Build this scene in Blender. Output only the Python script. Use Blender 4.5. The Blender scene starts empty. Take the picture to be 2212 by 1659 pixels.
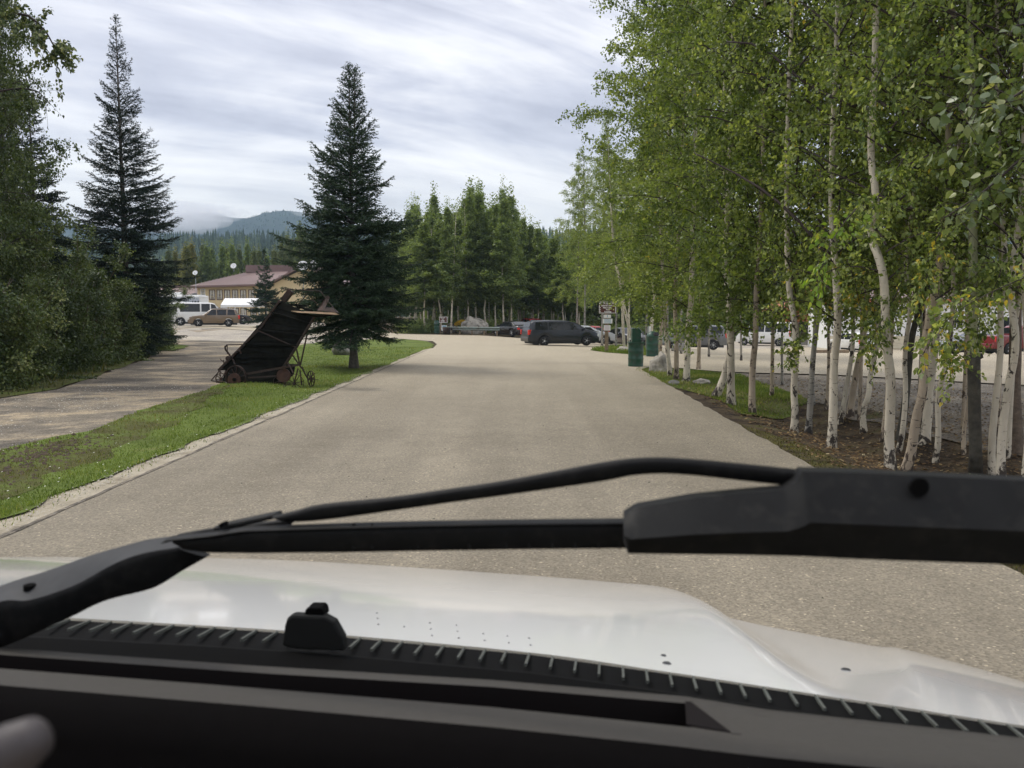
import bpy, bmesh, math, random
import numpy as np
from mathutils import Vector, Matrix, Euler, noise as mnoise
from mathutils.geometry import delaunay_2d_cdt

SC = bpy.context.scene
COL = SC.collection
rnd = random.Random(7)
R = np.random.RandomState(11)

# ------------------------------------------------------------------ camera
F, CX, CY = 1789.0, 1106.0, 829.5
TH = math.atan(154.5 / F)
CAMH = 2.1
cd = bpy.data.cameras.new('camera')
cam = bpy.data.objects.new('camera', cd); COL.objects.link(cam)
cam.location = (0, 0, CAMH)
cam.rotation_euler = (math.pi / 2 - TH, 0, 0)
cd.sensor_width = 36.0
cd.lens = 36.0 * F / 2212.0
cd.clip_start = 0.05
cd.clip_end = 9000
cd.dof.use_dof = True
cd.dof.focus_distance = 18.0
cd.dof.aperture_fstop = 9.0
SC.camera = cam

# ------------------------------------------------------------------ light
SUN_DIR = Vector((-0.52, 0.30, 0.80)).normalized()
w = bpy.data.worlds.new('World'); SC.world = w; w.use_nodes = True
nt = w.node_tree; nt.nodes.clear()
def N(t, ty, **kw):
    n = t.nodes.new(ty)
    for k, v in kw.items():
        if hasattr(n, k): setattr(n, k, v)
    return n
def L(t, a, b): t.links.new(a, b)
out = N(nt, 'ShaderNodeOutputWorld'); bg = N(nt, 'ShaderNodeBackground')
bg.inputs['Strength'].default_value = 0.1
sky = N(nt, 'ShaderNodeTexSky'); sky.sky_type = 'NISHITA'; sky.sun_disc = False
sky.sun_elevation = math.asin(SUN_DIR.z)
sky.sun_rotation = math.atan2(SUN_DIR.x, SUN_DIR.y)
tc = N(nt, 'ShaderNodeTexCoord'); sx = N(nt, 'ShaderNodeSeparateXYZ')
L(nt, tc.outputs['Generated'], sx.inputs[0])
def M(t, op, a, b=None, c=None, clamp=False):
    n = t.nodes.new('ShaderNodeMath'); n.operation = op; n.use_clamp = clamp
    for i, v in enumerate((a, b, c)):
        if v is None: continue
        if isinstance(v, (int, float)): n.inputs[i].default_value = v
        else: t.links.new(v, n.inputs[i])
    return n.outputs[0]
zc = M(nt, 'ADD', M(nt, 'MAXIMUM', sx.outputs['Z'], 0.0), 0.13)
px = M(nt, 'DIVIDE', sx.outputs['X'], zc); py = M(nt, 'DIVIDE', sx.outputs['Y'], zc)
cmb = N(nt, 'ShaderNodeCombineXYZ'); L(nt, px, cmb.inputs[0]); L(nt, py, cmb.inputs[1])
mp0 = N(nt, 'ShaderNodeMapping'); L(nt, cmb.outputs[0], mp0.inputs[0]); mp0.inputs['Rotation'].default_value = (0, 0, math.radians(-33))
mp = N(nt, 'ShaderNodeMapping'); L(nt, mp0.outputs[0], mp.inputs[0])
mp.inputs['Scale'].default_value = (0.55, 1.55, 1)
mp.inputs['Location'].default_value = (3.1, 1.7, 0)
n1 = N(nt, 'ShaderNodeTexNoise'); L(nt, mp.outputs[0], n1.inputs['Vector'])
n1.inputs['Scale'].default_value = 0.75; n1.inputs['Detail'].default_value = 7; n1.inputs['Roughness'].default_value = 0.55; n1.inputs['Distortion'].default_value = 1.1
mp2 = N(nt, 'ShaderNodeMapping'); L(nt, mp0.outputs[0], mp2.inputs[0]); mp2.inputs['Scale'].default_value = (0.8, 1.15, 1)
n2 = N(nt, 'ShaderNodeTexNoise'); L(nt, mp2.outputs[0], n2.inputs['Vector'])
n2.inputs['Scale'].default_value = 1.5; n2.inputs['Detail'].default_value = 7; n2.inputs['Roughness'].default_value = 0.58; n2.inputs['Distortion'].default_value = 0.5
dens = M(nt, 'ADD', M(nt, 'MULTIPLY', n1.outputs[0], 0.62), M(nt, 'MULTIPLY', n2.outputs[0], 0.38))
cr = N(nt, 'ShaderNodeValToRGB'); L(nt, dens, cr.inputs[0])
els = cr.color_ramp.elements
els[0].position = 0.39; els[0].color = (0.42, 0.425, 0.495, 1)
els[1].position = 0.60; els[1].color = (0.90, 0.885, 0.88, 1)
e = els.new(0.45); e.color = (0.545, 0.55, 0.615, 1)
e = els.new(0.51); e.color = (0.72, 0.715, 0.745, 1)
# pale warm band of thin cloud towards the horizon
hz = N(nt, 'ShaderNodeMapRange'); hz.interpolation_type = 'SMOOTHSTEP'
L(nt, sx.outputs['Z'], hz.inputs['Value'])
hz.inputs['From Min'].default_value = 0.20; hz.inputs['From Max'].default_value = 0.07
mixh = N(nt, 'ShaderNodeMix', data_type='RGBA'); L(nt, M(nt, 'MULTIPLY', hz.outputs[0], 0.8), mixh.inputs[0])
L(nt, cr.outputs[0], mixh.inputs[6]); mixh.inputs[7].default_value = (0.83, 0.80, 0.75, 1)
# clouds grow brighter towards the zenith, as under any overcast sky
zen = N(nt, 'ShaderNodeMapRange'); L(nt, sx.outputs['Z'], zen.inputs['Value'])
zen.inputs['From Min'].default_value = 0.15; zen.inputs['From Max'].default_value = 1.0
zen.inputs['To Min'].default_value = 9.6; zen.inputs['To Max'].default_value = 15.0
vm = N(nt, 'ShaderNodeVectorMath', operation='SCALE'); L(nt, mixh.outputs[2], vm.inputs[0]); L(nt, zen.outputs[0], vm.inputs['Scale'])
mixs = N(nt, 'ShaderNodeMix', data_type='RGBA'); mixs.inputs[0].default_value = 0.93
L(nt, sky.outputs[0], mixs.inputs[6]); L(nt, vm.outputs[0], mixs.inputs[7])
L(nt, mixs.outputs[2], bg.inputs['Color']); L(nt, bg.outputs[0], out.inputs['Surface'])

sd = bpy.data.lights.new('sun', 'SUN'); sd.energy = 1.5; sd.angle = math.radians(14); sd.color = (1.0, 0.95, 0.87)
sun = bpy.data.objects.new('sun', sd); COL.objects.link(sun)
sun.rotation_euler = (-SUN_DIR).to_track_quat('-Z', 'Y').to_euler(); sun.location = (0, 0, 30)

SC.view_settings.view_transform = 'Standard'; SC.view_settings.look = 'None'
SC.view_settings.exposure = 0.48; SC.view_settings.gamma = 1.0
SC.view_settings.use_curve_mapping = False
SC.render.engine = 'CYCLES'
SC.cycles.use_denoising = True
SC.cycles.max_bounces = 6; SC.cycles.transparent_max_bounces = 12
SC.cycles.diffuse_bounces = 3; SC.cycles.glossy_bounces = 3; SC.cycles.transmission_bounces = 3; SC.cycles.volume_bounces = 1
SC.cycles.use_adaptive_sampling = True; SC.cycles.adaptive_threshold = 0.02
SC.cycles.caustics_reflective = False; SC.cycles.caustics_refractive = False

# ------------------------------------------------------------------ projection helpers (place of things on the ground)
_ct, _st = math.cos(TH), math.sin(TH)
def ray(x, y):
    a = (x - CX) / F; b = (CY - y) / F
    return Vector((a, _ct + b * _st, -_st + b * _ct))
def V(x, y, d):
    r = ray(x, y); r *= d / r.y
    return Vector((r.x, r.y, r.z + CAMH))
HD = Vector((math.sin(math.radians(7)), math.cos(math.radians(7)), 0))
def VF(x, y, f):
    r = ray(x, y); r *= f / r.dot(HD)
    return Vector((r.x, r.y, r.z + CAMH))
def ss(t):
    t = min(1.0, max(0.0, t)); return t * t * (3 - 2 * t)
def H(x, y):
    h = 0.8 * ss((-x - 9) / 20) * ss((y - 38) / 40)
    h -= 1.35 * min(1, max(0, (x + 3) / 24)) * ss((y - 32) / 45)
    h -= 0.32 * math.exp(-((x - 6.2) / 0.95) ** 2) * ss((y - 4) / 4) * ss((22 - y) / 5)
    if -9 < x < -4.9 and y < 48:
        h += 0.05 * math.sin((x + 4.9) * 1.9) * ss((-4.9 - x) / 0.8) * ss((x + 9) / 0.9) * ss((40 - y) / 14)
    return h
def G(x, y):
    r = ray(x, y)
    t = 1.0; p = None
    if r.z >= -0.004: r.z = -0.004
    t = CAMH / -r.z
    for _ in range(25):
        X, Y = r.x * t, r.y * t
        t = (CAMH - H(X, Y)) / -r.z
    return Vector((r.x * t, r.y * t, H(r.x * t, r.y * t)))
def AT(x, d):
    X = (x - CX) / F * d / (_ct) * 1.0
    return Vector((X, d, H(X, d)))

# ------------------------------------------------------------------ object helpers
def link(o): COL.objects.link(o); return o
def tag(o, label=None, cat=None, group=None, kind=None):
    if label: o['label'] = label
    if cat: o['category'] = cat
    if group: o['group'] = group
    if kind: o['kind'] = kind
    return o
def empty(name, loc=(0, 0, 0), rz=0.0, label=None, cat=None, group=None):
    o = bpy.data.objects.new(name, None); o.location = loc; o.rotation_euler = (0, 0, rz)
    o.empty_display_size = 0.2
    link(o); return tag(o, label, cat, group)
def meshobj(name, me, mat=None, parent=None, smooth=False):
    o = bpy.data.objects.new(name, me)
    if mat is not None and len(me.materials) == 0:
        for m_ in (mat if isinstance(mat, (list, tuple)) else [mat]): me.materials.append(m_)
    link(o)
    if parent is not None: o.parent = parent
    if smooth: me.polygons.foreach_set('use_smooth', [True] * len(me.polygons))
    return o
class MB:
    def __init__(s): s.v = []; s.f = []
    def add(s, vs, fs):
        b = len(s.v); s.v += [tuple(v) for v in vs]; s.f += [tuple(i + b for i in f) for f in fs]; return s
    def box(s, c, d, rz=0.0, rot=None):
        c = Vector(c); hx, hy, hz = d[0] / 2, d[1] / 2, d[2] / 2
        m = rot if rot is not None else Matrix.Rotation(rz, 3, 'Z')
        vs = [c + m @ Vector((a * hx, b * hy, e * hz)) for a in (-1, 1) for b in (-1, 1) for e in (-1, 1)]
        return s.add(vs, [(0, 1, 3, 2), (4, 6, 7, 5), (0, 4, 5, 1), (2, 3, 7, 6), (0, 2, 6, 4), (1, 5, 7, 3)])
    def tube(s, pts, rad, n=8, cap=True):
        pts = [Vector(p) for p in pts]; m = len(pts)
        rad = [rad] * m if isinstance(rad, (int, float)) else rad
        up = None; b = len(s.v)
        for i in range(m):
            t = (pts[min(i + 1, m - 1)] - pts[max(i - 1, 0)]).normalized()
            if up is None: up = t.orthogonal().normalized()
            up = (up - t * up.dot(t)).normalized(); sd_ = t.cross(up)
            for k in range(n):
                a = 2 * math.pi * k / n
                s.v.append(tuple(pts[i] + (up * math.cos(a) + sd_ * math.sin(a)) * rad[i]))
        for i in range(m - 1):
            for k in range(n):
                k2 = (k + 1) % n
                s.f.append((b + i * n + k, b + i * n + k2, b + (i + 1) * n + k2, b + (i + 1) * n + k))
        if cap:
            s.f.append(tuple(b + k for k in range(n))[::-1]); s.f.append(tuple(b + (m - 1) * n + k for k in range(n)))
        return s
    def bar(s, a, b, w=0.04, h=None):
        a = Vector(a); b = Vector(b); t = b - a; q = t.to_track_quat('X', 'Z').to_matrix()
        return s.box((a + b) / 2, (t.length, w, h or w), rot=q)
    def lathe(s, prof, n=20, c=(0, 0, 0), axis='Z', ang=None):
        b = len(s.v); m = len(prof); c = Vector(c)
        for r_, z in prof:
            for k in range(n):
                a = 2 * math.pi * k / n
                p = Vector((r_ * math.cos(a), r_ * math.sin(a), z))
                if axis == 'Y': p = Vector((p.x, p.z, p.y))
                if axis == 'X': p = Vector((p.z, p.x, p.y))
                s.v.append(tuple(c + p))
        for i in range(m - 1):
            for k in range(n):
                k2 = (k + 1) % n; s.f.append((b + i * n + k, b + i * n + k2, b + (i + 1) * n + k2, b + (i + 1) * n + k))
        s.f.append(tuple(b + k for k in range(n))[::-1]); s.f.append(tuple(b + (m - 1) * n + k for k in range(n)))
        return s
    def grid(s, rows):
        b = len(s.v); n = len(rows[0])
        for r_ in rows: s.v += [tuple(p) for p in r_]
        for i in range(len(rows) - 1):
            for k in range(n - 1): s.f.append((b + i * n + k, b + i * n + k + 1, b + (i + 1) * n + k + 1, b + (i + 1) * n + k))
        return s
    def prism(s, poly, off):
        """poly: list of Vectors (one face), off: Vector of the extrusion"""
        n = len(poly); off = Vector(off)
        vs = [Vector(p) for p in poly] + [Vector(p) + off for p in poly]
        fs = [tuple(range(n)), tuple(range(2 * n - 1, n - 1, -1))] + [(i, n + i, n + (i + 1) % n, (i + 1) % n) for i in range(n)]
        return s.add(vs, fs)
    def build(s, name, mat, parent=None, smooth=False, bevel=0.0, seg=2):
        me = bpy.data.meshes.new(name); me.from_pydata(s.v, [], s.f)
        bm = bmesh.new(); bm.from_mesh(me); bmesh.ops.recalc_face_normals(bm, faces=bm.faces)
        bm.to_mesh(me); bm.free()
        if smooth: me.polygons.foreach_set('use_smooth', [True] * len(me.polygons))
        me.update()
        o = meshobj(name, me, mat, parent)
        if bevel:
            b = o.modifiers.new('bevel', 'BEVEL'); b.width = bevel; b.segments = seg; b.limit_method = 'ANGLE'; b.angle_limit = math.radians(35)
        return o
def auto_smooth(o, ang=40):
    me = o.data; me.polygons.foreach_set('use_smooth', [True] * len(me.polygons))
    bm = bmesh.new(); bm.from_mesh(me)
    for e_ in bm.edges:
        if len(e_.link_faces) == 2 and e_.calc_face_angle(0) > math.radians(ang): e_.smooth = False
    bm.to_mesh(me); bm.free(); return o
def copy_tree(o, parent=None):
    c = o.copy(); link(c); c.parent = parent
    if parent is not None: c.matrix_parent_inverse = o.matrix_parent_inverse.copy()
    for ch in KIDS.get(o.name, [k for k in o.children]): copy_tree(ch, c)
    return c
KIDS = {}
def np_mesh(name, verts, quads=None, tris=None, tint=None, smooth=False):
    me = bpy.data.meshes.new(name)
    me.vertices.add(len(verts)); me.vertices.foreach_set('co', np.asarray(verts, np.float32).ravel())
    li = []; st = []; tot = []; o = 0
    if quads is not None and len(quads):
        li.append(np.asarray(quads, np.int32).ravel()); st.append(np.arange(len(quads)) * 4); tot.append(np.full(len(quads), 4)); o = len(quads) * 4
    if tris is not None and len(tris):
        li.append(np.asarray(tris, np.int32).ravel()); st.append(o + np.arange(len(tris)) * 3); tot.append(np.full(len(tris), 3))
    li = np.concatenate(li); st = np.concatenate(st).astype(np.int32)
    me.loops.add(len(li)); me.loops.foreach_set('vertex_index', li)
    me.polygons.add(len(st)); me.polygons.foreach_set('loop_start', st)
    me.update(calc_edges=True)
    if tint is not None:
        a = me.attributes.new('tint', 'FLOAT', 'FACE'); a.data.foreach_set('value', np.asarray(tint, np.float32))
    if smooth: me.polygons.foreach_set('use_smooth', [True] * len(st))
    return me

# ------------------------------------------------------------------ materials
def newmat(name):
    m = bpy.data.materials.new(name); m.use_nodes = True; t = m.node_tree; t.nodes.clear()
    o = N(t, 'ShaderNodeOutputMaterial'); b = N(t, 'ShaderNodeBsdfPrincipled'); L(t, b.outputs[0], o.inputs['Surface'])
    return m, t, b, o
def ramp(t, fac, stops, interp='LINEAR'):
    c = N(t, 'ShaderNodeValToRGB'); L(t, fac, c.inputs[0]); c.color_ramp.interpolation = interp
    e_ = c.color_ramp.elements
    e_[0].position, e_[0].color = stops[0][0], (*stops[0][1], 1)
    e_[1].position, e_[1].color = stops[-1][0], (*stops[-1][1], 1)
    for p, c_ in stops[1:-1]:
        k = e_.new(p); k.color = (*c_, 1)
    return c.outputs[0]
def noise(t, vec, scale, detail=4, rough=0.55, dist=0.0):
    n = N(t, 'ShaderNodeTexNoise'); n.inputs['Scale'].default_value = scale; n.inputs['Detail'].default_value = detail
    n.inputs['Roughness'].default_value = rough; n.inputs['Distortion'].default_value = dist
    if vec is not None: L(t, vec, n.inputs['Vector'])
    return n.outputs[0]
def coords(t, which='Object', scale=None, rand=False):
    c = N(t, 'ShaderNodeTexCoord').outputs[which]
    if rand:
        oi = N(t, 'ShaderNodeObjectInfo'); a = N(t, 'ShaderNodeVectorMath', operation='ADD')
        s_ = N(t, 'ShaderNodeVectorMath', operation='SCALE'); cm = N(t, 'ShaderNodeCombineXYZ')
        L(t, oi.outputs['Random'], cm.inputs[0]); L(t, oi.outputs['Random'], cm.inputs[1]); L(t, oi.outputs['Random'], cm.inputs[2])
        L(t, cm.outputs[0], s_.inputs[0]); s_.inputs['Scale'].default_value = 37.0
        L(t, c, a.inputs[0]); L(t, s_.outputs[0], a.inputs[1]); c = a.outputs[0]
    if scale:
        mp_ = N(t, 'ShaderNodeMapping'); L(t, c, mp_.inputs[0]); mp_.inputs['Scale'].default_value = scale; c = mp_.outputs[0]
    return c
def mixc(t, f, a, b, mode='MIX'):
    m = N(t, 'ShaderNodeMix', data_type='RGBA', blend_type=mode)
    for i, v in ((0, f), (6, a), (7, b)):
        if isinstance(v, (int, float)): m.inputs[i].default_value = v
        elif isinstance(v, tuple): m.inputs[i].default_value = (*v, 1)
        else: L(t, v, m.inputs[i])
    return m.outputs[2]
def bump(t, b, h, strength=0.3, dist=0.02):
    n = N(t, 'ShaderNodeBump'); n.inputs['Strength'].default_value = strength; n.inputs['Distance'].default_value = dist
    L(t, h, n.inputs['Height']); L(t, n.outputs[0], b.inputs['Normal'])
ORD = ['first', 'second', 'third', 'fourth', 'fifth', 'sixth', 'seventh', 'eighth', 'ninth', 'tenth', 'eleventh', 'twelfth', 'thirteenth', 'fourteenth', 'fifteenth', 'sixteenth', 'seventeenth', 'eighteenth']
def simple(name, col, rough=0.6, metal=0.0, spec=0.5, var=0.15, nscale=3.0, coat=0.0, bmp=0.0, vec='Object', dirt=None, dscale=1.5):
    m, t, b, o = newmat(name)
    c = coords(t, vec, rand=True)
    f = noise(t, c, nscale, 5)
    lo = tuple(max(0, x * (1 - var)) for x in col); hi = tuple(min(1, x * (1 + var)) for x in col)
    cc = ramp(t, f, [(0.3, lo), (0.7, hi)])
    if dirt:
        g = noise(t, c, dscale, 6, 0.65)
        k = ramp(t, g, [(0.5, (0, 0, 0)), (0.7, (1, 1, 1))]); cc = mixc(t, k, cc, dirt)
    L(t, cc, b.inputs['Base Color'])
    b.inputs['Roughness'].default_value = rough; b.inputs['Metallic'].default_value = metal
    b.inputs['Specular IOR Level'].default_value = spec; b.inputs['Coat Weight'].default_value = coat; b.inputs['Coat Roughness'].default_value = 0.06
    if bmp: bump(t, b, noise(t, c, nscale * 6, 6), bmp, 0.01)
    return m
def leafmat(name, stops, trans=0.35, rough=0.45, spec=0.4):
    m, t, b, o = newmat(name)
    at = N(t, 'ShaderNodeAttribute', attribute_name='tint')
    oi = N(t, 'ShaderNodeObjectInfo')
    f = M(t, 'ADD', at.outputs['Fac'], M(t, 'MULTIPLY', M(t, 'SUBTRACT', oi.outputs['Random'], 0.5), 0.30))
    c = ramp(t, f, stops)
    L(t, c, b.inputs['Base Color']); b.inputs['Roughness'].default_value = rough; b.inputs['Specular IOR Level'].default_value = spec
    tr = N(t, 'ShaderNodeBsdfTranslucent'); L(t, mixc(t, 1.0, c, (1.5, 1.5, 0.7), 'MULTIPLY'), tr.inputs['Color'])
    mx = N(t, 'ShaderNodeMixShader'); mx.inputs[0].default_value = trans
    L(t, b.outputs[0], mx.inputs[1]); L(t, tr.outputs[0], mx.inputs[2]); L(t, mx.outputs[0], o.inputs['Surface'])
    return m

MT = {}
# asphalt (dusty chip seal)
def road_mat():
    m, t, b, o = newmat('road_chipseal')
    c = N(t, 'ShaderNodeNewGeometry').outputs['Position']
    big = noise(t, c, 0.16, 4, 0.6); str_ = N(t, 'ShaderNodeMapping'); L(t, c, str_.inputs[0]); str_.inputs['Scale'].default_value = (0.9, 0.05, 1)
    lon = noise(t, str_.outputs[0], 1.0, 3, 0.5)
    med = noise(t, c, 1.7, 5, 0.65)
    f = M(t, 'ADD', M(t, 'ADD', M(t, 'MULTIPLY', big, 0.35), M(t, 'MULTIPLY', lon, 0.45)), M(t, 'MULTIPLY', med, 0.20))
    sep = N(t, 'ShaderNodeSeparateXYZ'); L(t, c, sep.inputs[0])
    base = ramp(t, f, [(0.33, (0.158, 0.137, 0.102)), (0.5, (0.218, 0.192, 0.147)), (0.66, (0.298, 0.262, 0.20))])
    # paler colour further along the road and over the forecourt
    mr = N(t, 'ShaderNodeMapRange'); L(t, M(t, 'ADD', sep.outputs['Y'], M(t, 'MULTIPLY', big, 14.0)), mr.inputs['Value'])
    mr.inputs['From Min'].default_value = 18; mr.inputs['From Max'].default_value = 50
    base = mixc(t, M(t, 'MULTIPLY', mr.outputs[0], 0.75), base, (0.46, 0.405, 0.305))
    vo = N(t, 'ShaderNodeTexVoronoi'); L(t, c, vo.inputs['Vector']); vo.inputs['Scale'].default_value = 58
    sp = ramp(t, vo.outputs['Color'], [(0.0, (0.42, 0.41, 0.40)), (0.5, (0.95, 0.93, 0.9)), (0.86, (1.3, 1.27, 1.2)), (1.0, (3.0, 2.9, 2.7))])
    base = mixc(t, 0.68, base, sp, 'MULTIPLY')
    vo2 = N(t, 'ShaderNodeTexVoronoi'); L(t, c, vo2.inputs['Vector']); vo2.inputs['Scale'].default_value = 9
    spot = ramp(t, vo2.outputs['Distance'], [(0.03, (0.35, 0.33, 0.3)), (0.06, (1, 1, 1))])
    base = mixc(t, 0.6, base, spot, 'MULTIPLY')
    # fine cracks, darker
    cw = N(t, 'ShaderNodeMapping'); L(t, c, cw.inputs[0]); cw.inputs['Scale'].default_value = (0.28, 0.09, 1)
    cn = noise(t, cw.outputs[0], 1.0, 8, 0.6, 0.4)
    ck = ramp(t, M(t, 'ABSOLUTE', M(t, 'SUBTRACT', cn, 0.5)), [(0.0, (0.62, 0.6, 0.57)), (0.0016, (1, 1, 1))])
    base = mixc(t, 0.22, base, ck, 'MULTIPLY')
    L(t, base, b.inputs['Base Color']); b.inputs['Roughness'].default_value = 0.82; b.inputs['Specular IOR Level'].default_value = 0.3
    bump(t, b, M(t, 'ADD', vo.outputs['Distance'], noise(t, c, 60, 3)), 0.35, 0.012)
    return m
def gravel_mat(name, stops, sc=40):
    m, t, b, o = newmat(name)
    c = N(t, 'ShaderNodeNewGeometry').outputs['Position']
    big = noise(t, c, 0.3, 6, 0.65, 0.6)
    st_ = N(t, 'ShaderNodeMapping'); L(t, c, st_.inputs[0]); st_.inputs['Scale'].default_value = (0.5, 0.8, 1)
    b2 = noise(t, st_.outputs[0], 0.9, 6, 0.7)
    base = ramp(t, M(t, 'ADD', M(t, 'MULTIPLY', big, 0.5), M(t, 'MULTIPLY', b2, 0.5)), stops)
    vo = N(t, 'ShaderNodeTexVoronoi'); L(t, c, vo.inputs['Vector']); vo.inputs['Scale'].default_value = sc
    sp = ramp(t, vo.outputs['Color'], [(0.0, (0.5, 0.5, 0.52)), (0.6, (1, 1, 1)), (1.0, (1.8, 1.8, 1.85))])
    L(t, mixc(t, 0.8, base, sp, 'MULTIPLY'), b.inputs['Base Color'])
    b.inputs['Roughness'].default_value = 0.9; b.inputs['Specular IOR Level'].default_value = 0.2
    bump(t, b, M(t, 'ADD', vo.outputs['Distance'], noise(t, c, 8, 5)), 0.5, 0.03)
    return m
def soil_mat(name, stops, sc=1.2, fine=14.0):
    m, t, b, o = newmat(name)
    c = N(t, 'ShaderNodeNewGeometry').outputs['Position']
    f = M(t, 'ADD', M(t, 'MULTIPLY', noise(t, c, sc, 7, 0.65, 0.4), 0.7), M(t, 'MULTIPLY', noise(t, c, fine, 5, 0.7), 0.3))
    L(t, ramp(t, f, stops), b.inputs['Base Color'])
    b.inputs['Roughness'].default_value = 0.95; b.inputs['Specular IOR Level'].default_value = 0.15
    bump(t, b, noise(t, c, fine, 7, 0.7), 0.7, 0.06)
    return m
MT['road'] = road_mat()
MT['lane'] = gravel_mat('gravel_lane', [(0.42, (0.105, 0.092, 0.075)), (0.5, (0.20, 0.172, 0.13)), (0.57, (0.37, 0.30, 0.20))])
MT['lot'] = gravel_mat('gravel_lot', [(0.36, (0.27, 0.25, 0.22)), (0.5, (0.38, 0.34, 0.28)), (0.62, (0.46, 0.41, 0.32))], 30)
MT['dark_gravel'] = gravel_mat('dark_gravel', [(0.36, (0.10, 0.085, 0.065)), (0.5, (0.17, 0.148, 0.118)), (0.62, (0.27, 0.235, 0.18))], 30)
MT['sand'] = soil_mat('sandy_shoulder', [(0.35, (0.22, 0.19, 0.14)), (0.5, (0.42, 0.37, 0.28)), (0.65, (0.52, 0.47, 0.37))], 1.5, 20)
MT['floor'] = soil_mat('forest_soil', [(0.38, (0.018, 0.013, 0.009)), (0.47, (0.055, 0.04, 0.026)), (0.55, (0.105, 0.08, 0.048)), (0.62, (0.09, 0.10, 0.028)), (0.72, (0.16, 0.13, 0.07))])
MT['grass'] = soil_mat('grass_turf', [(0.30, (0.055, 0.055, 0.018)), (0.43, (0.09, 0.12, 0.025)), (0.56, (0.125, 0.17, 0.035)), (0.70, (0.18, 0.17, 0.07))], 0.5, 9)
MT['rough_grass'] = soil_mat('rough_grass', [(0.32, (0.05, 0.042, 0.018)), (0.48, (0.085, 0.085, 0.028)), (0.6, (0.11, 0.15, 0.03)), (0.72, (0.16, 0.14, 0.05))], 0.8, 9)
def blademat():
    return leafmat('grass_blades', [(0.0, (0.05, 0.075, 0.015)), (0.4, (0.10, 0.15, 0.03)), (0.8, (0.17, 0.22, 0.05)), (1.0, (0.32, 0.29, 0.13))], 0.4, 0.6, 0.2)
MT['blade'] = blademat()
MT['birch_leaf'] = leafmat('birch_leaves', [(0.0, (0.06, 0.095, 0.022)), (0.35, (0.132, 0.182, 0.048)), (0.7, (0.235, 0.285, 0.085)), (0.975, (0.42, 0.47, 0.17)), (1.0, (0.5, 0.38, 0.06))], 0.48)
MT['lime_leaf'] = leafmat('young_birch_leaves', [(0.0, (0.15, 0.25, 0.03)), (0.6, (0.24, 0.34, 0.05)), (1.0, (0.5, 0.42, 0.08))], 0.45)
MT['poplar_leaf'] = leafmat('poplar_leaves', [(0.0, (0.06, 0.095, 0.03)), (0.6, (0.12, 0.16, 0.06)), (0.9, (0.2, 0.24, 0.10)), (1.0, (0.35, 0.36, 0.14))], 0.3, 0.35, 0.5)
MT['wood_leaf'] = leafmat('grove_leaves', [(0.0, (0.07, 0.105, 0.035)), (0.5, (0.16, 0.215, 0.07)), (1.0, (0.29, 0.35, 0.12))], 0.42)
MT['bush_leaf'] = leafmat('bush_leaves', [(0.0, (0.03, 0.05, 0.015)), (0.5, (0.08, 0.115, 0.034)), (0.9, (0.18, 0.215, 0.07)), (1.0, (0.36, 0.37, 0.17))], 0.22)
MT['yellow_leaf'] = leafmat('yellowing_leaves', [(0.0, (0.09, 0.11, 0.02)), (0.5, (0.16, 0.17, 0.03)), (1.0, (0.30, 0.24, 0.05))], 0.3)
MT['olive_leaf'] = leafmat('olive_leaves', [(0.0, (0.07, 0.10, 0.03)), (0.5, (0.13, 0.165, 0.05)), (1.0, (0.20, 0.22, 0.07))], 0.25)
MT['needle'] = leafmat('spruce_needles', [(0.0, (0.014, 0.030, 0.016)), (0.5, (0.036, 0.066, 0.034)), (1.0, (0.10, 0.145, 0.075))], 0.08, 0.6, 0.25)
MT['needle_dark'] = leafmat('dark_spruce_needles', [(0.0, (0.010, 0.022, 0.013)), (0.5, (0.026, 0.045, 0.025)), (1.0, (0.06, 0.085, 0.05))], 0.06, 0.6, 0.25)
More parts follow.
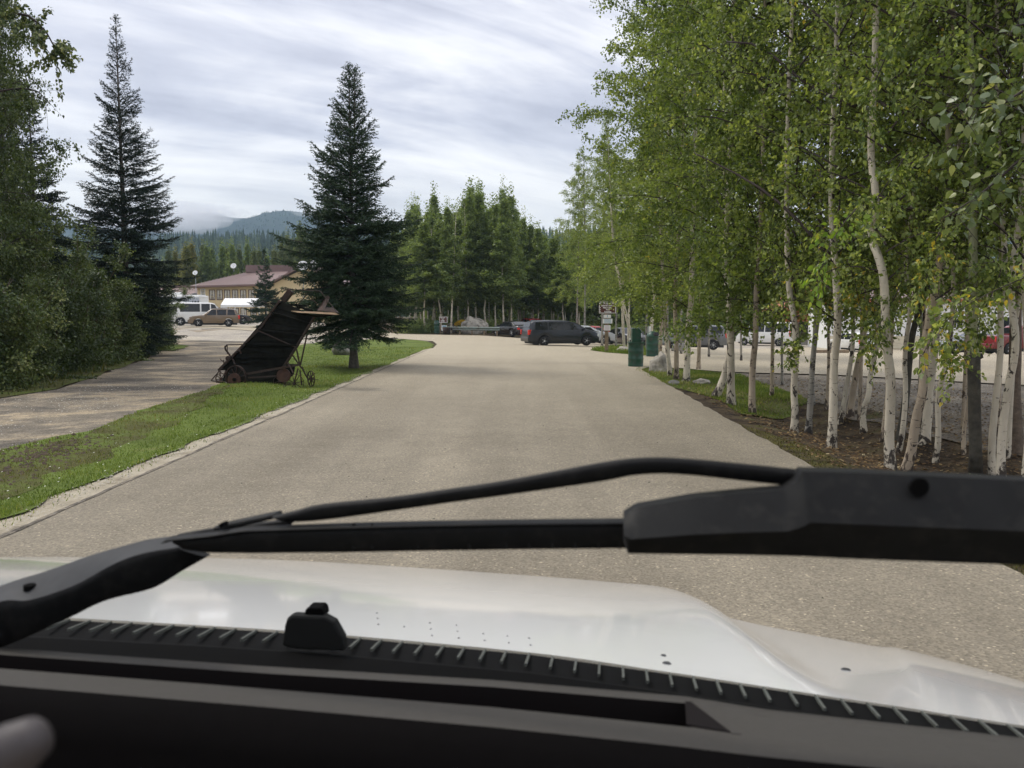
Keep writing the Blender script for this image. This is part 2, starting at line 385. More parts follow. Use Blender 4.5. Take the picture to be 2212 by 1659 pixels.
def birch_bark(name='birch_bark', white=(0.60, 0.535, 0.42), dark=(0.05, 0.04, 0.032), amount=0.63):
    m, t, b, o = newmat(name)
    c = coords(t, 'Object', rand=True)
    mpa = N(t, 'ShaderNodeMapping'); L(t, c, mpa.inputs[0]); mpa.inputs['Scale'].default_value = (6, 6, 34)
    dash = noise(t, mpa.outputs[0], 1.0, 3, 0.6)
    mpb = N(t, 'ShaderNodeMapping'); L(t, c, mpb.inputs[0]); mpb.inputs['Scale'].default_value = (7, 7, 4.5)
    pat = noise(t, mpb.outputs[0], 1.0, 6, 0.7, 0.8)
    mpc = N(t, 'ShaderNodeMapping'); L(t, c, mpc.inputs[0]); mpc.inputs['Scale'].default_value = (2.5, 2.5, 1.2)
    tone = noise(t, mpc.outputs[0], 1.0, 4, 0.6)
    base = ramp(t, tone, [(0.3, tuple(x * 0.68 for x in white)), (0.55, white), (0.75, tuple(min(1, x * 1.15) for x in white))])
    k1 = ramp(t, dash, [(amount + 0.02, (0, 0, 0)), (amount + 0.05, (1, 1, 1))])
    k2 = ramp(t, pat, [(0.575, (0, 0, 0)), (0.60, (1, 1, 1))])
    # rough dark bark on the foot of the stem
    sp = N(t, 'ShaderNodeSeparateXYZ'); L(t, N(t, 'ShaderNodeTexCoord').outputs['Object'], sp.inputs[0])
    foot = M(t, 'SUBTRACT', 0.80, M(t, 'MULTIPLY', sp.outputs['Z'], 0.95))
    k3 = ramp(t, M(t, 'ADD', pat, M(t, 'MULTIPLY', foot, 0.33)), [(0.70, (0, 0, 0)), (0.76, (1, 1, 1))])
    k = mixc(t, 1.0, mixc(t, 1.0, k1, k2, 'LIGHTEN'), k3, 'LIGHTEN')
    L(t, mixc(t, k, base, dark), b.inputs['Base Color'])
    b.inputs['Roughness'].default_value = 0.7; b.inputs['Specular IOR Level'].default_value = 0.3
    bump(t, b, M(t, 'SUBTRACT', M(t, 'MULTIPLY', dash, 0.4), M(t, 'MULTIPLY', pat, 0.5)), 0.5, 0.02)
    return m
MT['birch'] = birch_bark()
MT['birch_tan'] = birch_bark('birch_bark_tan', (0.42, 0.345, 0.255), (0.06, 0.045, 0.035), 0.62)
MT['birch_grey'] = birch_bark('birch_bark_grey', (0.30, 0.28, 0.24), (0.05, 0.045, 0.04), 0.57)
MT['aspen'] = birch_bark('aspen_bark', (0.33, 0.34, 0.20), (0.08, 0.08, 0.05), 0.66)
MT['dark_bark'] = simple('dark_bark', (0.055, 0.05, 0.038), 0.9, var=0.5, nscale=9, bmp=0.8)
MT['brown_bark'] = simple('brown_bark', (0.12, 0.09, 0.065), 0.9, var=0.45, nscale=12, bmp=0.8)
MT['twig'] = simple('twig_bark', (0.045, 0.033, 0.028), 0.85, var=0.3, nscale=5)
MT['spruce_bark'] = simple('spruce_bark', (0.11, 0.095, 0.08), 0.9, var=0.4, nscale=12, bmp=0.8)
MT['rock'] = simple('granite', (0.36, 0.33, 0.28), 0.85, var=0.35, nscale=2.5, bmp=0.8, dirt=(0.10, 0.09, 0.07), dscale=3)
MT['rock_dark'] = simple('dark_granite', (0.22, 0.21, 0.19), 0.85, var=0.35, nscale=2.5, bmp=0.8, dirt=(0.08, 0.075, 0.06), dscale=3)
# ------------------------------------------------------------------ ground and its sheets
def poly_px(pts): return [(G(x, y).x, G(x, y).y) for x, y in pts]
def inside(poly, X, Y):
    X = np.asarray(X); Y = np.asarray(Y); c = np.zeros(X.shape, bool); n = len(poly); j = n - 1
    for i in range(n):
        xi, yi = poly[i]; xj, yj = poly[j]
        if yi != yj:
            k = ((yi > Y) != (yj > Y)) & (X < (xj - xi) * (Y - yi) / (yj - yi) + xi); c ^= k
        j = i
    return c
def densify(poly, step, jit):
    o = []; n = len(poly)
    for i in range(n):
        a = Vector((*poly[i], 0)); b = Vector((*poly[(i + 1) % n], 0)); l_ = (b - a).length
        k = max(1, min(400, int(l_ / (step * (1 + 0.03 * min(60, max(0, a.y)))))))
        nrm = Vector((-(b - a).y, (b - a).x, 0)).normalized()
        for q in range(k):
            p = a.lerp(b, q / k)
            f = mnoise.noise(Vector((p.x * 0.9, p.y * 0.9, 3.1))) + 0.6 * mnoise.noise(Vector((p.x * 3.1, p.y * 3.1, 9.7)))
            o.append(tuple((p + nrm * f * jit * (0 if q == 0 else 1))[:2]))
    return o
def sheet(name, poly, off, mat, step=0.5, jit=0.12, cell=2.0, kind='structure'):
    b = densify(poly, step, jit)
    xs = [p[0] for p in b]; ys = [p[1] for p in b]
    gx = np.arange(min(xs), max(xs), cell); gy = np.arange(min(ys), max(ys), cell)
    XX, YY = np.meshgrid(gx + 0.013, gy + 0.017); XX = XX.ravel(); YY = YY.ravel()
    k = inside(b, XX, YY)
    pts = [Vector(p) for p in b] + [Vector((float(x), float(y))) for x, y in zip(XX[k], YY[k])]
    nb = len(b)
    r_ = delaunay_2d_cdt(pts, [], [list(range(nb))], 1, 1e-5)
    me = bpy.data.meshes.new(name)
    me.from_pydata([(p.x, p.y, H(p.x, p.y) + off) for p in r_[0]], [], [tuple(f) for f in r_[2]])
    bm = bmesh.new(); bm.from_mesh(me); bmesh.ops.recalc_face_normals(bm, faces=bm.faces)
    if len(bm.faces):
        s_ = sum(f.normal.z for f in bm.faces)
        if s_ < 0: bmesh.ops.reverse_faces(bm, faces=bm.faces)
    bm.to_mesh(me); bm.free()
    o = meshobj(name, me, mat, smooth=True); o['kind'] = kind
    return o
# base terrain: fine near, coarse far, one sheet to the horizon
def axis_steps(lo, hi, fine_lo, fine_hi, fine):
    a = list(np.arange(fine_lo, fine_hi + 1e-6, fine)); s = fine
    x = fine_hi
    while x < hi: s *= 1.35; x += s; a.append(x)
    s = fine; x = fine_lo
    while x > lo: s *= 1.35; x -= s; a.insert(0, x)
    return np.array(a)
ax = axis_steps(-4500, 4500, -60, 60, 0.6); ay = axis_steps(-2500, 5500, -6, 120, 0.6)
GX, GY = np.meshgrid(ax, ay)
hv = np.array([H(float(x), float(y)) for x, y in zip(GX.ravel(), GY.ravel())])
nx_, ny_ = len(ax), len(ay)
idx = np.arange(nx_ * ny_).reshape(ny_, nx_)
q = np.stack([idx[:-1, :-1], idx[:-1, 1:], idx[1:, 1:], idx[1:, :-1]], -1).reshape(-1, 4)
gme = np_mesh('ground', np.stack([GX.ravel(), GY.ravel(), hv - 0.02], 1), quads=q, smooth=True)
g = meshobj('ground', gme, MT['floor']); g['kind'] = 'structure'

ROAD_L = [(-4.75, -12), (-4.75, 8), (-4.75, 20), (-4.8, 34), (-4.9, 46)]
ROAD_R = [(5.0, 46), (4.75, 33), (4.55, 26), (4.3, 18), (4.05, 11), (4.0, 4), (3.95, -12)]
lane_poly = [(-60, -12), (-8.9, -12)] + poly_px([(0, 975), (198, 932), (273, 901), (367, 868), (456, 841), (560, 790), (640, 748), (700, 739)]) + [(-17, 70), (-60, 75), (-60, 58)] + poly_px([(340, 752), (322, 772), (223, 807), (124, 841), (0, 861)]) + [(-15, 15), (-24, 8), (-60, 4)]
lot_poly = [(-70, 56), (-17, 56), (-9, 55), (-4.9, 62), (-2, 76), (-12, 79), (-13, 84), (-16, 96), (-30, 118), (-75, 122)]
sheet('gravel_lane', lane_poly, 0.0, MT['lane'], 0.4, 0.25, 1.6)
sheet('gravel_lot', lot_poly, 0.005, MT['lot'], 1.0, 0.5, 3)
dark_poly = poly_px([(1560, 800), (1640, 806), (1794, 810), (2212, 832)]) + [(34, 24), (34, 4), (11, 4), (8.2, 8)] + poly_px([(1960, 935), (1800, 885), (1748, 868), (1680, 850)])
sheet('dark_gravel_lot', dark_poly, -0.006, MT['dark_gravel'], 0.4, 0.25, 1.2)
verge_poly = [(-5.25, -12), (-5.22, 8), (-5.1, 18), (-5.0, 26), (-5.0, 34)] + poly_px([(900, 762), (930, 752), (938, 745), (925, 738), (880, 733), (800, 733), (700, 738), (640, 747), (560, 789), (456, 840), (367, 868), (273, 901), (198, 932), (0, 975)]) + [(-8.8, -12)]
verge = sheet('grass_verge', verge_poly, 0.016, MT['grass'], 0.22, 0.2, 0.7)
vedge = [(-8.95, -12), (-8.85, 4)] + poly_px([(0, 978), (198, 935), (273, 903), (367, 870), (456, 842), (500, 832), (430, 885), (330, 940), (210, 1000), (90, 1050), (0, 1085)]) + [(-6.5, 4), (-6.5, -12)]
MT['dull_blade'] = leafmat('dull_blades', [(0, (0.05, 0.05, 0.015)), (0.4, (0.09, 0.10, 0.025)), (0.75, (0.13, 0.15, 0.035)), (1, (0.24, 0.20, 0.09))], 0.3)
sheet('worn_verge_edge', vedge, 0.022, MT['rough_grass'], 0.2, 0.3, 0.7)
bush_poly = [(-60, 4), (-24, 8), (-15, 15)] + poly_px([(0, 861), (124, 841), (223, 807), (322, 772), (345, 757), (330, 735)]) + [(-40, 72), (-60, 70)]
sheet('rough_ground', bush_poly, 0.02, MT['rough_grass'], 0.6, 0.3, 2)
patch_poly = poly_px([(345, 757), (352, 748), (380, 745), (410, 748), (400, 753), (372, 757)])
sheet('grass_patch', patch_poly, 0.038, MT['grass'], 0.5, 0.2, 2)
# sandy shoulders under the paving edge
shoulder = [(-6.1, -12), (-6.0, 8), (-5.7, 18), (-5.4, 26), (-5.3, 34)] + poly_px([(892, 766), (934, 753)]) + [(-4.0, 50), (-4.0, -12)]
sheet('sandy_shoulder', shoulder, 0.008, MT['sand'], 0.25, 0.14, 0.7)
rg_poly = poly_px([(1372, 801), (1378, 795), (1471, 797), (1550, 804), (1600, 808), (1640, 826), (1700, 845), (1748, 868), (1690, 905), (1600, 895), (1560, 868), (1500, 848), (1431, 830)])
sheet('grass_strip', rg_poly, 0.004, MT['rough_grass'], 0.3, 0.25, 0.8)
rg2 = poly_px([(1470, 799), (1550, 806), (1600, 814), (1650, 836), (1735, 858), (1700, 868), (1630, 858), (1570, 836), (1500, 814)])
sheet('grass_patch', rg2, 0.016, MT['rough_grass'], 0.3, 0.25, 0.8)
moss = poly_px([(1560, 905), (1640, 930), (1720, 955), (1850, 1010), (1900, 1040), (1950, 1120)]) + [(5.2, 5), (3.9, 4)] + [(4.0, 9), (4.2, 14)]
MT['moss'] = soil_mat('mossy_bank', [(0.36, (0.03, 0.022, 0.014)), (0.47, (0.07, 0.055, 0.028)), (0.56, (0.115, 0.105, 0.03)), (0.66, (0.10, 0.11, 0.028))], 1.6, 14)
sheet('mossy_bank', moss, 0.004, MT['moss'], 0.25, 0.15, 0.7)
road_poly = ROAD_L + poly_px([(935, 753), (944, 745), (935, 738)]) + [(-9, 66), (-16, 68), (-30, 74), (-30, 82), (-13, 86)] + [(-11.2, 80), (-7, 77.5), (-3.5, 75), (6, 73), (20, 78), (60, 90), (60, 30)] + poly_px([(2212, 834), (1794, 811), (1629, 807), (1550, 804), (1471, 797), (1400, 795), (1385, 799)]) + ROAD_R[2:]
road = sheet('road', road_poly, 0.034, MT['road'], 0.14, 0.07, 1.3)
isl = poly_px([(1275, 758), (1310, 763), (1362, 767), (1420, 771.5), (1432, 766), (1410, 752), (1340, 748), (1290, 752)])
sheet('grass_island', isl, 0.05, MT['grass'], 0.5, 0.2, 1.5)
yard = [(60, 86), (60, 130), (18, 130), (14, 82), (22, 77)]
sheet('parking_yard', yard, 0.02, MT['lot'], 1, 0.3, 4)
# tar seam along the left paving edge and joint across the road
sm = MB()
def ribbon(pts, wd, off):
    rows = []
    for i, p in enumerate(pts):
        a = Vector(pts[max(0, i - 1)]); b = Vector(pts[min(len(pts) - 1, i + 1)]); t_ = (b - a).normalized(); n_ = Vector((-t_.y, t_.x))
        ww = wd * (0.6 + 0.8 * (0.5 + 0.5 * mnoise.noise(Vector((p[0] * 2, p[1] * 2, 0)))))
        q0 = Vector(p) + n_ * ww / 2; q1 = Vector(p) - n_ * ww / 2
        rows.append([(q0.x, q0.y, H(q0.x, q0.y) + off), (q1.x, q1.y, H(q1.x, q1.y) + off)])
    return rows
MT['crumb'] = soil_mat('broken_asphalt', [(0.38, (0.08, 0.07, 0.06)), (0.5, (0.19, 0.17, 0.14)), (0.6, (0.34, 0.30, 0.24))], 5, 40)
pts = []
yy = -2.0
while yy < 46:
    pts.append((-4.72 + 0.05 * mnoise.noise(Vector((yy * 0.8, 0, 5))) + 0.03 * mnoise.noise(Vector((yy * 3.1, 0, 5))), yy)); yy += 0.25
sm.grid(ribbon(pts, 0.055, 0.040)); e_ = sm.build('road_edge_seam', MT['crumb'], smooth=True); e_['kind'] = 'structure'
sm = MB(); pts = [(x_ / 10.0, 33.6 + 0.05 * mnoise.noise(Vector((x_ * 0.12, 2, 2))) + x_ * 0.004) for x_ in range(-46, 47, 3)]
sm.grid(ribbon(pts, 0.05, 0.042)); e_ = sm.build('road_joint', MT['crumb'], smooth=True); e_['kind'] = 'structure'

# ------------------------------------------------------------------ scattered blades and litter
def hgt(X, Y): return np.array([H(float(a), float(b)) for a, b in zip(X, Y)])
def scatter(poly, n, ymax=60, pw=2.0):
    xs = [p[0] for p in poly]; ys = [p[1] for p in poly]
    x0, x1, y0, y1 = min(xs), max(xs), max(min(ys), 2.0), min(max(ys), ymax)
    X = []; Y = []; got = 0; it = 0
    while got < n and it < 60:
        it += 1
        a = R.uniform(x0, x1, 60000)
        u = R.uniform(0, 1, 60000)
        b = 1.0 / ((1 - u) / y0 + u / y1) if pw > 1.5 else y0 + (y1 - y0) * u
        k = inside(poly, a, b); X.append(a[k]); Y.append(b[k]); got += k.sum()
    X = np.concatenate(X)[:n]; Y = np.concatenate(Y)[:n]
    return X, Y
def blades(name, poly, n, hmin, hmax, wd, off, mat, ymax=60, clump=0.0, tintlo=0.0, tinthi=0.95, kind='stuff', notin=None):
    X, Y = scatter(poly, n, ymax)
    if notin is not None: k = ~inside(notin, X + R.normal(0, .12, len(X)), Y); X, Y = X[k], Y[k]
    n = len(X); Z = hgt(X, Y) + off
    nz = np.array([mnoise.noise(Vector((float(a) * 0.7, float(b) * 0.7, 1.5))) for a, b in zip(X, Y)])
    hh = R.uniform(hmin, hmax, n) * (1 + 0.5 * nz)
    ws = wd * (0.7 + Y / 25.0)
    an = R.uniform(0, 6.283, n); ln = R.uniform(0, 6.283, n); le = R.uniform(0.1, 0.7, n) * hh
    P = np.stack([X, Y, Z], 1); d = np.stack([np.cos(an), np.sin(an), np.zeros(n)], 1) * (ws / 2)[:, None]
    T = P + np.stack([np.cos(ln) * le, np.sin(ln) * le, hh], 1)
    v = np.stack([P - d, P + d, T], 1).reshape(-1, 3)
    t_ = np.arange(n * 3).reshape(-1, 3)
    tint = np.clip(0.45 + 0.55 * nz + R.normal(0, 0.18, n), tintlo, tinthi)
    o = meshobj(name, np_mesh(name, v, tris=t_, tint=tint), mat); o['kind'] = kind
    return o
o = blades('verge_grass', verge_poly, 170000, 0.025, 0.07, 0.011, 0.01, MT['blade'], 50, tinthi=1.0, notin=vedge)
tag(o, 'short bright green grass on the verge left of the road', 'grass')
o = blades('weedy_grass', bush_poly, 30000, 0.10, 0.35, 0.03, 0.0, leafmat('dry_blades', [(0, (0.04, 0.055, 0.015)), (0.5, (0.09, 0.10, 0.025)), (1, (0.22, 0.19, 0.07))], 0.3), 60, tinthi=1.0)
tag(o, 'tall weedy grass at the foot of the dark bushes', 'grass')
o = blades('roadside_grass', rg2, 7000, 0.03, 0.09, 0.014, 0.0, MT['blade'], 40)
tag(o, 'green grass patch between the birch stems and the side lot', 'grass')
o = blades('sparse_grass', rg_poly, 9000, 0.03, 0.08, 0.014, 0.0, MT['blade'], 40, tintlo=0.2, tinthi=1.0)
tag(o, 'thin grass among the litter under the first birches', 'grass')
o = blades('island_grass', isl, 5000, 0.06, 0.2, 0.02, 0.04, MT['blade'], 70)
tag(o, 'bright grass around the foot of the direction sign', 'grass')
o = blades('worn_grass', vedge, 42000, 0.015, 0.05, 0.012, 0.02, MT['dull_blade'], 40, tinthi=1.0)
tag(o, 'worn brownish grass along the gravel lane side of the verge', 'grass')
# sparse tufts creeping into the sandy shoulder
o = blades('shoulder_tufts', [(-5.75, 3), (-4.95, 3), (-4.95, 34), (-5.5, 34)], 2600, 0.02, 0.05, 0.012, 0.0, MT['blade'], 40)
tag(o, 'stray grass tufts in the sandy road shoulder', 'grass')
X, Y = scatter(verge_poly, 420, 26); n = len(X); Z = hgt(X, Y) + 0.07; s_ = 0.012
v = np.stack([np.stack([X - s_, Y, Z], 1), np.stack([X, Y - s_, Z], 1), np.stack([X + s_, Y, Z + .006], 1), np.stack([X, Y + s_, Z + .006], 1)], 1).reshape(-1, 3)
o = meshobj('clover_flowers', np_mesh('clover_flowers', v, quads=np.arange(n * 4).reshape(-1, 4)), simple('clover_white', (0.7, 0.7, 0.62), 0.8))
tag(o, 'tiny white clover flowers dotted over the verge', 'flowers', kind='stuff')
# leaf litter under the birches
lit_poly = [(4.3, 6), (9.5, 6), (14, 12), (12, 24), (8, 28), (5, 28), (4.6, 18)]
X, Y = scatter(lit_poly, 30000, 30); n = len(X); Z = hgt(X, Y) + 0.012
sz = R.uniform(0.012, 0.042, n); an = R.uniform(0, 6.283, n)
dx = np.stack([np.cos(an), np.sin(an), R.uniform(-0.4, 0.4, n)], 1) * sz[:, None]; dy = np.stack([-np.sin(an), np.cos(an), R.uniform(-0.4, 0.4, n)], 1) * sz[:, None] * 0.7
P = np.stack([X, Y, Z], 1); v = np.stack([P - dx, P - dy, P + dx, P + dy], 1).reshape(-1, 3)
o = meshobj('leaf_litter', np_mesh('leaf_litter', v, quads=np.arange(n * 4).reshape(-1, 4), tint=R.uniform(0, 1, n)), leafmat('dead_leaves', [(0, (0.05, 0.03, 0.015)), (0.5, (0.13, 0.08, 0.04)), (0.93, (0.24, 0.17, 0.08)), (1, (0.5, 0.45, 0.3))], 0.1, 0.8, 0.2))
tag(o, 'dead leaves and twigs littering the soil under the birches', 'leaf litter', kind='stuff')
o = blades('moss_blades', moss, 7000, 0.015, 0.04, 0.016, 0.0, leafmat('moss_tint', [(0, (0.04, 0.04, 0.012)), (0.5, (0.095, 0.095, 0.022)), (1, (0.19, 0.16, 0.045))], 0.3), 30, tinthi=1.0)
tag(o, 'yellow green moss along the right edge of the road', 'moss')
# pebbles on verge shoulder and dark dirt on the verge
def clods(name, spots, mat, label, cat, n=60, rad=(0.35, 0.9), s=(0.01, 0.035), pad=0.02):
    vs = []; qs = []; b = 0
    for (cx_, cy_, sx_, sy_) in spots:
        for _ in range(n):
            x = cx_ + rnd.gauss(0, sx_); y = cy_ + rnd.gauss(0, sy_); r_ = rnd.uniform(*s); z = H(x, y) + pad
            ring = [(x + r_ * rnd.uniform(0.7, 1.2) * math.cos(a), y + r_ * rnd.uniform(0.7, 1.2) * math.sin(a), z) for a in (0, 1.57, 3.14, 4.71)]
            vs += ring + [(x, y, z + r_ * rnd.uniform(0.5, 0.9))]
            qs += [(b, b + 1, b + 4), (b + 1, b + 2, b + 4), (b + 2, b + 3, b + 4), (b + 3, b, b + 4)]; b += 5
    o = meshobj(name, np_mesh(name, np.array(vs), tris=np.array(qs)), mat); tag(o, label, cat, kind='stuff'); return o
clods('bare_soil', [(-6.8, 10.4, 0.35, 0.7), (-6.9, 12.0, 0.3, 0.7), (-6.7, 9.2, 0.3, 0.6)], simple('turned_soil', (0.055, 0.038, 0.022), 0.95, var=0.4, nscale=3), 'dark clods of turned soil in the left verge', 'soil', 240, s=(0.015, 0.05))
spots = [(-5.0 + rnd.uniform(-.12, .12), 2 + 30 * (k_ / 60) ** 1.5, 0.11, 0.5) for k_ in range(60)]
clods('shoulder_grit', spots, MT['rock'], 'pale grit and small stones along the left paving edge', 'gravel', 40, s=(0.005, 0.016), pad=0.02)
spots = [(rnd.uniform(-14, -8.5), rnd.uniform(9, 24), 0.8, 0.8) for _ in range(30)]
clods('loose_gravel', spots, MT['rock'], 'loose grey stones on the gravel lane', 'gravel', 60, s=(0.008, 0.022), pad=0.0)
spots = [(rnd.uniform(9.5, 20), rnd.uniform(13, 26), 1.2, 1.2) for _ in range(26)]
clods('lot_gravel', spots, MT['rock_dark'], 'coarse dark gravel behind the birch stems', 'gravel', 60, s=(0.01, 0.03), pad=0.0)
spots = [(rnd.uniform(-4.2, 4.2), rnd.uniform(5, 16), 1.0, 1.0) for _ in range(14)]
clods('road_grit', spots, MT['dark_bark'], 'dark bits of grit lying on the road', 'grit', 7, s=(0.006, 0.016), pad=0.034)
# ------------------------------------------------------------------ vegetation generators
def norm(a): return a / np.maximum(1e-9, np.linalg.norm(a, axis=1, keepdims=True))
def leaf_mesh(name, P, D, size, wfac=0.72, tint=None, fold=0.25):
    """P base points, D pointing directions, diamond leaves with a slight fold"""
    n = len(P); D = norm(D); rv = norm(R.normal(size=(n, 3)))
    S = norm(np.cross(D, rv)); U = np.cross(S, D)
    size = np.broadcast_to(size, (n,))[:, None]
    a = P; b = P + D * size * 0.45 + S * size * wfac / 2 + U * size * fold * 0.3
    c = P + D * size; d = P + D * size * 0.45 - S * size * wfac / 2 + U * size * fold * 0.3
    v = np.stack([a, b, c, d], 1).reshape(-1, 3)
    return np_mesh(name, v, quads=np.arange(n * 4).reshape(-1, 4), tint=tint)
def leaf_mesh2(name, P, D, size, wfac=0.6, tint=None):
    n = len(P); D = norm(D); rv = norm(R.normal(size=(n, 3))); S = norm(np.cross(D, rv)); U = np.cross(S, D); size = np.broadcast_to(size, (n,))[:, None]
    prof = [(0, 0, 0), (.16, .42, .05), (.42, .5, .09), (.72, .27, .04), (1, 0, -.06), (.72, -.27, .04), (.42, -.5, .09), (.16, -.42, .05)]
    v = np.stack([P + D * size * a + S * size * wfac * b + U * size * c for a, b, c in prof], 1).reshape(-1, 3)
    k = np.arange(n)[:, None] * 8
    q = np.concatenate([k + np.array([0, 1, 2, 3]), k + np.array([0, 3, 4, 5]), k + np.array([0, 5, 6, 7])], 0)
    return np_mesh(name, v, quads=q, tint=None if tint is None else np.tile(tint, 3))
def birch_crown(seed, h=12.0, rmax=2.7, nprim=58, nleaf=42000, leaf=0.062, prof=None, droop=0.8, sub=9, up=0.9, hang=0.65):
    r_ = random.Random(seed); rs = np.random.RandomState(seed)
    tb = MB(); segs = []
    prof = prof or (lambda t: (math.sin(math.pi * min(1, 0.12 + 0.88 * (t ** 0.75))) ** 0.7))
    for i in range(nprim):
        t = (i + r_.random()) / nprim; z = h * t * 0.97
        az = i * 2.4 + r_.uniform(-0.5, 0.5)
        Lb = rmax * max(0.12, prof(t)) * r_.uniform(0.65, 1.2)
        el = r_.uniform(0.25, 0.75) * up + 0.5 * t
        p = Vector((0, 0, z)); pts = [p.copy()]
        d = Vector((math.cos(az) * math.cos(el), math.sin(az) * math.cos(el), math.sin(el)))
        k = 7
        for j in range(k):
            d = (d + Vector((r_.gauss(0, .10), r_.gauss(0, .10), -droop * 0.16 * (j / k) * 2 + r_.gauss(0, .06)))).normalized()
            p = p + d * Lb / k; pts.append(p.copy())
        r0 = 0.010 + 0.011 * Lb / rmax * (1 - 0.5 * t)
        tb.tube(pts, [r0 * (1 - 0.85 * j / k) + 0.0015 for j in range(k + 1)], 4, cap=False)
        for s_ in range(sub):
            f = (s_ + r_.random()) / sub * 0.92 + 0.08
            j = min(k - 1, int(f * k)); a = pts[j].lerp(pts[j + 1], f * k - j)
            dd = (pts[j + 1] - pts[j]).normalized()
            sd_ = Vector((r_.gauss(0, 1), r_.gauss(0, 1), r_.gauss(0, 0.7))).normalized()
            tw = (dd * 0.7 + sd_ * 0.8 + Vector((0, 0, -0.15))).normalized()
            Ls = Lb * r_.uniform(0.18, 0.42) * (1.15 - 0.6 * f) + 0.12
            m = a + tw * Ls * 0.5; tw2 = (tw + Vector((0, 0, -hang))).normalized(); e = m + tw2 * Ls * 0.5
            tb.tube([a, m, e], [0.0045, 0.003, 0.0012], 3, cap=False)
            segs.append((a, m, Ls)); segs.append((m, e, Ls * 1.3))
        segs.append((pts[-3], pts[-1], Lb * 0.35))
    for q in range(8): segs.append((Vector((0, 0, h * (.86 + .028 * q))), Vector((r_.gauss(0, .03), r_.gauss(0, .03), h * (.90 + .028 * q))), rmax * .14))
    A = np.array([s[0] for s in segs]); B = np.array([s[1] for s in segs]); W = np.array([s[2] for s in segs])
    id_ = rs.choice(len(segs), nleaf, p=W / W.sum()); f = rs.uniform(0, 1, nleaf)[:, None]
    P = A[id_] * (1 - f) + B[id_] * f + rs.normal(0, 0.055, (nleaf, 3)) * (leaf / 0.062)
    D = rs.normal(size=(nleaf, 3)) + np.array([0, 0, -0.7])
    cl = rs.uniform(0, 1, len(segs)) * 0.45
    tint = np.clip(cl[id_] + rs.uniform(0, 0.5, nleaf), 0, 0.965); k = rs.uniform(0, 1, nleaf) < 0.0015; tint[k] = 1.0
    br = bpy.data.meshes.new('branches'); br.from_pydata(tb.v, [], tb.f)
    lm = leaf_mesh('leaves', P, D, leaf * rs.uniform(0.7, 1.3, nleaf), tint=tint)
    return br, lm
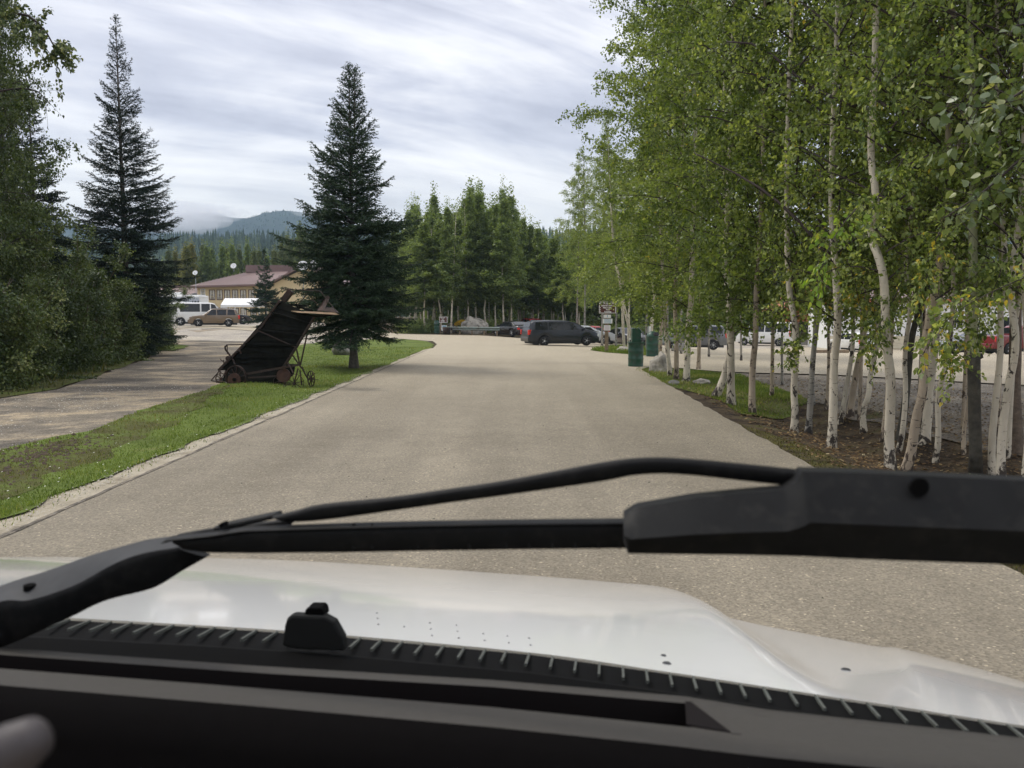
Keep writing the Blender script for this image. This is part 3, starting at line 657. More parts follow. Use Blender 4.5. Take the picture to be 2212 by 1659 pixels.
def spruce(name, base, h, rad, seed, label, mat, cat='spruce tree', whorls=34, tr=0.17, twigl=0.5, cover=1.0, z0=0.8, tipup=0.35, droop=0.35, leaders=1, needle=0.085, group=None, bark='spruce_bark'):
    r_ = random.Random(seed); rs = np.random.RandomState(seed)
    root = empty(name, base, 0, label, cat, group)
    t_ = MB()
    t_.tube([(0, 0, -0.25), (0, 0, 0.15), (0, 0, 0.6), (0, 0, h * 0.5), (0, 0, h * 0.97)], [tr * 1.7, tr * 1.3, tr, tr * 0.5, 0.012], 10)
    if leaders == 2:
        t_.tube([(0, 0, h * 0.70), (0.16, 0, h * 0.76), (0.2, 0, h * 0.99)], [tr * 0.3, tr * 0.25, 0.01], 6)
    t_.build('trunk', MT[bark], root, smooth=True)
    bw = MB(); SA = []; SB = []; SL = []
    def twig(a, d, l_):
        e = a + d * l_ + Vector((0, 0, -0.06 * l_)); SA.append(a); SB.append(e); SL.append(l_)
    nb = 0
    for i in range(whorls):
        t = (i / (whorls - 1)) ** 0.92; z = z0 + (h * 0.985 - z0) * t
        Rz = rad(t); k = max(4, int((9.5 - 6 * min(1, t * 1.3)) * cover + 1))
        a0 = r_.uniform(0, 6.28)
        for j in range(k):
            az = a0 + 6.283 * j / k + r_.uniform(-0.35, 0.35)
            Lb = Rz * r_.choice((r_.uniform(0.40, 0.8), r_.uniform(0.75, 1.15), r_.uniform(0.8, 1.22)))
            if Lb < 0.1: Lb = 0.1
            zz = z + r_.uniform(-0.5, 0.5) * (h - z0) / whorls
            p = Vector((0, 0, zz)); el = 0.25 + 0.75 * t - droop * (1 - t) * 0.8
            if leaders == 2 and t > 0.74 and j % 2: p.x += 0.18
            n = 6; pts = [p.copy()]
            for q in range(n):
                f = q / n
                ee = el - droop * math.sin(f * 2.6) * (1 - 0.6 * t) + tipup * f * f
                p = p + Vector((math.cos(az) * math.cos(ee), math.sin(az) * math.cos(ee), math.sin(ee))) * Lb / n
                pts.append(p.copy())
            bw.tube(pts, [0.018 * (0.4 + Lb / 2) * (1 - q / (n + 1)) + 0.003 for q in range(n + 1)], 3, cap=False)
            m = max(4, int(Lb / 0.062 * cover)); nb += 1
            for q in range(m):
                f = 0.10 + 0.90 * (q + r_.random()) / m; jj = min(n - 1, int(f * n)); a = pts[jj].lerp(pts[jj + 1], f * n - jj)
                dd = (pts[jj + 1] - pts[jj]).normalized(); sd_ = dd.cross(Vector((0, 0, 1))).normalized() * (1 if q % 2 else -1)
                l_ = (Lb * twigl * (1 - f) * 0.8 + 0.17) * r_.uniform(0.7, 1.2)
                dv = (dd * 0.75 + sd_ * 0.85 + Vector((0, 0, r_.uniform(-0.45, 0.1)))).normalized()
                twig(a, dv, l_)
                if l_ > 0.35:
                    for ff in (0.4, 0.7):
                        b_ = a + dv * l_ * ff
                        twig(b_, (dv + sd_.cross(dd) * r_.uniform(-.5, .5) + dd * 0.6).normalized(), l_ * 0.4)
            twig(pts[-2], (pts[-1] - pts[-2]).normalized(), 0.2)
    for lx in ([0.0] if leaders == 1 else [0.0, 0.2]):
        for q in range(14): twig(Vector((lx, 0, h * (0.93 + 0.005 * q))), Vector((r_.gauss(0, .25), r_.gauss(0, .25), 1)).normalized(), 0.16)
    A = np.array(SA); B = np.array(SB); Ls = np.array(SL)
    per = np.maximum(5, (Ls / 0.026).astype(int)); id_ = np.repeat(np.arange(len(A)), per); n = len(id_)
    f = rs.uniform(0, 1.05, n)[:, None]; P = A[id_] * (1 - f) + B[id_] * f
    D = norm(B - A)[id_]; rv = rs.normal(size=(n, 3)); rv -= (rv * D).sum(1, keepdims=True) * D; rv = norm(rv); rv[:, 2] = rv[:, 2] * 0.6
    nd = norm(D * 0.8 + rv); ln = needle * rs.uniform(0.6, 1.25, n)[:, None]
    S = norm(np.cross(nd, rs.normal(size=(n, 3)))) * needle * 0.20
    v = np.stack([P - S, P + S, P + nd * ln], 1).reshape(-1, 3)
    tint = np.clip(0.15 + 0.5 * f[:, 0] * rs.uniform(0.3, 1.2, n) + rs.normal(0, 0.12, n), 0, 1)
    print(name, 'needles', n)
    me = bpy.data.meshes.new('branches'); me.from_pydata(bw.v, [], bw.f)
    bo = meshobj('branches', me, MT['twig'], root); bo['kind'] = 'stuff'
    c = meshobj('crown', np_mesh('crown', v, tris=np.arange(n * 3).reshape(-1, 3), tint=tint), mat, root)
    c['kind'] = 'stuff'
    return root
def lerp_prof(pts):
    xs = [p[0] for p in pts]; ys = [p[1] for p in pts]
    return lambda t: float(np.interp(t, xs, ys))

# ---- three conifers that stand out, and two small ones
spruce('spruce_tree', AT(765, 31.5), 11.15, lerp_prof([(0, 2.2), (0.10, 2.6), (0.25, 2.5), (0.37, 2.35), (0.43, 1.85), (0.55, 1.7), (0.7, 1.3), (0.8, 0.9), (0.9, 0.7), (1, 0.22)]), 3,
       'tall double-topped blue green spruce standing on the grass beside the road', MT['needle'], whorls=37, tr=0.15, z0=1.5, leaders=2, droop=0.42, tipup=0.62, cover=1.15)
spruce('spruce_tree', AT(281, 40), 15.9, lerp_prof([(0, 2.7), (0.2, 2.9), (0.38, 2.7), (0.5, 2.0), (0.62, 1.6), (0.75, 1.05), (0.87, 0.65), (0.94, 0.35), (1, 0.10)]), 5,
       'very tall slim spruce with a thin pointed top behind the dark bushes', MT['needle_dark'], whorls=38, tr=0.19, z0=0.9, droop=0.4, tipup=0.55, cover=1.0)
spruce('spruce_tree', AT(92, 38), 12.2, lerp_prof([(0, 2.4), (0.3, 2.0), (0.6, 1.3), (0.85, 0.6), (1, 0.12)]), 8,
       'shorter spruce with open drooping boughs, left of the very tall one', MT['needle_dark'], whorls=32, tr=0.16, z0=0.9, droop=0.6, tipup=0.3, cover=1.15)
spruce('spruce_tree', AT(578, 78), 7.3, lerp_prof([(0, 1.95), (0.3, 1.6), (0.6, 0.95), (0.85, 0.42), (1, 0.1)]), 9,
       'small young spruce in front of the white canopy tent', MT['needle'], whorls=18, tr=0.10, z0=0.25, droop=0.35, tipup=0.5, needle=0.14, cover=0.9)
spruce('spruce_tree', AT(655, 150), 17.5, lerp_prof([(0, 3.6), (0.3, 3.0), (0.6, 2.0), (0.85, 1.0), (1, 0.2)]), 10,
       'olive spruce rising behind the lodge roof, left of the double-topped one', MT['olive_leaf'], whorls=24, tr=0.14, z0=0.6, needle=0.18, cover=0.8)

# ---- birch crowns shared by the road-side row
print('crowns')
BV = [birch_crown(21, 12.0, 2.75, 60, 30000, 0.075), birch_crown(22, 12.0, 2.5, 50, 10500, 0.075), birch_crown(23, 12.0, 2.9, 54, 30000, 0.075),
      birch_crown(24, 9.0, 1.9, 30, 6000, 0.072), birch_crown(25, 12.0, 2.6, 46, 9500, 0.073)]
def wob(pts, amp, seed):
    r_ = random.Random(seed); o = []
    for i, p in enumerate(pts):
        s_ = amp if 0 < i < len(pts) - 1 else 0
        o.append(Vector((p[0] + r_.gauss(0, s_), p[1] + r_.gauss(0, s_), p[2])))
    return o
def resample(pts, step):
    o = [pts[0]]
    for a, b in zip(pts, pts[1:]):
        n = max(1, int((b - a).length / step))
        for k in range(1, n + 1): o.append(a.lerp(b, k / n))
    return o
def smooth_pts(pts, it=2):
    for _ in range(it):
        q = [pts[0]]
        for a, b in zip(pts, pts[1:]): q += [a.lerp(b, 0.25), a.lerp(b, 0.75)]
        q.append(pts[-1]); pts = q
    return pts
NB = [0]
def birch(label, base, path, wpx, bark='birch', var=0, top=13.0, cz=2.4, cs=1.0, crot=None, name='birch_tree', leafmat_=None, cat='birch tree', lean=None, dist=None, nocrown=False, group='birch trees along the right side of the road', sweep=0.0):
    """base, path: points (x, y) on the photo for the stem, converted at the base's own distance; wpx: width at the foot"""
    b = G(*base) if dist is None else AT(base[0], dist)
    d = b.y; NB[0] += 1; sd_ = NB[0]; rnd = random.Random(sd_ * 13 + 5); dw = 0.0 if bark == 'aspen' else 0.04
    pts = [Vector((0, 0, -0.3)), Vector((0, 0, 0))]
    for (x, y) in path:
        p = V(x, y, d); pts.append(Vector((p.x - b.x, rnd.uniform(-dw, dw) * len(pts), p.z - b.z)))
    last, prev = pts[-1], pts[-2]
    dirn = (last - prev).normalized(); dirn = (dirn * 0.45 + Vector((0, 0, 1)) + Vector(lean or (0, 0, 0))).normalized()
    z = last.z; p = last
    while z < top:
        dirn = (dirn + Vector((rnd.gauss(0, .03), rnd.gauss(0, .03), 0.25))).normalized(); p = p + dirn * 1.6; z = p.z; pts.append(p)
    sp = smooth_pts(pts, 2); htop = sp[-1].z
    r0 = wpx / 2 / F * d
    rad = []
    for q in sp:
        t = max(0, q.z) / htop; flare = 0.35 * math.exp(-max(0, q.z) / 0.12)
        rad.append(max(0.008, r0 * (0.97 - 0.86 * t ** 0.85 + flare) * (1 + 0.05 * mnoise.noise(Vector((q.z * 2.5, sd_, 0))))))
    root = empty(name, b, 0, label, cat, group)
    tb = MB(); tb.tube(sp, rad, 12); tb.build('trunk', MT[bark], root, smooth=True)
    if nocrown: return root
    # crown laid along the upper stem
    c0 = min(sp, key=lambda q: abs(q.z - cz)); ax_ = (sp[-1] - c0)
    Lc = ax_.length; br, lm = BV[var]; hv_ = 9.0 if var == 3 else 12.0
    s_ = Lc / hv_ * 1.04
    qt = Vector((0, 0, 1)).rotation_difference(ax_.normalized()) @ Euler((0, 0, crot if crot is not None else rnd.uniform(0, 6.28))).to_quaternion()
    for nm, me, mt in (('branches', br, MT['twig']), ('crown', lm, MT['birch_leaf'])):
        o = bpy.data.objects.new(nm, me)
        if len(me.materials) == 0: me.materials.append(None)
        o.material_slots[0].link = 'OBJECT'; o.material_slots[0].material = leafmat_ or mt if nm == 'crown' else mt
        link(o); o.parent = root; o['kind'] = 'stuff'; o.location = c0; o.rotation_mode = 'QUATERNION'; o.rotation_quaternion = qt; o.scale = (cs, cs, s_)
    return root
BL = [
 ('slim white birch stem just right of the grey boulder, leaning left', (1447, 812), [(1444, 780), (1440, 735), (1436, 690), (1434, 640), (1430, 560)], 10, 'birch', 0, 14.0, 2.6, 1.12),
 ('white birch with long brown scars, close beside the slimmest stem by the boulder', (1461, 819), [(1460, 790), (1460, 740), (1458, 690), (1459, 620), (1462, 540)], 11, 'birch_tan', 1, 13.5, 2.8, 1.1),
 ('stout clean white birch left of the flat pale stone', (1482, 824), [(1484, 790), (1486, 740), (1490, 690), (1492, 640), (1493, 560)], 15, 'birch', 2, 14.5, 2.6, 1.15),
 ('white birch whose foot leans hard right, behind the flat pale stone', (1545, 856), [(1553, 840), (1568, 805), (1575, 760), (1577, 720), (1578, 600)], 17, 'birch', 1, 13.0, 2.5, 1.1),
 ('thick scarred birch standing against the leaning one', (1580, 874), [(1580, 840), (1578, 780), (1577, 700), (1574, 640), (1570, 580), (1572, 380)], 18, 'birch', 0, 14.5, 2.3, 1.15),
 ('straight tan birch on its own between the pair and the clump', (1625, 893), [(1624, 860), (1628, 790), (1629, 730), (1632, 620), (1636, 520)], 15, 'birch_tan', 2, 12.5, 2.3, 0.95),
 ('slim white birch with a pale split foot, first stem of the clump', (1716, 931), [(1717, 890), (1718, 840), (1718, 780), (1714, 700), (1708, 620), (1704, 420), (1708, 200)], 16, 'birch', 1, 13.5, 2.5, 0.95),
 ('straight white birch with a dark vertical scar, beside the grey alder stem', (1796, 965), [(1797, 920), (1800, 860), (1802, 780), (1804, 700), (1804, 576), (1806, 400), (1812, 60)], 20, 'birch', 0, 13.0, 2.7, 0.95),
 ('thin white birch leaning right, just right of the dark-scarred one', (1814, 915), [(1822, 880), (1832, 820), (1841, 750), (1850, 640), (1855, 590)], 11, 'birch', 3, 10.0, 2.7, 0.9),
 ('tan birch leaning right, behind the thin leaning white one', (1836, 899), [(1842, 860), (1850, 810), (1858, 770), (1866, 740), (1880, 600)], 15, 'birch_tan', 3, 10.5, 2.7, 0.9),
 ('thin brownish birch stem low behind the dark-scarred birch', (1784, 888), [(1788, 840), (1792, 770), (1794, 700), (1796, 600)], 8, 'birch_tan', 3, 9.0, 2.5, 0.8),
 ('crooked white birch with a dark kink near its foot', (1866, 933), [(1864, 905), (1866, 880), (1873, 855), (1886, 820), (1893, 770), (1895, 730), (1900, 620)], 13, 'birch', 3, 10.5, 2.5, 0.85),
 ('biggest near birch with peeling cream bark and a bend at mid height', (1924, 1014), [(1923, 960), (1922, 890), (1915, 810), (1909, 740), (1904, 650), (1897, 576), (1892, 500), (1889, 440), (1886, 330), (1882, 180)], 23, 'birch', 0, 12.5, 3.0, 0.85),
 ('thin birch stem tucked behind the biggest near birch', (1906, 952), [(1910, 900), (1922, 800), (1928, 740), (1932, 650), (1938, 560)], 9, 'birch_tan', 3, 9.0, 2.6, 0.8),
 ('slender straight birch between the biggest birch and the leaning thick one', (1941, 975), [(1946, 930), (1953, 850), (1957, 760), (1961, 660), (1963, 576), (1966, 430)], 12, 'birch', 3, 11.0, 2.8, 0.85),
 ('thick brownish birch leaning right from a curved foot', (1957, 1018), [(1966, 970), (1974, 900), (1983, 850), (1994, 780), (2002, 710), (2012, 640), (2030, 500), (2050, 300)], 22, 'birch_tan', 1, 12.5, 3.0, 0.85),
 ('stout white birch behind the leaning brownish one', (1997, 955), [(2003, 910), (2012, 840), (2020, 760), (2026, 660), (2030, 576), (2040, 400), (2060, 100)], 21, 'birch', 2, 13.0, 2.8, 0.9),
 ('thin white birch with a dark knotted foot, right of the stout white one', (2020, 995), [(2024, 950), (2030, 850), (2034, 800), (2040, 740), (2046, 640), (2052, 576)], 13, 'birch', 3, 10.5, 2.8, 0.85),
 ('thin brown stem between the stout birch and the two-tone aspen', (2082, 978), [(2084, 930), (2088, 850), (2091, 770), (2092, 700), (2094, 580)], 9, 'birch_tan', 3, 9.5, 2.6, 0.8),
 ('pale birch stem leaning right, left one of the pair near the frame edge', (2143, 1024), [(2146, 960), (2151, 860), (2157, 760), (2161, 660), (2165, 576), (2172, 420), (2182, 200)], 16, 'birch', 1, 12.5, 2.9, 0.85),
 ('pale birch with a swollen knotty foot, right one of the pair near the frame edge', (2163, 1036), [(2168, 960), (2175, 850), (2184, 740), (2189, 660), (2194, 590), (2202, 420), (2212, 200)], 19, 'birch', 0, 12.5, 2.9, 0.85),
 ('thin white birch rising behind the knotty pair', (2178, 985), [(2184, 900), (2193, 800), (2203, 740), (2212, 650), (2218, 560)], 11, 'birch', 3, 10.5, 2.8, 0.8),
 ('white birch cut by the right frame edge', (2213, 1040), [(2216, 940), (2219, 800), (2222, 600), (2226, 300)], 15, 'birch', 2, 12.0, 2.9, 0.85),
]
for i, a in enumerate(BL):
    birch(a[0], a[1], a[2], a[3], a[4], (a[5] if a[5] == 3 or i < 6 else (1, 4)[i % 2]), a[6], a[7] - (0.75 if i < 12 else 0.5), a[8])
birch('grey green alder stem with smooth dark bark, left of the dark-scarred birch', (1746, 935), [(1750, 880), (1756, 800), (1760, 720), (1768, 640), (1772, 540)], 14, 'birch_grey', 3, 10.0, 2.4, 0.9, name='alder_tree', cat='alder tree', group=None)
birch('short dark alder stem right behind the grey green one', (1756, 874), [(1757, 820), (1760, 760), (1764, 700), (1775, 560)], 9, 'birch_grey', 3, 9.0, 2.3, 0.8, name='alder_tree', cat='alder tree', group=None)
birch('dark leaning trunk behind the thick brownish birch', (1944, 948), [(1952, 880), (1966, 800), (1978, 720), (1988, 660), (1998, 600), (2010, 500)], 17, 'dark_bark', 3, 10.0, 2.5, 0.9, name='alder_tree', cat='alder tree', group=None)
asp = birch('two-tone aspen, smooth olive above and nearly black below a knot', (2108, 1031), [(2107, 960), (2105, 880), (2104, 800), (2103, 766)], 25, 'aspen', 1, 12.5, 3.6, 0.8, name='aspen_tree', cat='aspen tree', group=None)
birch('thick furrowed grey brown trunk at the right frame edge', (2194, 978), [(2197, 900), (2200, 840), (2205, 760), (2210, 600), (2216, 300)], 30, 'brown_bark', 1, 12.0, 3.2, 0.8, name='poplar_tree', cat='poplar tree', group=None)
# the aspen's lower trunk wears a dark sleeve of dead bark, with a knot on top
b = G(2108, 1031); sl = MB(); pts = [V(x, y, b.y) - b for x, y in [(2108, 1029), (2107, 960), (2105, 880), (2104, 800), (2103, 772)]]
r0 = 25 / 2 / F * b.y; sl.tube(pts, [r0 * 1.2, r0 * 1.04, r0 * 1.03, r0 * 1.05, r0 * 1.12], 12)
sl.tube([pts[-1] + Vector((-r0 * 0.5, 0, -0.02)), pts[-1] + Vector((r0 * 1.2, -r0 * 0.6, 0.03))], [r0 * 0.8, r0 * 0.45], 8)
sl.build('dark_bark_sleeve', MT['dark_bark'], asp, smooth=True)
# birches without a stem of their own in the photo's gaps: further back in the row, thinner
back = [(1508, 30.5, 9, 13.0, 2.6), (1425, 33, 8, 12.0, 2.8), (1668, 21, 9, 12.5, 2.4), (1860, 17, 9, 12, 2.6), (1992, 16, 9, 12.5, 2.8), (2085, 15, 9, 13, 2.9), (2160, 14, 9, 12.5, 2.9)]
backl = ['thin pale birch right behind the stout clean white one', 'thin set-back birch above the grey boulder', 'thin set-back birch between the lone tan stem and the alder', 'thin set-back birch over the thin leaning pair', 'thin set-back birch behind the stout white one of the clump', 'thin set-back birch behind the two-tone aspen', 'thin set-back birch between aspen and knotty pair']
for i, (x, d, wp, tp, cz_) in enumerate(back):
    birch(backl[i], (x, 0), [(x + 3, 700), (x + 6, 620), (x + 6, 500)], wp, 'birch_tan', i % 4, tp, cz_, 1.0, dist=d, group='thin birches set back in the roadside row')
birch('small birch screening the side lot, leaves hanging low', (1690, 0), [(1688, 740), (1690, 640)], 6, 'birch_grey', 3, 8.5, 1.7, 1.0, dist=24, group=None)
birch('low leafy birch in front of the white building', (1985, 0), [(1987, 760), (1990, 640)], 6, 'birch_grey', 3, 8.0, 1.5, 0.9, dist=19, group=None)
birch('dark bushy young birch right of the leaning dark trunk', (2090, 0), [(2090, 760), (2094, 640)], 6, 'birch_grey', 3, 8.0, 1.3, 0.9, dist=18, group=None)
# birches on the sign island
isb = [('leaning white birch crossing behind the direction sign', (1374, 0), [(1362, 720), (1352, 680), (1344, 640), (1338, 600), (1328, 560)], 8, 47, 1, 12.0),
       ('curved white birch whose foot touches the sign post, right of it', (1402, 0), [(1406, 720), (1411, 680), (1414, 640), (1412, 600)], 9, 46, 0, 11.0),
       ('white birch stem left of the sign post, by the minivan', (1348, 0), [(1347, 730), (1345, 700), (1344, 650)], 7, 50, 2, 10.5),
       ('short white birch stem between the sign post and the leaning birch', (1357, 0), [(1357, 740), (1358, 715), (1360, 640)], 6, 49, 3, 9.0)]
for lb, bs, pa, wp, d, vr, tp in isb:
    birch(lb, bs, pa, wp, 'birch', vr, tp, 3.7, 0.85, dist=d, group='birches on the sign island')
# young birches filling between island and row (leafy masses over the barrels)
jl = ['leafy birch between the minivan and the direction sign', 'leafy birch rising behind the nose of the minivan', 'leafy birch over the domed trash barrel', 'leafy birch above the front of the grey off-roader', 'leafy birch between the sign and the near trash barrel', 'leafy birch in front of the tail of the grey off-roader', 'leafy birch just right of the direction sign panel, set back', 'leafy birch between grey off-roader and white passenger van', 'furthest leafy birch, above the roof of the minivan']
for i, (x, d, tp, cs_) in enumerate([(1300, 62, 14, 1.0), (1262, 66, 14.5, 1.0), (1440, 40, 11.5, 0.9), (1470, 44, 13, 1.0), (1395, 52, 13, 1.1), (1530, 40, 13, 1.1), (1330, 58, 12.5, 1.0), (1600, 36, 13, 1.0), (1245, 74, 15, 1.0)]):
    birch(jl[i], (x, 0), [(x + 1, 700), (x + 2, 640)], 5, 'birch_grey', i % 3, tp, 3.2, cs_, dist=d, group='leafy birches beyond the junction')
# bright young shoot with lime leaves and the near branches hanging in from the right
def spray(name, path, label, cat, mat, nleaf, leaf, spread, tw, group=None, seed=1):
    rs = np.random.RandomState(seed); pts = [V(*p) for p in path]; o0 = pts[0].copy(); root = empty(name, o0, 0, label, cat, group)
    tb = MB(); pts = smooth_pts([p - o0 for p in pts], 1); tb.tube(pts, [tw * (1 - 0.8 * i / len(pts)) for i in range(len(pts))], 6)
    segs = [(pts[i], pts[i + 1]) for i in range(len(pts) - 1)]; tw_ = []
    for i in range(26):
        s_ = segs[rs.randint(len(segs) // 4, len(segs))]; a = s_[0].lerp(s_[1], rs.rand()); e = a + Vector(rs.normal(0, 1, 3)).normalized() * spread * rs.uniform(0.4, 1.1) + Vector((0, 0, -0.25 * spread))
        tb.tube([a, e], [tw * 0.25, tw * 0.08], 3); tw_.append((a, e))
    tb.build('branch', MT['twig'], root, smooth=True)
    id_ = rs.randint(0, len(tw_), nleaf); f = rs.uniform(0.1, 1.05, nleaf)[:, None]
    A = np.array([t[0] for t in tw_]); B = np.array([t[1] for t in tw_])
    P = A[id_] * (1 - f) + B[id_] * f + rs.normal(0, leaf * 0.4, (nleaf, 3)); D = rs.normal(0, 0.6, (nleaf, 3)) + norm(B - A)[id_] + np.array([0, 0, -0.7])
    lo_ = meshobj('leaves', leaf_mesh2('leaves', P, D, leaf * rs.uniform(0.7, 1.25, nleaf), 0.62, rs.uniform(0, 1, nleaf)), mat, root); lo_['kind'] = 'stuff'
    return root
spray('birch_branch', [(1850, 450, 9.5), (1815, 490, 9.5), (1785, 545, 9.4), (1762, 620, 9.4)], 'low branch with bright lime green leaves hanging by the slim birch stem', 'branch', MT['lime_leaf'], 130, 0.075, 0.30, 0.008, seed=2)
spray('poplar_branch', [(2360, 60, 5.2), (2250, 170, 5.2), (2150, 235, 5.1), (2060, 225, 5.1)], 'near poplar branch with large pale leaves reaching in at upper right', 'branch', MT['poplar_leaf'], 170, 0.075, 0.42, 0.012, seed=3)
spray('poplar_branch', [(2330, 260, 5.4), (2220, 330, 5.3), (2120, 420, 5.3), (2040, 470, 5.2)], 'near poplar branch below the first, its leaves drooping lower', 'branch', MT['poplar_leaf'], 120, 0.07, 0.40, 0.012, seed=4)
spray('poplar_branch', [(2330, 30, 5.6), (2260, 40, 5.6), (2180, 60, 5.6)], 'near poplar branch in the upper right corner', 'branch', MT['poplar_leaf'], 90, 0.075, 0.35, 0.012, seed=6)
spray('birch_branch', [(2212, 600, 8.6), (2120, 640, 8.6), (2040, 690, 8.6), (1990, 770, 8.5)], 'dark leafy branch hanging across the stems near the right frame edge', 'branch', MT['birch_leaf'], 260, 0.07, 0.34, 0.007, seed=5)
for k_, (pp, lb) in enumerate([([(1960, 330, 10), (1920, 390, 10), (1890, 440, 10.2), (1862, 520, 10.2)], 'leafy twig crossing the upper stem of the biggest birch'), ([(1950, 60, 10), (1910, 130, 10), (1880, 200, 10.2), (1860, 280, 10.2)], 'highest leafy twig in front of the biggest birch'),([(1760, 640, 15), (1740, 690, 15), (1725, 740, 15), (1700, 780, 15)], 'drooping leafy twig hanging left of the grey green alder'),
     ([(1890, 660, 13), (1885, 700, 13), (1870, 760, 13)], 'leafy twig hanging over the crooked white birch'),
     ([(1950, 600, 12), (1930, 650, 12), (1900, 700, 12), (1880, 740, 12)], 'leafy twig drooping left of the biggest birch at car height'),
     ([(2080, 620, 11), (2060, 690, 11), (2050, 760, 11), (2062, 830, 11)], 'leafy twig drooping between stout birch and two-tone aspen'),
     ([(2170, 560, 11), (2150, 620, 11), (2120, 680, 11), (2110, 720, 11)], 'leafy twig crossing behind the pale pair'),
     ([(1830, 560, 13), (1850, 620, 13), (1862, 690, 13)], 'leafy twig between the dark-scarred birch and the biggest one'),
     ([(2030, 500, 10.5), (2000, 560, 10.5), (1985, 640, 10.5)], 'leafy twig hanging in front of the leaning brownish birch')]):
    spray('birch_branch', pp, lb, 'branch', MT['birch_leaf'], 420, 0.065, 0.42, 0.008, seed=40 + k_)
# long dark limbs over the road
for (pp, lb, sd_) in [([(2110, 470, 12), (1990, 455, 12.5), (1900, 440, 13), (1800, 400, 13.5)], 'bare dark limb stretching left from the two-tone aspen', 7),
                      ([(1850, 230, 13), (1750, 190, 13.5), (1640, 95, 14), (1570, 90, 14.5)], 'high dark limb reaching left over the road', 8),
                      ([(1800, 560, 14), (1700, 450, 14.5), (1620, 390, 15), (1500, 330, 16)], 'long rising dark limb in the middle of the birch foliage', 9)]:
    spray('birch_limb', pp, lb, 'limb', MT['birch_leaf'], 900, 0.06, 0.75, 0.035, seed=sd_)

# ---- dark bushes and trees on the left
print('bushes')
def bush_variant(seed, h, w, nstem, nleaf, leaf):
    r_ = random.Random(seed); rs = np.random.RandomState(seed); tb = MB(); st = MB(); segs = []
    for i in range(nstem):
        az = r_.uniform(0, 6.28); ln = r_.uniform(0.1, 0.55); hh = h * r_.uniform(0.6, 1.0)
        p = Vector((math.cos(az) * w * 0.25 * r_.random(), math.sin(az) * w * 0.25 * r_.random(), -0.1)); d = Vector((math.cos(az) * ln, math.sin(az) * ln, 1)).normalized(); pts = [p.copy()]
        k = 8
        for j in range(k):
            d = (d + Vector((r_.gauss(0, .10), r_.gauss(0, .10), 0.03))).normalized(); p = p + d * hh / k; pts.append(p.copy())
        st.tube(pts, [0.028 * (1 - 0.85 * j / k) + 0.003 for j in range(k + 1)], 5, cap=False)
        for s_ in range(16):
            f = 0.06 + 0.92 * r_.random(); j = min(k - 1, int(f * k)); a = pts[j].lerp(pts[j + 1], f * k - j)
            dd = Vector((r_.gauss(0, 1), r_.gauss(0, 1), r_.gauss(0.15, 0.5))).normalized(); l_ = w * 0.42 * (1.25 - 0.9 * f) * r_.uniform(0.5, 1.1)
            e = a + dd * l_; tb.tube([a, e], [0.008, 0.002], 3, cap=False); segs.append((a, e, l_))
    A = np.array([s[0] for s in segs]); B = np.array([s[1] for s in segs]); W = np.array([s[2] for s in segs])
    id_ = rs.choice(len(segs), nleaf, p=W / W.sum()); f = rs.uniform(0.15, 1, nleaf)[:, None]
    P = A[id_] * (1 - f) + B[id_] * f + rs.normal(0, 0.14, (nleaf, 3)); P[:, 2] = np.maximum(P[:, 2], 0.05)
    cl = rs.uniform(0, 0.5, len(segs)); tint = np.clip(cl[id_] + rs.uniform(0, 0.45, nleaf), 0, 0.99)
    a_ = bpy.data.meshes.new('stems'); a_.from_pydata(st.v + tb.v, [], st.f + [tuple(i + len(st.v) for i in q_) for q_ in tb.f])
    return a_, leaf_mesh('leaves', P, rs.normal(size=(nleaf, 3)) + np.array([0, 0, -0.4]), leaf * rs.uniform(0.6, 1.3, nleaf), 0.66, tint)
BU = [bush_variant(31, 5.2, 3.4, 9, 22000, 0.105), bush_variant(32, 4.6, 3.8, 10, 22000, 0.105), bush_variant(33, 7.5, 3.6, 8, 24000, 0.115)]
def place(me_pair, names, mats, root, sc, rz):
    for nm, me, mt in zip(names, me_pair, mats):
        o = bpy.data.objects.new(nm, me)
        if len(me.materials) == 0: me.materials.append(None)
        o.material_slots[0].link = 'OBJECT'; o.material_slots[0].material = mt
        link(o); o.parent = root; o.scale = sc; o.rotation_euler = (0, 0, rz); o['kind'] = 'stuff'
def bush(x, d, var, s_, label, mat='bush_leaf', name='alder_bush', cat='bush', group=None, zs=None):
    root = empty(name, AT(x, d), 0, label, cat, group)
    place(BU[var], ('stems', 'leaves'), (MT['brown_bark'], MT[mat]), root, (s_, s_, zs or s_), rnd.uniform(0, 6.28)); return root
front = [(345, 50, 1, 0.72, 'small rounded bush at the tip of the dark thicket, by the gravel lot'), (318, 45, 0, 0.82, None), (275, 40, 1, 0.95, None), (225, 36, 0, 0.95, None), (170, 32, 1, 0.95, None),
         (115, 29, 0, 0.9, None), (60, 26.5, 1, 0.9, None), (5, 24.5, 0, 0.85, None), (-60, 23, 1, 0.85, None), (-130, 22, 0, 0.9, None)]
for i, (x, d, v_, s_, lb) in enumerate(front):
    bush(x, d, v_, s_, lb or ORD[max(0, i - 1)] + ' leafy alder bush along the thicket front, counted from the small rounded one', group=None if lb else 'front bushes of the left thicket')
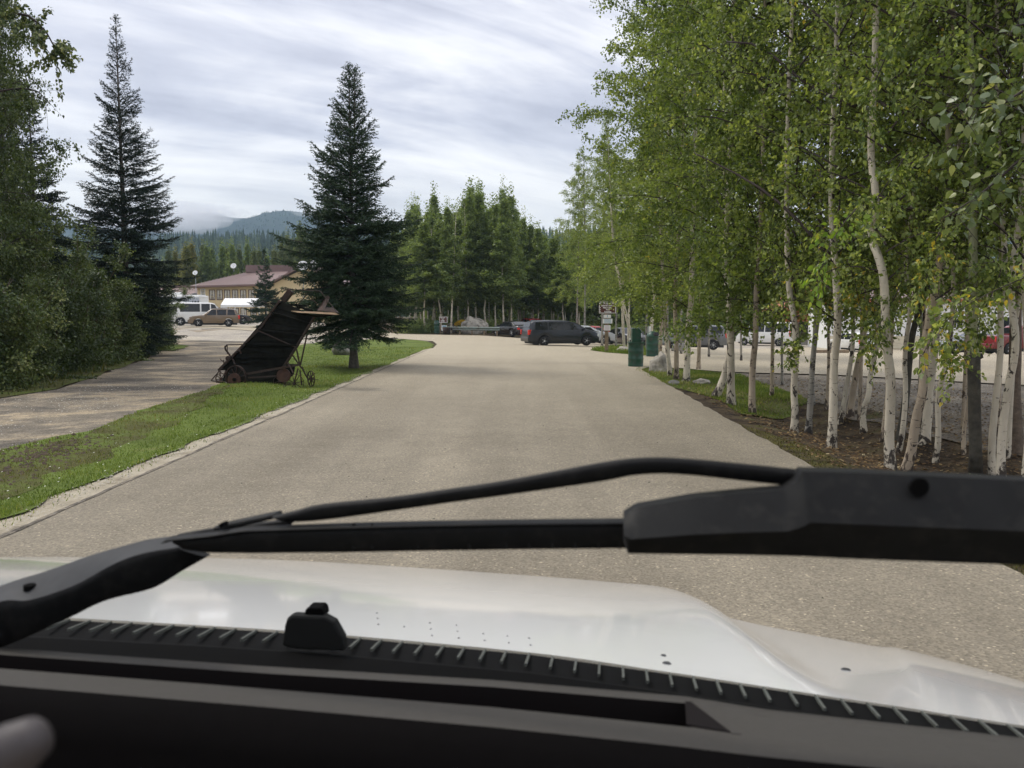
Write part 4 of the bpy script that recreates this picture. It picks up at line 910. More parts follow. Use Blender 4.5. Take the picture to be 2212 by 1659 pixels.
for x, d, v_, s_, zs in [(330, 50, 2, 0.8, 0.56), (290, 47, 2, 0.85, 0.66), (240, 43, 2, 0.85, 0.74), (190, 39, 2, 0.9, 0.76), (140, 35, 2, 0.9, 0.76), (80, 32, 2, 0.95, 0.78), (20, 29, 2, 0.95, 0.82), (-50, 27, 2, 1, 0.9),
                    (210, 50, 2, 1, 0.85), (130, 45, 2, 1, 0.9), (40, 38, 2, 1.05, 0.95), (-60, 34, 2, 1.1, 1.1), (60, 52, 2, 1.1, 1.0)]:
    bush(x, d, v_, s_, 'taller dark green alder behind the front bushes of the thicket', group='tall alders of the left thicket', zs=zs)
BV2 = birch_crown(41, 12.0, 2.6, 60, 26000, 0.10)
def tallbirch(x, d, top, cz_, sxy, label, mat, group=None, bark='birch_grey', name='birch_tree', wp=0.12, cat='birch tree', pair=None, hpair=12.0, lean=(0, 0)):
    b = AT(x, d); root = empty(name, b, 0, label, cat, group)
    tb = MB(); n = 9; pts = [Vector((lean[0] * (k / n) ** 1.3 + rnd.gauss(0, .04) * (k > 1), lean[1] * (k / n) ** 1.3, -0.3 + (top * 0.93 + 0.3) * k / n)) for k in range(n + 1)]
    tb.tube(pts, [wp * (1 - 0.9 * k / n) + 0.006 for k in range(n + 1)], 8); tb.build('trunk', MT[bark], root, smooth=True)
    for nm, me, mt in zip(('branches', 'crown'), pair or BV2, (MT['twig'], MT[mat])):
        o = bpy.data.objects.new(nm, me)
        if len(me.materials) == 0: me.materials.append(None)
        o.material_slots[0].link = 'OBJECT'; o.material_slots[0].material = mt
        link(o); o.parent = root; o['kind'] = 'stuff'; o.location = (0, 0, cz_); o.scale = (sxy, sxy, (top - cz_) / hpair); o.rotation_euler = (lean[1] * -0.05, lean[0] * 0.05, rnd.uniform(0, 6.28))
    return root
for x, d, tp, s_ in [(12, 27, 14.5, 0.78), (35, 30, 15.5, 0.6), (-50, 25, 14, 0.9), (-20, 33, 15, 0.8), (-90, 30, 15, 1.0), (-30, 40, 16, 0.9)]:
    tallbirch(x, d, tp, 2.5, s_, 'tall dark birch at the left frame edge above the thicket', 'bush_leaf', 'tall birches at the left frame edge')
spray('birch_limb', [(-20, 40, 24), (50, 25, 24), (95, 60, 24), (125, 115, 24)], 'leafy limb sticking out over the sky at the upper left corner', 'limb', MT['bush_leaf'], 2000, 0.11, 1.1, 0.05, seed=12)
spray('birch_limb', [(-20, 200, 24), (40, 190, 24), (80, 195, 24), (100, 215, 24)], 'nearly bare twiggy limb against the sky at upper left', 'limb', MT['bush_leaf'], 160, 0.09, 0.9, 0.03, seed=13)

# ---- the grove behind the guardrail, and tree lines
print('grove')
def crown_far(seed, h, r, n, leaf, prof=None):
    return birch_crown(seed, h, r, 46, n, leaf, prof=prof, sub=7, droop=0.3, up=1.15, hang=0.1)
slim = lambda t: max(0.04, 1.1 * (1 - t) ** 0.8 * min(1, 0.7 + 1.2 * t))
WV = [crown_far(51, 14.0, 2.6, 15000, 0.20, slim), crown_far(52, 14.0, 3.0, 16000, 0.20, slim), crown_far(53, 14.0, 2.2, 14000, 0.19, slim)]
topf = lerp_prof([(880, 470), (900, 432), (935, 425), (960, 440), (985, 418), (1010, 416), (1030, 412), (1060, 440), (1088, 416), (1110, 430), (1130, 470), (1170, 500), (1210, 495), (1250, 480), (1300, 470), (1400, 480), (1800, 500), (2400, 480)])
def grove(x, d, mat, label, group, ddy=0, s_=1.0, cz_=3.2, bark='birch'):
    b = AT(x, d); top = CAMH + (675 - topf(x) - ddy) / F * d - b.z
    v_ = rnd.choice(WV)
    return tallbirch(x, d, top, cz_, s_, label, mat, group, bark=bark, pair=v_, hpair=14.0, wp=0.10, lean=(rnd.gauss(0, 0.3), 0))
for i, x in enumerate([900, 918, 936, 955, 975, 992, 1012, 1030, 1050, 1070, 1088, 1105, 1124, 1145, 1170, 1192, 1215]):
    grove(x, rnd.uniform(82, 90) + (8 if x > 1120 else 0), 'wood_leaf', ORD[i] + ' birch from the double-topped spruce in the front rank of the grove', 'front rank of the grove', rnd.uniform(-10, 56), rnd.uniform(0.95, 1.25), cz_=rnd.uniform(2.4, 3.4))
for i in range(26):
    x = 885 + i * 14.5 + rnd.uniform(-5, 5)
    grove(x, rnd.uniform(92, 104), 'wood_leaf', 'birch deeper in the dark grove behind the guardrail', 'inner trees of the grove', rnd.uniform(-8, 50), rnd.uniform(0.95, 1.2), cz_=2.6)
for i in range(22):
    x = 850 + i * 20 + rnd.uniform(-6, 6)
    grove(x, rnd.uniform(108, 125), rnd.choice(['wood_leaf', 'wood_leaf', 'olive_leaf']), 'far birch closing the back of the grove', 'back of the grove', rnd.uniform(14, 60), 1.3, cz_=1.5)
for i in range(34):
    x = 1290 + i * 32 + rnd.uniform(-9, 9)
    grove(x, rnd.uniform(98, 125), rnd.choice(['wood_leaf', 'wood_leaf', 'bush_leaf']), 'tree of the dark wood behind the parking yard', 'wood behind the parking yard', rnd.uniform(0, 50), 1.4, cz_=1.2)
# leafy trees behind the cream building
for i in range(26):
    x = 345 + i * 14 + rnd.uniform(-5, 5); d = rnd.uniform(150, 178); b = AT(x, d)
    ty = lerp_prof([(345, 560), (385, 540), (420, 525), (470, 535), (540, 530), (600, 545), (640, 500), (720, 520)])(x) + rnd.uniform(-6, 14)
    top = CAMH + (675 - ty) / F * d - b.z
    yl = 380 < x < 425
    tallbirch(x, d, top, 1.5, 1.25, 'yellowing birch left of the satellite dish pole' if yl else 'mid green tree in the row behind the cream building', 'yellow_leaf' if yl else rnd.choice(['olive_leaf', 'olive_leaf', 'wood_leaf']), 'yellowing birches behind the building' if yl else 'trees behind the cream building', pair=rnd.choice(WV), hpair=14.0, wp=0.12)
# shrubs at the foot of the grove and along the yard
BSH = bush_variant(35, 1.6, 2.6, 9, 5000, 0.11)
for x, d in [(895, 84), (912, 84), (930, 86), (948, 88), (985, 92), (1060, 90), (1095, 94), (1215, 96), (1240, 92), (1330, 78), (1590, 100), (1720, 92), (1745, 92), (1765, 93), (1790, 93)] + [(x_, 98) for x_ in range(880, 1420, 30)]:
    root = empty('shrub', AT(x, d), 0, 'low green shrub growing at the foot of the grove and yard trees', 'shrub', 'low shrubs under the grove')
    place(BSH, ('stems', 'leaves'), (MT['brown_bark'], MT['wood_leaf']), root, (1.1, 1.1, rnd.uniform(0.8, 1.2)), rnd.uniform(0, 6.28))
# undergrowth darkening the inside of the woods (dense mass nobody could count)
X = R.uniform(-45, 95, 26000); Y = R.uniform(99, 135, 26000); Z = hgt(X, Y) + R.uniform(0, 5.2, 26000) * R.uniform(0.2, 1, 26000)
k = (X > -12)
X, Y, Z = X[k], Y[k], Z[k]; n = len(X)
o = meshobj('undergrowth', leaf_mesh('undergrowth', np.stack([X, Y, Z], 1), R.normal(size=(n, 3)), R.uniform(0.3, 0.7, n), 0.7, R.uniform(0, 0.6, n)), MT['wood_leaf'])
tag(o, 'dark leafy undergrowth filling the inside of the wood', 'undergrowth', kind='stuff')

# ---- far forest and hills
def conifer_field(name, pts, hh, label, mat, tiers=4, sides=5):
    vs = []; qs = []; tn = []; b = 0
    for (x, y, z) in pts:
        h_ = hh * rnd.uniform(0.55, 1.15); r_ = h_ * rnd.uniform(0.13, 0.2); a0 = rnd.random() * 6; tt = rnd.random()
        for k in range(tiers):
            zb = z + h_ * (0.08 + 0.22 * k); zt = z + h_ * min(1.0, 0.40 + 0.21 * k); rr = r_ * (1 - 0.22 * k)
            for j in range(sides):
                a = a0 + k + 6.283 * j / sides; j2 = a + 6.283 / sides; w_ = rr * rnd.uniform(0.75, 1.2)
                vs += [(x + math.cos(a) * w_, y + math.sin(a) * w_, zb), (x + math.cos(j2) * rr, y + math.sin(j2) * rr, zb), (x, y, zt)]
                qs.append((b, b + 1, b + 2)); tn.append(min(1, max(0, tt * 0.7 + rnd.uniform(0, 0.3)))); b += 3
    o = meshobj(name, np_mesh(name, np.array(vs), tris=np.array(qs), tint=tn), mat)
    return tag(o, label, 'forest', kind='stuff')
def hill_h(x, y):
    px = CX + x / y * F
    # ridge heights follow the skyline of the range
    ty = lerp_prof([(-1500, 470), (0, 478), (170, 474), (300, 492), (370, 488), (400, 471), (430, 463), (470, 461), (505, 468), (530, 476), (556, 474), (590, 462), (620, 457), (650, 458), (680, 466), (720, 478), (800, 492), (1000, 505), (1200, 512), (1800, 520), (3000, 520)])(px)
    return (675 - ty) / F * 2100
hx = np.linspace(-3600, 2600, 150); hy = np.linspace(1250, 3000, 40)
vs = []
for yy in hy:
    for xx in hx:
        c = math.exp(-((yy - 2100) / 420.0) ** 2)
        z = hill_h(xx * 2100 / max(yy, 2100), 2100) * c * (1 + 0.16 * mnoise.fractal(Vector((xx / 260, yy / 260, 0)), 0.8, 2.2, 5) * (0.25 + 0.75 * (1 - c)))
        vs.append((xx, yy, z - 2))
idx = np.arange(len(vs)).reshape(len(hy), len(hx))
MT['hill'] = soil_mat('forested_hillside', [(0.35, (0.010, 0.020, 0.016)), (0.5, (0.02, 0.034, 0.024)), (0.65, (0.034, 0.05, 0.03))], 0.02, 0.2)
o = meshobj('hills', np_mesh('hills', vs, quads=np.stack([idx[:-1, :-1], idx[:-1, 1:], idx[1:, 1:], idx[1:, :-1]], -1).reshape(-1, 4), smooth=True), MT['hill']); o['kind'] = 'structure'
pts = []
for _ in range(2600):
    y = rnd.uniform(1650, 2120); px_ = rnd.uniform(100, 1300); x = (px_ - CX) / F * y
    c = math.exp(-((y - 2100) / 420.0) ** 2)
    pts.append((x, y, hill_h(x * 2100 / max(y, 2100), 2100) * c * 0.99 - 4))
conifer_field('ridge_trees', pts, 13, 'tiny conifers bristling over the misty mountain slopes', MT['needle'], 2, 3)
# foreland: a wooded rise in front of the range
fy = np.linspace(260, 1250, 30); fx = np.linspace(-1400, 1300, 90); vs = []
def fore_h(x, y):
    t = min(1, max(0, (y - 260) / 520)); px = CX + x / y * F
    ty = lerp_prof([(0, 512), (400, 508), (640, 503), (880, 500), (1050, 500), (1180, 500), (1260, 496), (1500, 520), (2300, 540)])(px)
    hh = (675 - ty) / F * 780 - 11
    return hh * ss(t) + 2.2 * mnoise.noise(Vector((x / 60, y / 60, 4)))
for yy in fy:
    for xx in fx: vs.append((xx, yy, fore_h(xx, yy) - 1.5))
idx = np.arange(len(vs)).reshape(len(fy), len(fx))
o = meshobj('wooded_rise', np_mesh('wooded_rise', vs, quads=np.stack([idx[:-1, :-1], idx[:-1, 1:], idx[1:, 1:], idx[1:, :-1]], -1).reshape(-1, 4), smooth=True), MT['hill']); o['kind'] = 'structure'
pts = []
for _ in range(5200):
    y = 260 * (1050 / 260) ** rnd.random(); px_ = rnd.uniform(-60, 1500); x = (px_ - CX) / F * y
    pts.append((x, y, fore_h(x, y) - 1))
conifer_field('far_forest', pts, 13, 'dark spruce forest on the rise before the mountains', MT['needle'], 4, 5)
# ------------------------------------------------------------------ paints
print('objects')
P_ = lambda n, c, r=0.35, **k: simple(n, c, r, **k)
MT['glass'] = simple('dark_glass', (0.012, 0.014, 0.016), 0.08, spec=0.45, var=0.2)
MT['glass_pale'] = simple('window_pane', (0.16, 0.19, 0.20), 0.12, spec=0.8, var=0.5, nscale=0.8)
MT['rubber'] = simple('tyre_rubber', (0.018, 0.018, 0.018), 0.85, var=0.2)
MT['alloy'] = simple('alloy_wheel', (0.68, 0.68, 0.68), 0.4, metal=0.15, var=0.08)
MT['trim'] = simple('dark_trim', (0.025, 0.026, 0.028), 0.6, var=0.2)
MT['white_paint'] = P_('white_paint', (0.74, 0.74, 0.72), 0.3, coat=0.5, var=0.03)
MT['navy_paint'] = P_('charcoal_blue_paint', (0.007, 0.010, 0.016), 0.3, coat=0.25, var=0.08)
MT['black_paint'] = P_('black_paint', (0.012, 0.010, 0.012), 0.25, coat=0.8, var=0.1)
MT['tan_paint'] = P_('tan_paint', (0.17, 0.12, 0.075), 0.35, coat=0.5, var=0.06)
MT['tan_low'] = P_('grey_brown_cladding', (0.07, 0.065, 0.055), 0.6, var=0.1)
MT['grey_paint'] = P_('grey_paint', (0.13, 0.135, 0.14), 0.3, coat=0.6, var=0.06)
MT['silver_paint'] = P_('silver_paint', (0.42, 0.44, 0.45), 0.3, coat=0.5, var=0.05)
MT['red_paint'] = P_('red_paint', (0.40, 0.02, 0.015), 0.3, coat=0.6, var=0.1)
MT['maroon_paint'] = P_('maroon_paint', (0.16, 0.012, 0.015), 0.3, coat=0.6, var=0.1)
MT['red_lens'] = simple('red_lens', (0.62, 0.03, 0.02), 0.2, var=0.1)
MT['clear_lens'] = simple('clear_lens', (0.62, 0.62, 0.58), 0.12, var=0.1)
MT['amber_lens'] = simple('amber_lens', (0.6, 0.2, 0.03), 0.2, var=0.1)
MT['plate'] = simple('yellow_plate', (0.65, 0.38, 0.05), 0.5, var=0.05)
MT['green_paint'] = simple('green_barrel_paint', (0.012, 0.062, 0.035), 0.42, var=0.25, nscale=4, dirt=(0.05, 0.055, 0.045), dscale=5, bmp=0.1)
MT['rust'] = simple('rusty_iron', (0.030, 0.018, 0.013), 0.85, var=0.5, nscale=7, bmp=0.4, dirt=(0.06, 0.027, 0.016), dscale=3)
MT['oldwood'] = simple('black_old_boards', (0.0075, 0.0078, 0.006), 0.95, spec=0.1, var=0.5, nscale=5, bmp=0.6)
MT['red_rust'] = simple('red_rust', (0.06, 0.028, 0.018), 0.85, var=0.4, nscale=7, bmp=0.4)
MT['barewood'] = simple('bare_planks', (0.42, 0.29, 0.18), 0.8, var=0.25, nscale=6, bmp=0.4)
MT['postwood'] = simple('post_wood', (0.22, 0.165, 0.11), 0.85, var=0.3, nscale=8, bmp=0.5)
MT['sign_brown'] = simple('sign_brown', (0.085, 0.022, 0.014), 0.5, var=0.08)
MT['sign_white'] = simple('sign_white', (0.78, 0.78, 0.76), 0.5, var=0.04)
MT['ink'] = simple('black_ink', (0.02, 0.02, 0.02), 0.6, var=0.1)
MT['blue_ink'] = simple('blue_ink', (0.05, 0.28, 0.42), 0.6, var=0.1)
MT['pink_ink'] = simple('faded_ink', (0.45, 0.3, 0.38), 0.6, var=0.1)
MT['steel'] = simple('galvanised_steel', (0.30, 0.33, 0.33), 0.5, metal=0.4, var=0.2, nscale=2)
MT['rail_green'] = simple('weathered_rail', (0.17, 0.21, 0.19), 0.55, metal=0.2, var=0.25, nscale=2, dirt=(0.10, 0.08, 0.06), dscale=2)
MT['cream'] = simple('cream_siding', (0.66, 0.53, 0.31), 0.75, var=0.07, nscale=1.0)
MT['cream_pale'] = simple('pale_cream_siding', (0.62, 0.56, 0.42), 0.75, var=0.07, nscale=1.0)
MT['roof'] = simple('maroon_metal_roof', (0.18, 0.115, 0.105), 0.55, var=0.12, nscale=0.8)
MT['brown_trim'] = simple('brown_trim', (0.12, 0.07, 0.045), 0.6, var=0.15)
MT['curtain'] = simple('curtain', (0.55, 0.55, 0.52), 0.9, var=0.25, nscale=6)
MT['log'] = simple('orange_logs', (0.42, 0.14, 0.05), 0.6, var=0.25, nscale=3, bmp=0.2)
MT['white_siding'] = simple('white_siding', (0.80, 0.80, 0.78), 0.7, var=0.03)
MT['canvas'] = simple('white_canvas', (0.80, 0.80, 0.79), 0.8, var=0.03)
MT['concrete'] = simple('concrete', (0.36, 0.33, 0.28), 0.85, var=0.15)
MT['rv_grey'] = simple('rv_grey_graphic', (0.42, 0.45, 0.50), 0.4, var=0.04)
MT['rv_blue'] = simple('rv_dark_skirt', (0.03, 0.04, 0.06), 0.4, var=0.05)
MT['yellow_flower'] = simple('yellow_flowers', (0.75, 0.50, 0.03), 0.8, var=0.3, nscale=20)

def text(s, size, mat, parent, loc, rot=(math.pi / 2, 0, 0), name='lettering', xs=1.0, bold=0.0):
    cu = bpy.data.curves.new(name, 'FONT'); cu.body = s; cu.size = size; cu.align_x = 'CENTER'; cu.align_y = 'CENTER'; cu.resolution_u = 2; cu.offset = bold; cu.extrude = 0.002
    t = bpy.data.objects.new(name, cu); me = bpy.data.meshes.new_from_object(t); me.name = name
    bpy.data.objects.remove(t); bpy.data.curves.remove(cu)
    me.materials.clear(); o = meshobj(name, me, mat, parent); o.location = loc; o.rotation_euler = rot; o.scale = (xs, 1, 1); return o

# ------------------------------------------------------------------ cars
def face_rz(v): return math.atan2(v[1], v[0])
def car(name, kind, loc, rz, paint, label, cat, group=None, low=None, scale=1.0, plate_rear=False, plate_front=False, rack=False, doors=True, rims=5):
    S = {
     'minivan': dict(L=5.15, W=1.98, H=1.75, belt=1.06, sill=0.30, wr=0.345, fx=1.62, rx=-1.46, tumble=0.20,
        top=[(-2.57, .62), (-2.56, .95), (-2.50, 1.15), (-2.33, 1.60), (-2.15, 1.71), (-1, 1.75), (.3, 1.72), (.8, 1.60), (1.62, 1.14), (2.25, .97), (2.48, .82), (2.57, .5)],
        side=[(-2.12, -1.22, -2.05, -1.22), (-1.12, -.08, -1.12, -.08), (.02, 1.02, .02, .62)], ws=(.78, 1.58), rw=(-2.46, -2.30), dx=[(-1.16, -.04), (-.02, 1.1)]),
     'suv': dict(L=4.5, W=1.84, H=1.70, belt=1.02, sill=0.34, wr=0.355, fx=1.36, rx=-1.26, tumble=0.22,
        top=[(-2.25, .62), (-2.24, .95), (-2.16, 1.1), (-1.93, 1.55), (-1.75, 1.64), (-.6, 1.70), (.2, 1.65), (.95, 1.10), (1.85, .98), (2.12, .88), (2.25, .55)],
        side=[(-1.92, -1.18, -1.75, -1.22), (-1.08, -.30, -1.10, -.28), (-.22, .74, -.20, .22)], ws=(.22, .92), rw=(-2.12, -1.93), dx=[(-1.0, -.27), (-.24, .8)]),
     'bigsuv': dict(L=4.8, W=1.94, H=1.86, belt=1.18, sill=0.36, wr=0.375, fx=1.48, rx=-1.40, tumble=0.20,
        top=[(-2.40, .62), (-2.39, 1.1), (-2.33, 1.25), (-2.12, 1.72), (-2.0, 1.80), (-.6, 1.86), (.2, 1.80), (.95, 1.28), (2.1, 1.18), (2.33, 1.02), (2.40, .5)],
        side=[(-2.08, -1.22, -1.98, -1.22), (-1.12, -.26, -1.12, -.26), (-.17, .80, -.17, .25)], ws=(.22, .9), rw=(-2.30, -2.12), dx=[(-1.05, -.22), (-.19, .85)]),
     'van': dict(L=5.6, W=2.02, H=2.12, belt=1.22, sill=0.36, wr=0.37, fx=1.75, rx=-1.70, tumble=0.16,
        top=[(-2.80, .55), (-2.79, 1.2), (-2.72, 1.95), (-2.6, 2.07), (-1.5, 2.12), (.9, 2.10), (1.25, 2.0), (1.85, 1.36), (2.05, 1.26), (2.62, 1.1), (2.76, .9), (2.80, .5)],
        side=[(-2.5, -1.95, -2.5, -1.95), (-1.7, .0, -1.7, .0), (.12, .85, .12, .85), (.95, 1.70, .95, 1.30)], ws=(1.28, 1.82), rw=(-2.78, -2.73), dx=[(.06, .9), (.92, 1.78)]),
     'transit': dict(L=5.9, W=2.05, H=2.45, belt=1.38, sill=0.36, wr=0.36, fx=1.95, rx=-1.75, tumble=0.20,
        top=[(-2.95, .55), (-2.94, 1.3), (-2.88, 2.3), (-2.75, 2.41), (-1.5, 2.45), (.8, 2.43), (1.2, 2.3), (2.1, 1.42), (2.6, 1.22), (2.9, .9), (2.95, .5)],
        side=[(-2.7, -1.6, -2.7, -1.6), (-1.5, -.3, -1.5, -.3), (-.2, .8, -.2, .8), (.9, 1.9, .9, 1.3)], ws=(1.25, 2.0), rw=(-2.93, -2.88), dx=[(-.25, .85)]),
     'sedan': dict(L=4.85, W=1.86, H=1.46, belt=.93, sill=0.28, wr=0.335, fx=1.48, rx=-1.38, tumble=0.24,
        top=[(-2.42, .55), (-2.40, .90), (-2.3, 1.0), (-1.80, 1.06), (-1.05, 1.38), (-.3, 1.46), (.25, 1.43), (1.15, 1.0), (2.05, .88), (2.33, .72), (2.42, .45)],
        side=[(-1.45, -1.0, -1.15, -1.0), (-.92, -.20, -.92, -.20), (-.12, .88, -.12, .32)], ws=(.33, 1.08), rw=(-1.72, -1.12), dx=[(-1.0, -.17), (-.15, .85)]),
     'pickup': dict(L=5.6, W=1.98, H=1.88, belt=1.22, sill=0.42, wr=0.39, fx=1.80, rx=-1.70, tumble=0.20,
        top=[(-2.80, .60), (-2.79, 1.18), (-2.7, 1.24), (-.95, 1.24), (-.85, 1.75), (-.7, 1.86), (.3, 1.88), (.95, 1.28), (2.45, 1.18), (2.72, 1.0), (2.80, .5)],
        side=[(-.72, .02, -.72, .02), (.1, .85, .1, .3)], ws=(.34, .92), rw=(-.93, -.86), dx=[(-.7, .05), (.07, .95)]),
    }[kind]
    Lc, W, Hh, belt, sill, wr = S['L'], S['W'], S['H'], S['belt'], S['sill'], S['wr']
    tx = [p[0] for p in S['top']]; tz = [p[1] for p in S['top']]
    top = lambda x: float(np.interp(x, tx, tz))
    def hw(x):
        e_ = abs(x) / (Lc / 2); return W / 2 * (1 - 0.16 * max(0, (e_ - 0.72) / 0.28) ** 2.4)
    def ring(x):
        z0 = sill
        for wx in (S['fx'], S['rx']):
            dd = (wr + 0.06) ** 2 - (x - wx) ** 2
            if dd > 0: z0 = max(z0, wr + math.sqrt(dd))
        zt = max(top(x), z0 + 0.06); zb = min(belt, zt - 0.03); w_ = hw(x); wt = w_ * .97 - S['tumble'] * max(0, zt - zb) / (Hh - belt)
        z0 = min(z0, zb - 0.02)
        g = zb - z0
        rr = min(0.10, (zt - zb) * 0.5 + 0.02)
        return [(w_ * .95, z0), (w_, z0 + g * .3), (w_ * 1.0, z0 + g * .7), (w_ * .975, zb), (wt + 0.02, zt - rr * .75), (wt - rr * .5, zt - rr * .18), (wt * .6, zt), (0, zt + 0.015)]
    xs = sorted(set([round(v, 3) for v in np.linspace(-Lc / 2, Lc / 2, 84)] + tx))
    rings = [ring(x) for x in xs]
    b = MB(); rows = []
    for x, r_ in zip(xs, rings):
        rows.append([(x, y, z) for y, z in r_] + [(x, -y, z) for y, z in r_[::-1][1:]])
    b.grid(rows); n = len(rows[0])
    b.f.append(tuple(range(n))); b.f.append(tuple(range((len(rows) - 1) * n, len(rows) * n))[::-1])
    root = empty(name, loc, rz, label, cat, group); root.scale = (scale,) * 3
    body = b.build('body', paint, root); auto_smooth(body, 38)
    u = MB(); u.box((0, 0, sill * .5 + wr * .62), (Lc * .9, W * .80, wr * 1.2)); u.build('underbody', MT['trim'], root)
    def sy(x, z):
        r_ = ring(x); return float(np.interp(z, [q[1] for q in r_[:6]], [q[0] for q in r_[:6]]))
    def patch(x0, x1, u0, u1, zl, zh, off, sgn, nx=6, nz=3):
        rws = []
        for j in range(nz + 1):
            f = j / nz; row = []
            for i in range(nx + 1):
                xa = x0 + (x1 - x0) * i / nx; xb = u0 + (u1 - u0) * i / nx; x = xa + (xb - xa) * f
                za, zb_ = zl, min(zh, top(x) - 0.07); z = za + (max(zb_, za + .01) - za) * f
                row.append((x, sgn * (sy(x, z) + off), z))
            rws.append(row)
        return rws
    for (a, c, d, e) in S['side']:
        for sgn in (1, -1):
            g_ = MB().grid(patch(a, c, d, e, belt + 0.05, Hh - 0.13, 0.008, sgn)); g_.build('side_window', MT['glass'], root, smooth=True)
    for (nm, (xa, xb)) in (('windshield', S['ws']), ('rear_window', S['rw'])):
        rws = []
        for j in range(6):
            x = xa + (xb - xa) * j / 5; z = top(x); wt = ring(x)[4][0] - 0.09
            dn = 0.014 if nm == 'windshield' else 0.0
            rws.append([(x + (dn if nm == 'windshield' else -0.02), wt * k, z + 0.012 + 0.01 * (1 - abs(k))) for k in (-1, -.5, 0, .5, 1)])
        MB().grid(rws).build(nm, MT['glass'], root, smooth=True)
    if doors:
        for (xa, xb) in S['dx']:
            for sgn in (1, -1):
                dr = MB().grid(patch(xa, xb, xa, xb, sill + .14, belt + 0.0, 0.006, sgn, 6, 5)).build('door', low if low else paint, root, smooth=True) if False else None
                m_ = MB()
                pr = patch(xa, xb, xa, xb, sill + .14, belt - 0.01, 0.006, sgn, 6, 5)
                m_.grid(pr); dr = m_.build('door', paint, root, smooth=True)
                hx = xa + 0.14; hy = sgn * (sy(hx, belt - .12) + .02)
                MB().box((hx, hy, belt - .12), (.16, .03, .03)).build('handle', paint if kind != 'bigsuv' else MT['trim'], dr, bevel=0.005)
    for wx in (S['fx'], S['rx']):
        for sgn in (1, -1):
            y = sgn * (W / 2 - 0.13)
            wh = empty('wheel', (wx, y, wr)); wh.parent = root
            MB().lathe([(wr * .60, -.11), (wr * .93, -.115), (wr, -.08), (wr, .08), (wr * .93, .115), (wr * .60, .11)], 28, axis='Y').build('tyre', MT['rubber'], wh, smooth=True)
            rm = MB(); yo = sgn * .095
            rm.lathe([(wr * .70, -.012), (wr * .70, .012), (wr * .60, .012), (wr * .60, -.012)], 28, (0, yo, 0), 'Y')
            rm.lathe([(wr * .16, -.02), (wr * .16, .02)], 12, (0, yo, 0), 'Y')
            for k in range(rims):
                a = 6.283 * k / rims
                for da in (-.13, .13):
                    rm.bar((wr * .12 * math.cos(a), yo, wr * .12 * math.sin(a)), (wr * .64 * math.cos(a + da), yo, wr * .64 * math.sin(a + da)), 0.03, 0.035)
            rm.build('rim', MT['alloy'], wh)
            MB().lathe([(wr * .62, -.02), (wr * .62, .02)], 20, (0, sgn * 0.02, 0), 'Y').build('brake_disc', MT['trim'], wh)
    xr, xf = -Lc / 2, Lc / 2
    lowm = low or paint
    wb = hw(xf - .1) * 2
    MB().box((xf - .06, 0, sill + .16), (.16, wb * .97, .26)).build('front_bumper', lowm, root, bevel=0.05)
    MB().box((xr + .05, 0, sill + .18), (.16, wb * .97, .26)).build('rear_bumper', lowm if kind != 'van' else MT['steel'], root, bevel=0.04)
    MB().box((xf - .02, 0, (sill + belt) * .5 + .05), (.06, W * .42, .16)).build('grille', MT['trim'], root, bevel=0.01)
    for sgn in (1, -1):
        xx = xf - .16
        MB().box((xx, sgn * (hw(xx) - .14), top(xx) - .16), (.30, .26, .15)).build('headlight', MT['clear_lens'], root, bevel=0.03)
        tl = {'van': (.14, .30), 'transit': (.12, .55), 'minivan': (.22, .34), 'suv': (.22, .34), 'bigsuv': (.18, .34), 'sedan': (.30, .18), 'pickup': (.10, .35)}[kind]
        xx = xr + .09
        MB().box((xx, sgn * (hw(xx) - .075), min(belt - .02, top(xx) - .12) - .10), (tl[0], .17, tl[1])).build('taillight', MT['red_lens'], root, bevel=0.02)
        xm = S['ws'][1] - .22
        MB().box((xm, sgn * (W / 2 + .10), belt + .10), (.12, .22, .16)).build('side_mirror', paint, root, bevel=0.04)
    if plate_rear: MB().box((xr - .035, .25 if kind == 'van' else 0, sill + .45), (.012, .31, .16)).build('license_plate', MT['plate'], root)
    if plate_front: MB().box((xf + .03, 0.15, sill + .20), (.012, .31, .16)).build('license_plate', MT['plate'], root)
    if rack:
        for sgn in (1, -1): MB().bar((-1.6, sgn * .62, Hh + .03), (.1, sgn * .62, Hh + .03), .04, .03).build('roof_rail', MT['trim'], root)
    if kind in ('van', 'transit'):
        for sgn in (1, -1):
            MB().box((xr - .005, sgn * W * .22, 1.62 if kind == 'van' else 1.8), (.02, W * .30, .52)).build('rear_door_window', MT['glass_pale'] if kind == 'van' else MT['glass'], root, bevel=0.03)
    return root
def at_h(x, d): p = AT(x, d); p.z += 0.036; return p
car('minivan', 'minivan', at_h(1209, 57.5), face_rz((math.cos(math.radians(17)), math.sin(math.radians(17)))), MT['navy_paint'], 'charcoal blue minivan parked across the forecourt, nose to the birches', 'minivan', rims=5)
car('sedan', 'sedan', at_h(1106, 78), face_rz((-.52, .85)), MT['black_paint'], 'black sedan seen from behind between guardrail and minivan', 'car', plate_rear=True)
car('wagon', 'suv', at_h(1141, 92), face_rz((-.4, .9)), MT['red_paint'], 'red wagon half hidden behind the black sedan', 'car', doors=False)
car('sedan', 'sedan', at_h(1262, 66), face_rz((1, .12)), MT['silver_paint'], 'silver car poking out beyond the nose of the minivan', 'car', doors=False)
car('sedan', 'sedan', at_h(1283, 73), face_rz((1, .25)), MT['red_paint'], 'red car behind the silver one beyond the minivan', 'car', doors=False)
car('sedan', 'sedan', at_h(1352, 68), face_rz((.3, -.95)), MT['black_paint'], 'dark car under the trees between the sign and the near barrel', 'car', doors=False)
